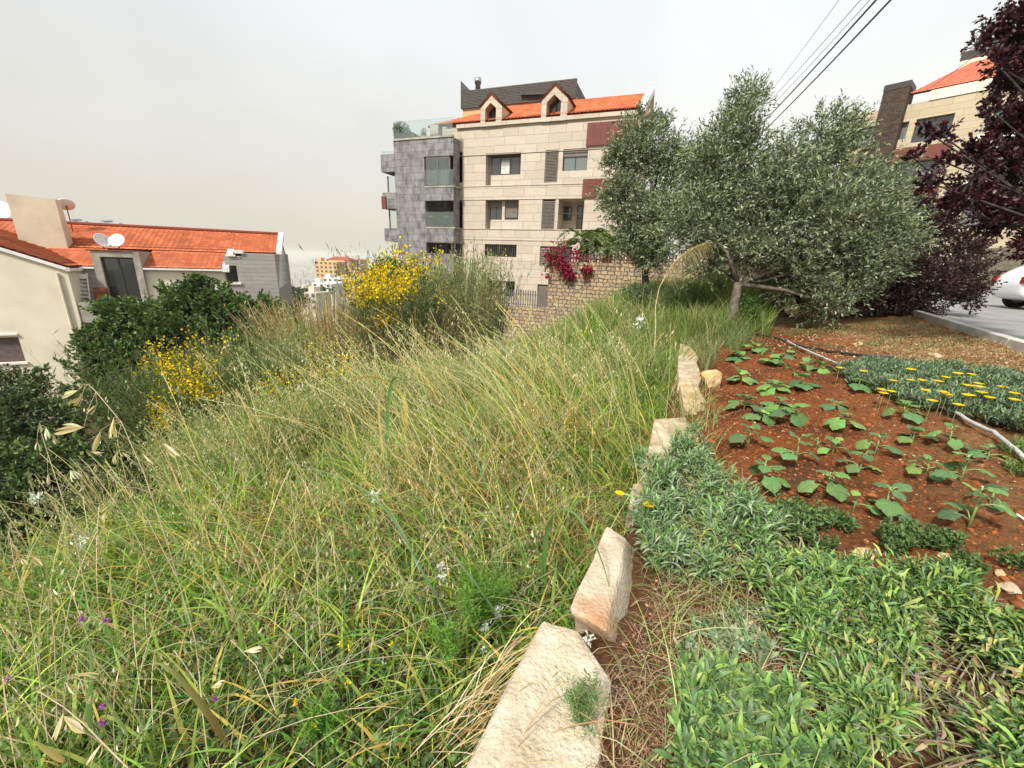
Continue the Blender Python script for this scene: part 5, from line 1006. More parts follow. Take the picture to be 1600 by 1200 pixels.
# small broad weed leaves in the undergrowth
P, r, s = field(16000, .9, 5, 1.0, -62, 20, .1, 6); n = len(P); P[:, 2] += rng.uniform(.02, .18, n); f.leaves(P, rng.normal(size=(n, 3)) * [1, 1, .4], rng.uniform(.02, .05, n), rng.uniform(.012, .025, n), pal(n, [(.09, .17, .05), (.14, .22, .07), (.07, .12, .04)], .2), .2, True)
tag(f.obj('wild_grass', M_grass), kind='stuff')
# ================================================================== edging stones
def gpz(u, v, z):
    d = ray(u, v); t = (z - CAM[2]) / d[2]; return CAM + d * t
def stone(label, top, zt, bot, zb, mat=M_stone, cuts=5, amp=.008, bev=.014, name='edging_stone', group='cut limestone blocks edging the garden bed', zs=None):
    T_ = [gpz(u, v, zt + (zs[i] if zs else 0)) for i, (u, v) in enumerate(top)]; B_ = [gpz(u, v, zb) for u, v in bot] if bot else [np.array([*(p[:2] + (p[:2] - np.mean(T_, 0)[:2]) * .04), zb]) for p in T_]
    c = np.mean(T_, 0); c[2] = zb
    bm = bmesh.new(); vt = [bm.verts.new(tuple(p - c)) for p in T_]; vb = [bm.verts.new(tuple(p - c)) for p in B_]; k = len(vt)
    bm.faces.new(vt); bm.faces.new(vb[::-1])
    for i in range(k): j = (i + 1) % k; bm.faces.new((vt[j], vt[i], vb[i], vb[j]))
    bmesh.ops.recalc_face_normals(bm, faces=bm.faces)
    bmesh.ops.bevel(bm, geom=list(bm.edges), offset=bev, segments=2, affect='EDGES', profile=.6)
    bmesh.ops.triangulate(bm, faces=[f_ for f_ in bm.faces if len(f_.verts) > 4]); bmesh.ops.subdivide_edges(bm, edges=list(bm.edges), cuts=cuts, use_grid_fill=True)
    from mathutils import noise
    sd_ = rng.uniform(0, 50)
    bm.normal_update()
    for v in bm.verts:
        q = v.co * 9 + Vector((sd_, 0, 0)); v.co += v.normal * (noise.fractal(q, 1.0, 2.0, 5) * amp + noise.noise(v.co * 3 + Vector((0, sd_, 0))) * amp * 1.2)
    me = bpy.data.meshes.new(name); bm.to_mesh(me); bm.free(); me.materials.append(mat); me.polygons.foreach_set('use_smooth', [True] * len(me.polygons))
    o = bpy.data.objects.new(name, me); COL.objects.link(o); o.location = tuple(c); return tag(o, label, 'stone', group)
# limestone with an iron stain at the broken end
def stained(name, pos, rad=.12):
    m = noisy(name, (.45, .37, .26), (.62, .54, .41), 7, .85, .8, 60, det=12); t = m.node_tree; b = t.nodes['Principled BSDF']; lk = t.links.new
    src = b.inputs['Base Color'].links[0].from_socket; tc = N(t, 'ShaderNodeTexCoord'); sb = N(t, 'ShaderNodeVectorMath', operation='DISTANCE'); sb.inputs[1].default_value = pos; ns = N(t, 'ShaderNodeTexNoise'); ns.inputs['Scale'].default_value = 14; ns.inputs['Detail'].default_value = 6
    a = N(t, 'ShaderNodeMath', operation='MULTIPLY_ADD'); a.inputs[1].default_value = .22; r = N(t, 'ShaderNodeMapRange'); r.inputs['From Min'].default_value = rad + .16; r.inputs['From Max'].default_value = rad; r.inputs['To Max'].default_value = .8
    mx = N(t, 'ShaderNodeMix', data_type='RGBA'); mx.inputs[7].default_value = (.40, .16, .045, 1)
    lk(tc.outputs['Object'], sb.inputs[0]); lk(tc.outputs['Object'], ns.inputs['Vector']); lk(ns.outputs[0], a.inputs[0]); lk(sb.outputs['Value'], a.inputs[2]); lk(a.outputs[0], r.inputs['Value']); lk(r.outputs[0], mx.inputs[0]); lk(src, mx.inputs[6]); lk(mx.outputs[2], b.inputs['Base Color'])
    # pores
    vo = N(t, 'ShaderNodeTexVoronoi'); vo.inputs['Scale'].default_value = 90; pr = N(t, 'ShaderNodeMapRange'); pr.inputs['From Min'].default_value = .08; pr.inputs['From Max'].default_value = .2; pr.inputs['To Min'].default_value = .45; lk(tc.outputs['Object'], vo.inputs['Vector']); lk(vo.outputs['Distance'], pr.inputs['Value'])
    vs = N(t, 'ShaderNodeVectorMath', operation='SCALE'); lk(mx.outputs[2], vs.inputs[0]); lk(pr.outputs[0], vs.inputs['Scale']); 
    nd = N(t, 'ShaderNodeTexNoise'); nd.inputs['Scale'].default_value = 4.5; nd.inputs['Detail'].default_value = 9; nd.inputs['Roughness'].default_value = .7; dr = N(t, 'ShaderNodeMapRange'); dr.inputs['From Min'].default_value = .48; dr.inputs['From Max'].default_value = .68; dr.inputs['To Max'].default_value = .55; lk(tc.outputs['Object'], nd.inputs['Vector']); lk(nd.outputs[0], dr.inputs['Value'])
    md = N(t, 'ShaderNodeMix', data_type='RGBA'); md.inputs[7].default_value = (.26, .19, .11, 1); lk(dr.outputs[0], md.inputs[0]); lk(vs.outputs[0], md.inputs[6]); lk(md.outputs[2], b.inputs['Base Color']); return m
cA = np.mean([gpz(u, v, .13) for u, v in ((948, 832), (982, 858), (958, 1000), (888, 962))], 0); st_ = gpz(930, 975, .13) - cA; st_[2] = .38
M_st2 = stained('stained_limestone', tuple(st_), .11); M_st1 = stained('porous_limestone', (9, 9, 9))
stone('large pale stone slab at the bottom of the photo, nearest the camera', [(848, 968), (905, 985), (957, 1064), (930, 1260), (690, 1270)], .10, [(850, 985), (905, 1000), (962, 1085), (945, 1290), (700, 1290)], -.34, M_st1, 6, .009, .025)
stone('long block with an orange rust stain, second from the camera', [(948, 822), (978, 842), (948, 990), (888, 950)], .16, [(955, 850), (1035, 890), (1000, 1052), (905, 1010)], -.22, M_st2, 6, .010, .022)
stone('low pale block half hidden in silver leaves, beyond the rust stained one', [(990, 756), (1048, 754), (1036, 796), (980, 802)], .02, None, -.25)
stone('small brownish block between the low one and the broad pale one', [(1000, 724), (1040, 718), (1048, 740), (1008, 744)], .02, None, -.25, M_stone2)
stone('broad flat pale block in the middle of the row', [(1022, 655), (1070, 650), (1084, 676), (1062, 706), (1012, 708)], .12, None, -.3)
stone('tall leaning slab with a brown foot beside the yellow rock', [(1062, 600), (1086, 594), (1112, 642), (1104, 655), (1070, 640)], .16, None, -.3, M_stone2, zs=[0, .03, -.1, -.12, -.03])
stone('upright creamy block with a sunlit face, fourth from the far end', [(1060, 556), (1086, 558), (1096, 590), (1092, 600), (1060, 596)], .2, None, -.3)
stone('orange brown block at the far end of the row', [(1062, 536), (1078, 540), (1092, 558), (1088, 566), (1060, 554)], .17, None, -.3, M_stone2)
M_rockY = noisy('yellow_rock', (.42, .26, .11), (.62, .46, .26), 5, .9, .8, 25)
def rock(label, u, v, wpx, asp=.7, hz_=.6, mat=M_rockY, group='loose stones on the soil'):
    p = gp(u, v); d = (p - CAM) @ (MC @ np.array([0, 0, -1.0])); r = wpx / 2 * d / 640; bm = bmesh.new(); bmesh.ops.create_icosphere(bm, subdivisions=3, radius=1)
    from mathutils import noise
    sd_ = Vector(rng.uniform(0, 30, 3)); cuts_ = [(Vector(unit(rng.normal(size=3))), rng.uniform(.55, .8)) for _ in range(9)]
    for vtx in bm.verts:
        for n_, k_ in cuts_:
            ex = vtx.co.dot(n_) - k_
            if ex > 0: vtx.co -= n_ * ex * .9
        vtx.co += vtx.co * noise.noise(vtx.co * 2 + sd_) * .22; vtx.co = Vector((vtx.co.x * r, vtx.co.y * r * asp, vtx.co.z * r * hz_))
    me = bpy.data.meshes.new('stone'); bm.to_mesh(me); bm.free(); me.materials.append(mat); o = bpy.data.objects.new('loose_stone', me); COL.objects.link(o); o.location = (p[0], p[1], p[2] + r * hz_ * .35); o.rotation_euler = (0, 0, rng.uniform(-.4, .4)); tag(o, label, 'stone', group)
for a in (('large yellow rock leaning beside the far edging stones', 1111, 605, 44, .8, .9), ('pale yellow stone between the soil and the green weeds', 1348, 873, 36), ('whitish stone on bare soil at the right edge', 1574, 924, 32, .8, .6, M_stone), ('ochre stone among silver leaves, left of the two there', 1168, 975, 30), ('small pale stone just below the ochre one', 1146, 1003, 22, .7, .5, M_stone),
          ('yellow stone poking out of the leaves near the bottom edge', 1273, 1135, 26), ('small stone half buried behind the green weeds', 1475, 872, 20), ('small ochre stone on soil left of the whitish one', 1560, 905, 20), ('tiny pale stone near the top cucumber leaf', 1293, 642, 12, .8, .6, M_stone), ('small stone by the bottom weeds, lowest in the photo', 1235, 1165, 18),
          ('small reddish clod beside the stained block', 1110, 985, 18), ('flat stone on the dry verge under the plum tree', 1340, 540, 16), ('pale stone in the verge grass close to the kerb', 1462, 560, 16, .7, .5, M_stone)): rock(*a)
# small clods and pebbles: uncountable
f = Fol()
def gravel(poly, n, smin_, smax_, cols):
    pts = np.array([gp(u, v)[:2] for u, v in poly]); lo, hi = pts.min(0), pts.max(0); Q = lo + (hi - lo) * rng.random((n * 3, 2)); Q = Q[inpoly(Q, pts)][:n]; return Q
def inpoly(Q, poly):
    x_, y_ = Q[:, 0], Q[:, 1]; c = np.zeros(len(Q), bool); j = len(poly) - 1
    for i in range(len(poly)):
        xi, yi = poly[i]; xj, yj = poly[j]
        c ^= ((yi > y_) != (yj > y_)) & (x_ < (xj - xi) * (y_ - yi) / (yj - yi + 1e-12) + xi); j = i
    return c
def region(poly, n):
    pts = np.array([gp(u, v)[:2] for u, v in poly]); lo, hi = pts.min(0), pts.max(0); Q = lo + (hi - lo) * rng.random((int(n * 4), 2)); Q = Q[inpoly(Q, pts)][:n]; return np.stack([Q[:, 0], Q[:, 1], TZ(Q[:, 0], Q[:, 1])], 1)
ico = bmesh.new(); bmesh.ops.create_icosphere(ico, subdivisions=1, radius=1); iv_ = np.array([v.co[:] for v in ico.verts]); if_ = np.array([[v.index for v in q.verts] for q in ico.faces]); ico.free()
def clods(P, size, cols, var=.25):
    n = len(P); V = iv_[None] * (1 + rng.normal(0, .22, (n, len(iv_), 1))) * (size[:, None, None] * np.array([1, 1, .7])) * rng.uniform(.7, 1.3, (n, 1, 3)) + P[:, None]; C = np.repeat(pal(n, cols, var), len(iv_), 0); i = (np.arange(n) * len(iv_))[:, None, None] + if_[None]
    f.add(V.reshape(-1, 3), [i.reshape(-1, 3)], C)
bed = [(1115, 770), (1095, 690), (1110, 600), (1130, 540), (1290, 545), (1340, 600), (1600, 720), (1640, 1000), (1500, 920), (1300, 850), (1180, 800)]
P = region(bed, 9000); clods(P, rng.uniform(.004, .014, len(P)) * (1 + (rng.random(len(P)) < .06) * 1.3), [(.20, .068, .024), (.24, .085, .03), (.16, .055, .022)], .15)
P = region(bed, 500); clods(P, rng.uniform(.004, .011, len(P)), [(.5, .36, .24), (.42, .27, .16)])
P = region([(960, 1030), (1040, 880), (1250, 980), (1300, 1200), (950, 1200)], 1800); clods(P, rng.uniform(.002, .008, len(P)), [(.20, .07, .028), (.27, .12, .05), (.4, .25, .15)])
P = region([(1150, 530), (1300, 520), (1600, 540), (1600, 590), (1350, 570)], 2500); clods(P, rng.uniform(.006, .018, len(P)), [(.22, .09, .035), (.30, .17, .08), (.45, .33, .2)])
o = f.obj('soil_clods', leafmat('clod_soil', .95, 0.0, .1)); tag(o, kind='stuff')

# ================================================================== young cucumber plants
CU = [(.12, .23, .075), (.155, .28, .085), (.10, .195, .08), (.19, .33, .08)]
m_cuc, t_, b__ = base('cucumber_leaf'); a = N(t_, 'ShaderNodeAttribute', attribute_name='Col'); nz = N(t_, 'ShaderNodeTexNoise'); nz.inputs['Scale'].default_value = 45; bp = N(t_, 'ShaderNodeBump'); bp.inputs['Strength'].default_value = .6; bp.inputs['Distance'].default_value = .004
t_.links.new(nz.outputs[0], bp.inputs['Height']); t_.links.new(bp.outputs[0], b__.inputs['Normal']); t_.links.new(a.outputs[0], b__.inputs['Base Color']); b__.inputs['Roughness'].default_value = .55; b__.inputs['Specular IOR Level'].default_value = .35
tr_ = N(t_, 'ShaderNodeBsdfTranslucent'); mx_ = N(t_, 'ShaderNodeMixShader'); mx_.inputs[0].default_value = .25; t_.links.new(a.outputs[0], tr_.inputs[0]); t_.links.new(b__.outputs[0], mx_.inputs[1]); t_.links.new(tr_.outputs[0], mx_.inputs[2]); t_.links.new(mx_.outputs[0], t_.nodes['Material Output'].inputs[0])
def cuc_leaf(origin, az, tiltd, size, col, fold=.25, parent=None):
    """lobed heart-shaped blade: polar grid, ribs raised"""
    NA, NR = 40, 6; th = np.linspace(-np.pi, np.pi, NA, endpoint=False)
    rad = (.62 + .38 * np.cos(th / 2) ** 2) * (1 + .07 * np.cos(5 * th) + .04 * np.cos(15 * th)); rad *= 1 - .62 * np.exp(-((np.abs(th) - np.pi) / .28) ** 2)
    V = [[0, 0, 0]]; C = [[.9, .95, .7]]
    for k in range(1, NR + 1):
        q = k / NR; x_ = rad * q * np.cos(th); y_ = rad * q * np.sin(th); rib = np.abs(np.sin(2.5 * th)); z_ = -.22 * q ** 2 + .09 * q * rib - fold * np.abs(y_) * .0 + .10 * np.abs(y_) + .03 * q * np.sin(9 * th + k)
        V += list(np.stack([x_, y_, z_], 1)); C += [[1, 1, 1] if r_ > .18 else [1.25, 1.2, 1.1] for r_ in rib]
    V = np.array(V) * size * .62; V[:, 0] += size * .12; C = np.array(C) * col
    ct, st = math.cos(tiltd), math.sin(tiltd); V = np.stack([V[:, 0] * ct + V[:, 2] * st, V[:, 1], -V[:, 0] * st + V[:, 2] * ct], 1); ca, sa = math.cos(az), math.sin(az); V = np.stack([V[:, 0] * ca - V[:, 1] * sa, V[:, 0] * sa + V[:, 1] * ca, V[:, 2]], 1) + origin
    f1 = np.array([[0, 1 + i, 1 + (i + 1) % NA] for i in range(NA)]); f2 = np.array([[1 + k * NA + i, 1 + (k + 1) * NA + i, 1 + (k + 1) * NA + (i + 1) % NA, 1 + k * NA + (i + 1) % NA] for k in range(NR - 1) for i in range(NA)])
    o = np_obj('leaf', V, [f1, f2], C, m_cuc, parent); o.data.polygons.foreach_set('use_smooth', [True] * len(o.data.polygons)); return o
M_stem = noisy('pale_green_stem', (.20, .28, .10), (.28, .36, .14), 20, .6, spec=.3)
def cucumber(label, p, h, specs, rz=0):
    t = thing('cucumber_plant', label, 'cucumber plant', p, rz, 'young cucumber plants in the red soil bed'); mb = MB()
    mb.tube([(0, 0, -.02), (.005, .004, h * .5), (0, .008, h)], [.006, .005, .004], 7)
    for (az, zf, out, size, tilt) in specs:
        z0 = h * max(.1, zf - .15); o_ = np.array([math.cos(az) * out, math.sin(az) * out, h * zf]); mb.tube([(0, .004, z0), (o_[0] * .5, o_[1] * .5, (z0 + o_[2]) / 2 + .012), tuple(o_)], [.0035, .003, .0025], 5)
        cuc_leaf(o_, az, tilt, size, pal(1, CU, .12)[0], parent=t)
    mb.build('stem', M_stem, t, True); return t
PL_ = [(1187, 768, .17, .13, 'cucumber plant at the front left of the bed, nearest the silver leaves'), (1240, 728, .16, .12, 'two tiered cucumber plant right of the front left one'), (1288, 778, .13, .13, 'cucumber plant with one round hanging leaf at the front of the bed'), (1332, 800, .10, .08, 'thin small leaved seedling between the two front cucumber plants'), (1378, 808, .15, .15, 'cucumber plant with the widest leaf, centre front of the bed'),
       (1512, 826, .19, .14, 'frontmost cucumber plant at the right with a leaf lying on the soil'), (1500, 752, .14, .13, 'cucumber plant just behind the frontmost right one'), (1366, 712, .13, .13, 'cucumber plant in the middle of the bed with a broad round leaf'), (1318, 672, .10, .10, 'flat spreading cucumber plant behind the middle one'), (1342, 738, .11, .10, 'cucumber plant directly in front of the middle one'),
       (1168, 700, .14, .13, 'cucumber plant near the broad flat stone, with a drooping leaf'), (1162, 640, .12, .15, 'cucumber plant level with the leaning slab'), (1158, 600, .12, .15, 'cucumber plant level with the yellow rock'), (1207, 612, .10, .13, 'small cucumber plant two steps right of the yellow rock'), (1250, 610, .13, .14, 'upright cucumber plant left of the daisy bed tip'),
       (1236, 660, .13, .15, 'cucumber plant with a big pale leaf in the left middle of the bed'), (1256, 578, .10, .15, 'cucumber plant beside the grey hose end of the bed'), (1282, 582, .10, .14, 'cucumber plant touching the grey hose'), (1210, 572, .11, .16, 'far cucumber plant near the black hose'), (1150, 566, .10, .18, 'farthest left cucumber plant behind the edging stones'),
       (1408, 655, .11, .11, 'lone dark cucumber plant beside the daisy bed'), (1425, 690, .08, .09, 'low cucumber plant with a flat grey leaf right of centre'), (1478, 702, .12, .12, 'cucumber plant behind the two right ones'), (1186, 660, .10, .12, 'cucumber plant between the leaning slab plant and the big pale leaf'), (1180, 548, .09, .18, 'farthest cucumber plant near the olive trunk'), (1275, 700, .07, .07, 'tiny cucumber seedling between the rows in the middle'), (1215, 640, .09, .10, 'seedling between the yellow rock row and the big pale leaf'), (1300, 640, .08, .10, 'seedling just above the flat spreading plant'), (1445, 745, .09, .09, 'seedling between the middle plant and the two right ones'), (1545, 790, .08, .08, 'small seedling at the right end of the front row'), (1340, 610, .08, .11, 'seedling in front of the left tip of the daisy bed'), (1540, 722, .08, .09, 'small seedling at the right end of the second row'), (1300, 710, .09, .10, 'seedling left of the middle plant'), (1232, 560, .08, .13, 'far seedling just below the black hose')]
for i, (u, v, h, sz, lb) in enumerate(PL_):
    n_ = 3 if sz < .09 else int(rng.integers(6, 10)); a0 = rng.uniform(0, 6.28); sp_ = []
    for k in range(n_):
        low = k < n_ * .45; a = a0 + k * 2.4 + rng.normal(0, .25); sp_.append((a, rng.uniform(.3, .7) if low else rng.uniform(.85, 1.15), rng.uniform(.06, .10) if low else rng.uniform(.015, .045), sz * ((.74 if u > 1470 else .88) if v > 690 else 1.15) * (rng.uniform(.85, 1.15) if low else rng.uniform(.45, .8)), rng.uniform(.0, 1.0) if low else rng.uniform(-.7, .4)))
    cucumber(lb, gp(u, v), h * 1.25, sp_)

# ================================================================== silver leaved daisies and weeds: ground cover
def rosettes(f, P, nl, L_, W_, cols, el=(.3, 1.2), var=.18, stemh=.03):
    n = len(P); m_ = n * nl; i = np.repeat(np.arange(n), nl); a = rng.uniform(0, 6.28, m_); e_ = rng.uniform(*el, m_); D = np.stack([np.cos(a) * np.cos(e_), np.sin(a) * np.cos(e_), np.sin(e_)], 1)
    Q = P[i] + rng.normal(0, .008, (m_, 3)); Q[:, 2] = P[i, 2] + rng.uniform(0, stemh, m_) ; up = np.broadcast_to(np.array([0, 0, 1.0]), (m_, 3)) + rng.normal(0, .25, (m_, 3))
    f.leaves(Q, D, L_ * rng.uniform(.55, 1.25, m_), W_ * rng.uniform(.7, 1.3, m_), pal(m_, cols, var), .3, True, Nv=np.cross(D, np.cross(up, D)))
SV = [(.15, .23, .11), (.22, .30, .16), (.12, .19, .08), (.29, .35, .22)]; GZ_ = [(.12, .23, .06), (.17, .30, .08), (.08, .155, .045), (.26, .37, .09)]
f = Fol()
P = region([(1000, 860), (975, 815), (985, 765), (1040, 715), (1085, 680), (1110, 760), (1150, 800), (1210, 850), (1200, 900), (1110, 925), (1020, 905)], 1500); P = P[vnoise(P[:, 0], P[:, 1], .13, 13) > .36 + .25 * sstep(2.4, 3.2, P[:, 1])]; P[:, 2] = np.maximum(P[:, 2], -.02) + rng.uniform(0, .26, len(P)) * vnoise(P[:, 0], P[:, 1], .22, 17); rosettes(f, P, 12, .08, .011, SV + GZ_[:2], (-.5, 1.3), stemh=.06)
P = region([(1200, 885), (1330, 915), (1480, 965), (1620, 1045), (1640, 1230), (1380, 1230), (1290, 1120), (1230, 1010), (1160, 930)], 2300); P = P[vnoise(P[:, 0], P[:, 1], .16, 3) > .35]; P[:, 2] += rng.uniform(0, .24, len(P)) * vnoise(P[:, 0], P[:, 1], .2, 5); rosettes(f, P, 11, .066 * 1.15, .0105, SV[:1] + GZ_ + [(.30, .38, .10)], (-.3, 1.35), stemh=.05)
P = region([(1030, 1010), (1180, 960), (1250, 1010), (1180, 1060), (1060, 1040)], 60); rosettes(f, P, 10, .06, .014, SV, (.1, 1.1))
P = region([(1060, 1060), (1200, 1090), (1330, 1150), (1340, 1230), (1050, 1230)], 170); P[:, 2] += rng.uniform(0, .05, len(P)); rosettes(f, P, 12, .072, .014, SV[:1] + GZ_, (-.1, 1.3), stemh=.05)
P = region([(1010, 850), (1085, 700), (1150, 800), (1250, 890), (1480, 960), (1620, 1050), (1640, 1230), (1380, 1230), (1200, 940)], 900); n = len(P)   # woody runners and dead leaves
f.blades(P, rng.uniform(.06, .22, n), .005, rng.uniform(0, 6.28, n), rng.uniform(.3, 1.4, n), rng.uniform(-.2, .5, n), pal(n, [(.30, .29, .22), (.22, .17, .11), (.38, .36, .30)], .15), 4, droop=rng.uniform(.2, .8, n), const=True)
P = region([(1010, 850), (1085, 700), (1150, 800), (1250, 890), (1480, 960), (1620, 1050), (1640, 1230), (1380, 1230), (1200, 940)], 1500); n = len(P); P[:, 2] += rng.uniform(0, .16, n)
f.leaves(P, rng.normal(size=(n, 3)) + [0, 0, .1], rng.uniform(.03, .07, n), .012, pal(n, [(.45, .42, .14), (.38, .26, .13), (.26, .18, .11), (.36, .44, .12)], .2), .4, True)
tag(f.obj('silver_ground_cover', M_silver), kind='stuff')
f = Fol()
P = region([(1303, 590), (1345, 575), (1470, 583), (1620, 605), (1640, 704), (1560, 674), (1440, 650), (1370, 620)], 3000); P[:, 2] += rng.uniform(0, .12, len(P)) * (.3 + vnoise(P[:, 0], P[:, 1], .3, 8)); rosettes(f, P, 9, .075, .011, [(.14, .21, .11), (.20, .27, .15), (.10, .16, .085)], (0, 1.3), stemh=.05)
tag(f.obj('daisy_bed_foliage', M_silver), kind='stuff')
f = Fol()
for poly, n in (([(1170, 800), (1130, 770), (1240, 800), (1330, 830), (1310, 870), (1200, 850)], 330), ([(1365, 840), (1480, 850), (1540, 920), (1480, 910), (1380, 880)], 260), ([(1530, 880), (1600, 890), (1600, 905), (1530, 900)], 14)):
    P = region(poly, n); P = P[vnoise(P[:, 0], P[:, 1], .12, 9) > .35]; P[:, 2] += rng.uniform(0, .05, len(P)); rosettes(f, P, 12, .035, .012, [(.10, .17, .05), (.07, .12, .04), (.14, .22, .07)], (-.1, 1.3), stemh=.05)
P = region([(1140, 530), (1200, 530), (1290, 560), (1250, 600), (1150, 560)], 40); P[:, 2] += rng.uniform(0, .1, len(P)); rosettes(f, P, 10, .05, .02, [(.09, .15, .05), (.12, .2, .07)], (0, 1.3))
P = region([(1200, 520), (1420, 500), (1600, 560), (1600, 600), (1480, 560), (1300, 545)], 900); P = P[vnoise(P[:, 0], P[:, 1], .5, 9) > .5]; rosettes(f, P, 9, .05, .009, [(.12, .17, .05), (.2, .22, .09), (.34, .27, .13)], (0, 1.3))
P = region([(1300, 520), (1460, 505), (1610, 545), (1610, 590), (1420, 575)], 1500); rosettes(f, P, 5, .07, .005, [(.46, .34, .18), (.38, .27, .13), (.5, .4, .24)], (0, .6), stemh=.02)
P = region([(1560, 690), (1610, 700), (1620, 760), (1570, 740)], 50); rosettes(f, P, 10, .06, .008, [(.12, .2, .05)], (.2, 1.3))
tag(f.obj('garden_weeds', M_leaf), kind='stuff')
# grass blades and straw among the silver leaves and on bare soil
f = Fol()
P = region([(1000, 900), (1010, 700), (1070, 560), (1120, 640), (1130, 760), (1250, 900), (1100, 950)], 1900); n = len(P)
f.blades(P, rng.uniform(.10, .32, n), .006, rng.uniform(0, 6.28, n), rng.uniform(.1, .7, n), rng.uniform(.1, .8, n), pal(n, [(.17, .27, .07), (.26, .33, .11), (.45, .36, .17)], .2), 5, droop=rng.uniform(.1, .6, n))
P = region([(950, 1200), (1000, 1020), (1050, 880), (1300, 960), (1600, 1030), (1620, 1230)], 650); n = len(P)
f.blades(P, rng.uniform(.08, .28, n), .0045, rng.uniform(0, 6.28, n), rng.uniform(.3, 1.3, n), rng.uniform(.1, .8, n), pal(n, [(.24, .34, .09), (.34, .40, .14), (.5, .42, .22)], .2), 5, droop=rng.uniform(.3, .9, n))
P = region([(950, 1060), (1040, 900), (1250, 980), (1330, 1200), (930, 1230)], 1700); n = len(P); P[:, 2] += .004
f.blades(P, rng.uniform(.03, .13, n), .0022, rng.uniform(0, 6.28, n), rng.uniform(.8, 1.6, n), rng.uniform(-.3, .3, n), pal(n, [(.40, .28, .17), (.30, .18, .10), (.5, .40, .27), (.18, .11, .07)], .2), 3, droop=rng.uniform(.85, 1.0, n), const=True)
P = region(bed, 260); n = len(P); P[:, 2] += .006; f.blades(P, rng.uniform(.03, .12, n), .0022, rng.uniform(0, 6.28, n), rng.uniform(.8, 1.6, n), 0 * P[:, 0], pal(n, [(.42, .30, .18), (.3, .2, .12)], .2), 3, droop=np.full(n, .95), const=True)
P = region([(640, 1190), (760, 1090), (800, 1150), (830, 1230), (640, 1230)], 130); n = len(P)
f.blades(P + [0, 0, .12], rng.uniform(.25, .55, n), .0035, rng.normal(.1, .5, n), rng.uniform(.6, 1.2, n), rng.uniform(-.2, .2, n), pal(n, [(.58, .46, .25), (.50, .34, .16), (.66, .58, .38)], .15), 5, droop=rng.uniform(.5, .95, n), const=True)
P = region([(840, 1000), (890, 930), (950, 810), (900, 860), (820, 990), (740, 1150)], 240); n = len(P)
f.blades(P, rng.uniform(.15, .4, n), .0045, rng.normal(.3, 1.0, n), rng.uniform(.1, .6, n), rng.uniform(.1, .5, n), pal(n, [(.16, .28, .05), (.28, .38, .1), (.5, .4, .2)], .2), 5, droop=rng.uniform(.1, .5, n))
P = region([(1130, 545), (1120, 520), (1090, 500), (1150, 480), (1180, 520), (1150, 560)], 900); n = len(P)
f.blades(P, rng.uniform(.15, .5, n), .009, rng.uniform(0, 6.28, n), rng.uniform(.1, .6, n), rng.uniform(.1, .6, n), pal(n, [(.11, .18, .05), (.16, .23, .07), (.25, .26, .11)], .2), 4, droop=rng.uniform(0, .3, n))
P = region([(1062, 545), (1110, 520), (1140, 500), (1120, 560), (1105, 590)], 1400); n = len(P)
f.blades(P, rng.uniform(.15, .42, n), .007, rng.uniform(0, 6.28, n), rng.uniform(.1, .6, n), rng.uniform(.1, .6, n), pal(n, [(.14, .20, .06), (.2, .26, .09), (.34, .32, .16)], .2), 4, droop=rng.uniform(0, .4, n))
tag(f.obj('scattered_straw', M_grass), kind='stuff')

# ---- yellow daisies
def daisy(label, p, r=.03, h=.1, tilt=(0, 0), group='yellow daisies of the grey leaved bed'):
    t = thing('yellow_daisy', label, 'flower', p, rng.uniform(0, 6.28), group); mb = MB(); mb.tube([(0, 0, -.03), (tilt[0] * .5, tilt[1] * .5, h * .6), (tilt[0], tilt[1], h)], [.002, .002, .0018], 5); mb.build('stem', M_stem, t)
    g = Fol(); n = 18; a = np.linspace(0, 6.28, n, endpoint=False); D = np.stack([np.cos(a), np.sin(a), np.full(n, .22)], 1); g.leaves(np.tile([tilt[0], tilt[1], h], (n, 1)) + D * r * .2, D, r, r * .34, pal(n, [(.85, .62, .01), (.82, .56, .01)], .05), .1, True, Nv=np.tile([0, 0, 1.0], (n, 1)))
    g.obj('petals', M_petal, t); mb = MB(); mb.lathe([(0, h + .008), (r * .2, h + .007), (r * .28, h + .002), (r * .2, h - .004), (0, h - .006)], (tilt[0], tilt[1], 0), 10); mb.build('disc', noisy('flower_disc', (.55, .30, .01), (.65, .4, .02), 60, .8), t, True); return t
DZ = [(1313, 571, 'lone daisy at the left tip of the bed'), (1350, 578, 'daisy second from the left tip, behind'), (1380, 600, 'leftmost of three daisies in a row in front'), (1383, 607, 'middle one of the low front trio'), (1395, 605, 'right one of the low front trio'), (1423, 577, 'double width daisy at the back centre left'), (1399, 585, 'small daisy left of centre'), (1426, 584, 'daisy just before the back centre one'), (1448, 604, 'daisy in the centre, above the grey hose'), (1444, 584, 'small daisy at back centre'), (1477, 606, 'left of the centre right pair'), (1483, 609, 'right of the centre right pair'), (1478, 588, 'daisy behind the centre right pair'), (1462, 612, 'small daisy between the centre ones'), (1499, 580, 'daisy at the back edge, centre right'), (1500, 626, 'foremost daisy, nearest the camera'), (1496, 585, 'daisy just before the back edge'), (1513, 600, 'left of four in the right cluster'), (1520, 607, 'lower one in the right cluster'), (1532, 597, 'wide flower on top of the right cluster'), (1532, 592, 'rear flower of the right cluster'), (1535, 608, 'right one in the right cluster'), (1519, 583, 'back edge daisy, right of centre'), (1550, 612, 'orange toned daisy right of the cluster'), (1588, 607, 'daisy close to the right frame edge'), (1572, 593, 'daisy at the back near the right edge'), (1587, 621, 'low daisy at the right frame edge'), (1512, 616, 'small low daisy right of the foremost one'), (1468, 590, 'small rear daisy behind the centre')]
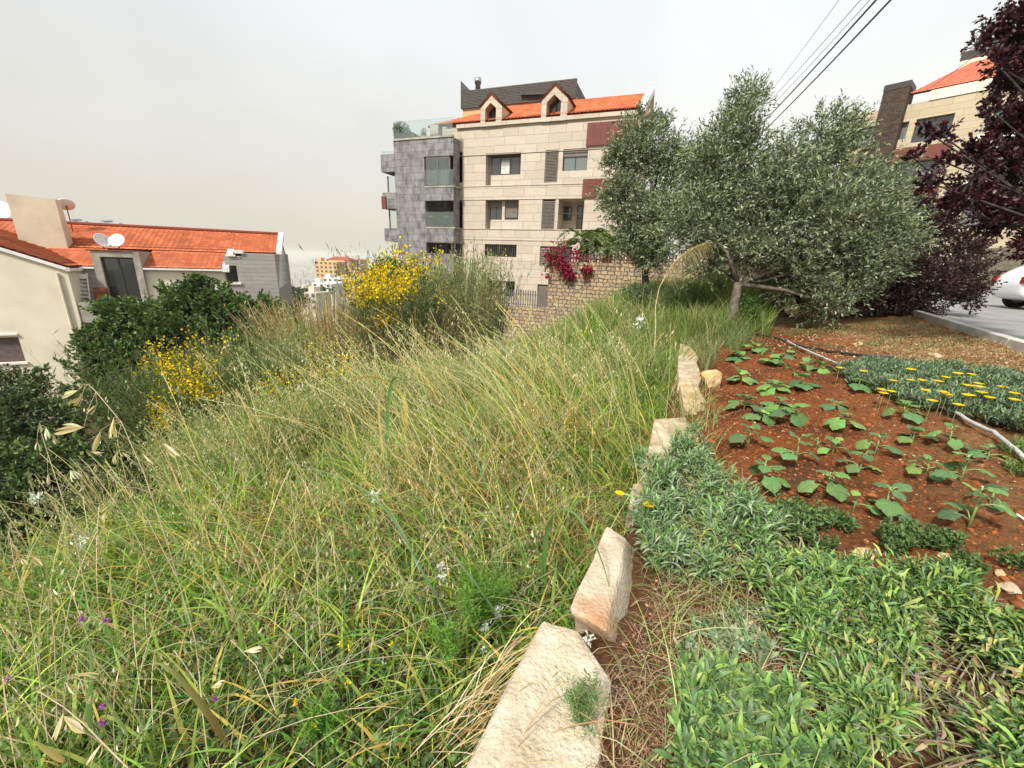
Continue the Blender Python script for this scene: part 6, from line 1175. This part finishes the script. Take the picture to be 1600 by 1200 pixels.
for u, v, lb in DZ: p = gp(u, v + 14); p = gpz(u, v, p[2] + .2); p[2] = TZ(p[0], p[1]); daisy(lb[0].upper() * 0 + 'yellow flower, ' + lb, p, .035 * (1.2 if 'wide' in lb or 'double' in lb else 1), rng.uniform(.19, .22))
p = gpz(966, 790, .16); daisy('yellow dandelion like flower above the edging stones, upper left of the two', p, .026, .09, (.01, .01), 'two yellow flowers over the edging stones'); p = gpz(1007, 812, .16); daisy('yellow dandelion like flower over the silver leaves, lower right of the two', p, .032, .10, (.0, -.01), 'two yellow flowers over the edging stones')

# ---- hoses
def hose(label, pts, r, mat, lift=.02):
    P = np.array([gp(u, v) for u, v in pts]); T_ = np.linspace(0, 1, len(P)); tt = np.linspace(0, 1, 60); X_ = np.stack([np.interp(tt, T_, P[:, k]) for k in range(3)], 1)
    for _ in range(3): X_[1:-1] = (X_[:-2] + 2 * X_[1:-1] + X_[2:]) / 4
    X_[:, 2] = np.maximum(X_[:, 2], TZ(X_[:, 0], X_[:, 1])) + lift; mb = MB(); mb.tube(list(X_), r, 8); tag(mb.build('garden_hose', mat, smooth=True), label, 'hose')
hose('black irrigation hose lying across the soil behind the vegetable bed', [(1165, 520), (1210, 530), (1250, 543), (1300, 553), (1350, 559), (1395, 560)], .016, M_dark)
hose('grey flat hose running from the black hose through the yellow daisies', [(1225, 537), (1265, 555), (1300, 573), (1320, 582), (1360, 592), (1400, 600), (1450, 622), (1480, 648), (1510, 668), (1550, 692), (1580, 714), (1605, 742)], .015, noisy('grey_hose', (.36, .36, .35), (.48, .48, .47), 8, .5), .05)
hose('thin white string hose at the right edge of the bed', [(1585, 812), (1600, 822), (1630, 850)], .005, M_white, .03)

# ---- arching plume grass, broad grass leaves, fennel, oats in front
def curve_pts(px): return [at(*q) for q in px]
t = thing('plume_grass', 'tall arching tan plume of reed grass hanging in front of the olive tree', 'grass', gp(1025, 560)); b_ = np.array(t.location)
arc = curve_pts([(1022, 555, 7.6), (1024, 520, 7.6), (1024, 480, 7.6), (1030, 450, 7.6), (1042, 425, 7.6), (1056, 408, 7.6), (1075, 395, 7.6), (1098, 386, 7.6)])
mb = MB(); mb.tube([q - b_ for q in arc], [.01, .009, .008, .007, .006, .005, .003, .002], 5); mb.build('culm', M_grass_stem := noisy('straw_stem', (.42, .34, .19), (.52, .44, .28), 20, .7), t)
f = Fol(); A_ = np.array(arc) - b_; n = 420; tt = 1 + rng.random(n) ** .8 * 0; tt = rng.uniform(3.2, 7, n); sg = np.minimum(tt.astype(int), 6); fr = tt - sg; Q = A_[sg] * (1 - fr[:, None]) + A_[sg + 1] * fr[:, None]
f.blades(Q, rng.uniform(.10, .42, n) * (1.1 - .1 * np.abs(tt - 5)), .007, rng.normal(-.1, .3, n), rng.uniform(.4, .9, n), rng.uniform(.1, .4, n), pal(n, [(.55, .45, .28), (.46, .36, .2), (.62, .53, .36)], .12), 4, droop=rng.uniform(1.1, 1.9, n)); f.obj('tassels', M_grass, t)
def strap(f, pts, w_, c, c2=None, k=14):
    """a broad grass leaf through given points"""
    P = np.array(pts); T_ = np.linspace(0, 1, len(P)); tt = np.linspace(0, 1, k); X_ = np.stack([np.interp(tt, T_, P[:, j]) for j in range(3)], 1)
    for _ in range(3): X_[1:-1] = (X_[:-2] + 2 * X_[1:-1] + X_[2:]) / 4
    tan = unit(np.gradient(X_, axis=0)); vw = unit(X_ - CAM); sd_ = unit(np.cross(tan, vw + np.array([0, 0, -.8]))); wd = w_ * np.clip(np.minimum(tt * 6 + .4, 1) * (1 - tt ** 2.5), .05, 1); up_ = np.cross(sd_, tan)
    V = np.stack([X_ + sd_ * wd[:, None] / 2, X_ - up_ * wd[:, None] * .12, X_ - sd_ * wd[:, None] / 2], 1).reshape(-1, 3); c = np.array(c); c2 = c if c2 is None else np.array(c2); C = np.repeat(c * (1 - tt[:, None]) + c2 * tt[:, None], 3, 0)
    i = np.arange(k - 1)[:, None] * 3; f.add(V, [np.concatenate([i + np.array([[0, 1, 4, 3]]), i + np.array([[1, 2, 5, 4]])])], C)
def strap_plant(name, label, base_px, leaves, cat='grass', mat=M_grass):
    p = gp(*base_px); t = thing(name, label, cat, p)
    for px, w_, c, c2 in leaves:
        f = Fol(); strap(f, [np.array(at(*q)) - p for q in px], w_, c, c2); f.obj('leaf', mat, t)
    return t
g_ = (.13, .25, .07); g2 = (.19, .31, .09); y_g = (.36, .38, .12); tn = (.50, .34, .14)
strap_plant('broad_leaf_grass', 'coarse bright green grass with wide arching leaves left of the rust stained block', (845, 905), [
    ([(850, 905, 2.3), (848, 850, 2.15), (858, 800, 2.1), (880, 786, 2.05), (905, 800, 2.0), (925, 840, 1.95), (948, 885, 1.92), (956, 938, 1.9)], .028, g_, g2), ([(848, 905, 2.3), (842, 860, 2.2), (830, 820, 2.2), (808, 792, 2.15)], .022, g_, g_), ([(845, 905, 2.3), (800, 850, 2.2), (770, 812, 2.2), (742, 798, 2.2), (718, 802, 2.2)], .018, g2, y_g),
    ([(843, 905, 2.3), (820, 870, 2.25), (790, 815, 2.3), (760, 790, 2.35), (722, 776, 2.4)], .02, g_, g2), ([(852, 910, 2.3), (860, 880, 2.2), (868, 850, 2.2)], .014, g2, tn), ([(840, 905, 2.3), (815, 890, 2.3), (780, 830, 2.3), (745, 812, 2.3)], .014, g_, y_g)])
strap_plant('broad_leaf_grass', 'green and brown striped wide grass blade bent over at the lower left', (340, 1180), [([(365, 1180, 1.65), (330, 1120, 1.6), (295, 1075, 1.58), (262, 1040, 1.56), (232, 1032, 1.56)], .026, (.34, .20, .08), (.24, .34, .09)), ([(140, 1150, 1.6), (138, 1100, 1.6), (145, 1050, 1.6), (138, 990, 1.65)], .02, g2, g_), ([(200, 1150, 1.6), (175, 1110, 1.6), (150, 1070, 1.6)], .014, g2, y_g), ([(100, 1190, 1.5), (70, 1170, 1.5), (50, 1155, 1.5)], .02, (.42, .28, .09), (.3, .35, .1))])
strap_plant('reed_stem', 'thick blue green stem leaning across the centre of the grass', (720, 990), [([(715, 985, 2.1), (660, 900, 2.15), (625, 820, 2.25), (590, 775, 2.35), (540, 745, 2.45), (470, 725, 2.6), (400, 712, 2.8)], .014, (.12, .22, .12), (.22, .30, .14)), ([(640, 850, 2.2), (600, 780, 2.3), (520, 740, 2.4)], .008, (.2, .3, .14), y_g), ([(790, 980, 2.0), (740, 905, 2.0), (700, 860, 2.05), (672, 832, 2.1)], .014, (.13, .24, .12), (.2, .3, .14)),
    ([(760, 760, 2.6), (735, 690, 2.7), (700, 620, 2.8), (660, 560, 3.0)], .009, (.12, .22, .11), (.2, .27, .12)), ([(605, 980, 1.9), (650, 880, 1.9), (700, 800, 2.0), (740, 770, 2.1)], .006, (.3, .38, .16), (.4, .42, .2))], 'grass')
strap_plant('golden_grass', 'golden yellow bent grass leaf crossing the middle of the slope', (620, 680), [([(630, 690, 3.4), (640, 620, 3.4), (600, 590, 3.4), (560, 585, 3.4), (520, 620, 3.4)], .03, (.50, .42, .10), (.55, .40, .12)), ([(560, 700, 3.4), (545, 640, 3.4), (510, 580, 3.5), (480, 545, 3.6)], .014, (.5, .42, .12), (.5, .45, .2)), ([(606, 700, 3.3), (605, 640, 3.3), (612, 590, 3.3), (622, 588, 3.3), (630, 600, 3.3)], .03, g_, g2), ([(600, 720, 3.4), (590, 640, 3.4), (600, 580, 3.4)], .02, tn, (.5, .45, .2)),
    ([(905, 730, 3.2), (880, 700, 3.2), (845, 682, 3.2), (812, 700, 3.2), (800, 730, 3.2)], .016, (.4, .38, .14), tn), ([(905, 560, 5.0), (880, 600, 4.6), (890, 520, 5), (930, 480, 5), (968, 545, 5)], .02, g2, y_g)])
def culm_grass(label, base_, stems, seedlen=.035, group='wild oats standing in front', seedcol=[(.66, .58, .34), (.74, .67, .44), (.54, .45, .24)], sc_=(.50, .40, .20)):
    p = gp(*base_) if len(base_) == 2 else np.array(at(*base_)); t = thing('wild_oat', label, 'grass', p, 0, group); mb = MB(); f = Fol()
    for px, r, seeds in stems:
        X_ = [np.array(at(*q)) - p for q in px]; mb.tube(X_, [r * (1 - .5 * k / (len(X_) - 1)) for k in range(len(X_))], 5)
        for (u, v, d, du, dv) in seeds:
            Q = np.array(at(u, v, d)) - p; E_ = np.array(at(u + du, v + dv, d + rng.uniform(-.02, .02))) - p
            A_ = min(X_, key=lambda w: np.linalg.norm(w - Q)); mb.tube([A_, (A_ + Q) / 2 + [0, 0, .01], Q], .0007, 4); L_ = np.linalg.norm(E_ - Q)
            for _ in range(4): f.leaves(Q[None], (E_ - Q)[None] + rng.normal(0, L_ * .09, (1, 3)), L_, L_ * .13, pal(1, seedcol, .1), .12, True)
    mb.build('culm', M_grass_stem, t); f.obj('spikelets', M_grass, t)
d = 1.55
culm_grass('tall straw coloured wild oat with big pale husks at the left, taller of all', (318, 1085, 1.75), [([(318, 1110, 1.75), (305, 1000, 1.7), (288, 940, 1.68), (262, 850, 1.62), (225, 740, 1.58), (190, 660, 1.55), (150, 612, 1.55), (138, 600, 1.55)], .0026,
    [(131, 668, d, -40, 6), (128, 620, d, -22, 14), (130, 612, d, -12, 22), (178, 652, d, -2, 34), (176, 660, d, 3, 24), (158, 672, d, -12, 34), (152, 632, d, -12, 16), (255, 692, d, 24, 20), (222, 708, d, 18, 18), (182, 708, d, -4, 16), (190, 706, d, 12, 10), (122, 610, d, -24, 8)])])
culm_grass('pale green wild oat with a thin straight stem near the left edge', (130, 900, 1.9), [([(140, 960, 1.9), (120, 850, 1.85), (95, 770, 1.8), (75, 710, 1.8), (62, 668, 1.8)], .0024, [(62, 660, 1.8, 2, 16), (72, 668, 1.8, 4, 20), (58, 690, 1.8, 0, 14), (82, 680, 1.8, 8, 14), (110, 735, 1.8, 10, 16), (75, 740, 1.8, 2, 18)])], .03, seedcol=[(.50, .52, .34), (.6, .58, .4)])
culm_grass('two leaning straw oats with small curled husks right of the tall one', (245, 900, 2.0), [([(250, 930, 2.0), (220, 850, 1.95), (180, 785, 1.9), (140, 730, 1.9), (122, 712, 1.9)], .0022, [(128, 736, 1.9, -10, 3), (150, 726, 1.9, -2, 12), (155, 760, 1.9, 6, 6), (170, 790, 1.9, -6, 12), (165, 800, 1.9, -6, 12)]), ([(275, 900, 2.0), (230, 810, 1.95), (190, 760, 1.9), (150, 720, 1.9), (135, 705, 1.9)], .0022, [(136, 708, 1.9, 6, 4), (140, 706, 1.9, 16, 3), (172, 746, 1.9, 12, 8), (208, 768, 1.9, -8, 10), (222, 784, 1.9, 8, 12), (236, 770, 1.9, 8, -4), (180, 752, 1.9, 6, 10)])])
culm_grass('dry wild oats bunched at the left frame edge', (60, 1120, 1.5), [([(75, 1160, 1.5), (60, 1050, 1.5), (45, 950, 1.5), (22, 880, 1.5), (14, 830, 1.5)], .002, [(18, 815, 1.5, 16, 6), (20, 828, 1.5, 14, 10), (14, 848, 1.5, 12, 14), (34, 872, 1.5, 10, 10), (40, 880, 1.5, -8, 12), (50, 870, 1.5, 10, 12)]), ([(90, 1150, 1.5), (85, 1000, 1.5), (78, 920, 1.5)], .002, [(76, 930, 1.5, -6, 14), (82, 920, 1.5, 12, 8), (84, 930, 1.5, 10, 16)])])
culm_grass('dry oat with long drooping husks at the bottom left corner', (150, 1180, 1.4), [([(200, 1200, 1.4), (130, 1130, 1.4), (100, 1105, 1.4), (60, 1080, 1.4)], .003, [(100, 1112, 1.4, -14, 38), (98, 1118, 1.4, 34, 26), (160, 1160, 1.4, -14, 30), (102, 1065, 1.4, 20, 18), (108, 1055, 1.4, 44, 8)]), ([(430, 1110, 1.5), (400, 1040, 1.55), (360, 1000, 1.6)], .0018, [(380, 1018, 1.6, 30, -2), (330, 1075, 1.6, 20, -8), (428, 1070, 1.6, 4, 22), (434, 1062, 1.6, 10, 14)])])
# fennel
def fennel(label, base_, u, v, dd, rpx, n=2600, cols=[(.12, .26, .03), (.17, .33, .05), (.09, .2, .03)], asp=.7):
    p = np.array(gp(*base_)); t = thing('fennel', label, 'plant', p); c = np.array(at(u, v, dd)) - p; r = rpx * dd / 640; D = unit(rng.normal(size=(n, 3)) * [1, 1, .8] + [0, 0, .25]); fr_c = c + rng.normal(0, .5, (26, 3)) * [r, r, r * asp]; fk = rng.integers(0, 26, n); ft = rng.random((n, 1)) ** .6; P = fr_c[fk] * ft + (c * .35) * (1 - ft) + rng.normal(0, r * .09, (n, 3))
    f = Fol(); f.leaves(P, D, rng.uniform(.012, .035, n), .0016, pal(n, cols, .15), .15, False); f.obj('foliage', M_leaf, t)
    mb = MB()
    for k in range(14): e_ = c + unit(rng.normal(size=3)) * r * .7; mb.tube([(0, 0, 0), e_ * .5 + rng.normal(0, .01, 3), e_], [.0025, .0018, .001], 4)
    mb.build('stem', M_stem, t)
fennel('feathery bright green fennel clump just left of the edging stones', (745, 985), 750, 915, 2.05, 62, 5200)
fennel('smaller feathery fennel clump below the bright one', (700, 1040), 708, 985, 1.85, 34, 1500)
fennel('fine green fennel wisps growing over the nearest stone slab', (905, 1150), 912, 1075, 1.42, 46, 900, [(.13, .2, .07), (.17, .25, .09)], 1.0)
fennel('low feathery weed in the bottom left grass', (500, 1150), 500, 1120, 1.6, 44, 1500)
# small white, purple and yellow flowers
M_wf = leafmat('white_petals', .6, .3, .2, (1, 1, 1))
def floret(name, label, u, v, dd, cols, n, s_, grp, L_):
    p = np.array(at(u, v, dd)); zg = float(TZ(p[0], p[1])); t = thing(name, label, 'flower', (p[0], p[1], zg), 0, grp); h = max(p[2] - zg, .03); mb = MB(); mb.tube([(0, 0, 0), (.004, 0, h * .5), (0, 0, h)], .0012, 4); mb.build('stem', M_stem, t)
    f = Fol(); f.leaves(rng.normal(0, s_, (n, 3)) * [.6, .6, 1] + [0, 0, h], rng.normal(size=(n, 3)) + [0, 0, .3], L_, L_ * .4, pal(n, cols, .08), .2, True); f.obj('petals', M_wf, t)
WF = [(585, 775, 'upper centre near the thick stem'), (690, 885, 'beside the fennel, upper'), (692, 905, 'beside the fennel, lower'), (470, 982, 'left of centre in the lower grass'), (590, 1035, 'below the thick stem'), (600, 1045, 'just right of the one below the thick stem'), (640, 1045, 'in the lower grass between stem and slab'), (755, 1012, 'between fennel and slab'), (756, 980, 'above the slab edge'), (778, 958, 'right of the fennel'), (920, 1000, 'in the gap between the two nearest stones'), (925, 1068, 'over the nearest slab, upper'), (920, 1095, 'over the nearest slab, lower'), (125, 848, 'round white bloom at the left'), (55, 780, 'small white bloom over the dark shrub'), (680, 1090, 'at the bottom centre'), (1000, 505, 'white dots in the far grass'), (945, 545, 'white spray in the far grass')]
for u, v, lb in WF:
    dd = float(np.linalg.norm(gp(u, v + 20) - CAM)) * .8; dd = 8.5 if v < 560 else min(dd, 2.6); floret('white_flower', 'small white flower spike, ' + lb, u, v, dd, [(.62, .66, .55), (.72, .74, .66)], 34, .013 * dd / 1.5, 'white flower spikes in the grass', .016 * dd / 1.5)
for u, v, lb in ((165, 970, 'upper of the left ones'), (160, 1103, 'middle of the left ones'), (160, 1130, 'lowest of the left ones'), (336, 1092, 'right of the wide striped blade'), (128, 967, 'faint one at the far left'), (12, 1060, 'faint one at the frame edge')): floret('purple_flower', 'tiny purple thistle flower in the lower left grass, ' + lb, u, v, 1.6, [(.38, .08, .42), (.48, .15, .5)], 34, .004, 'purple thistle flowers', .011)
for u, v, lb in ((532, 1007, 'left of a close pair'), (544, 1012, 'right of a close pair'), (612, 1007, 'middle of the grass'), (543, 1068, 'under the pair'), (462, 1096, 'lower left'), (490, 1180, 'at the bottom edge'), (492, 1132, 'small, above the bottom one')): floret('yellow_wildflower', 'tiny yellow flower in the lower centre grass, ' + lb, u, v, 1.6, [(.8, .6, .01)], 14, .003, 'tiny yellow wildflowers', .012)

# ================================================================== haze over the valley
HAZE = True
if HAZE:
    mb = MB(); mb.box(-9500, 9500, -150, 15500, -240, 26); hm = bpy.data.materials.new('valley_haze'); hm.use_nodes = True; t = hm.node_tree; t.nodes.clear(); o_ = N(t, 'ShaderNodeOutputMaterial'); v_ = N(t, 'ShaderNodeVolumePrincipled'); v_.inputs['Color'].default_value = (.98, .96, .90, 1); v_.inputs['Density'].default_value = .00019; v_.inputs['Anisotropy'].default_value = .2
    t.links.new(v_.outputs[0], o_.inputs['Volume']); hz_o = mb.build('haze', hm); tag(hz_o, kind='stuff')
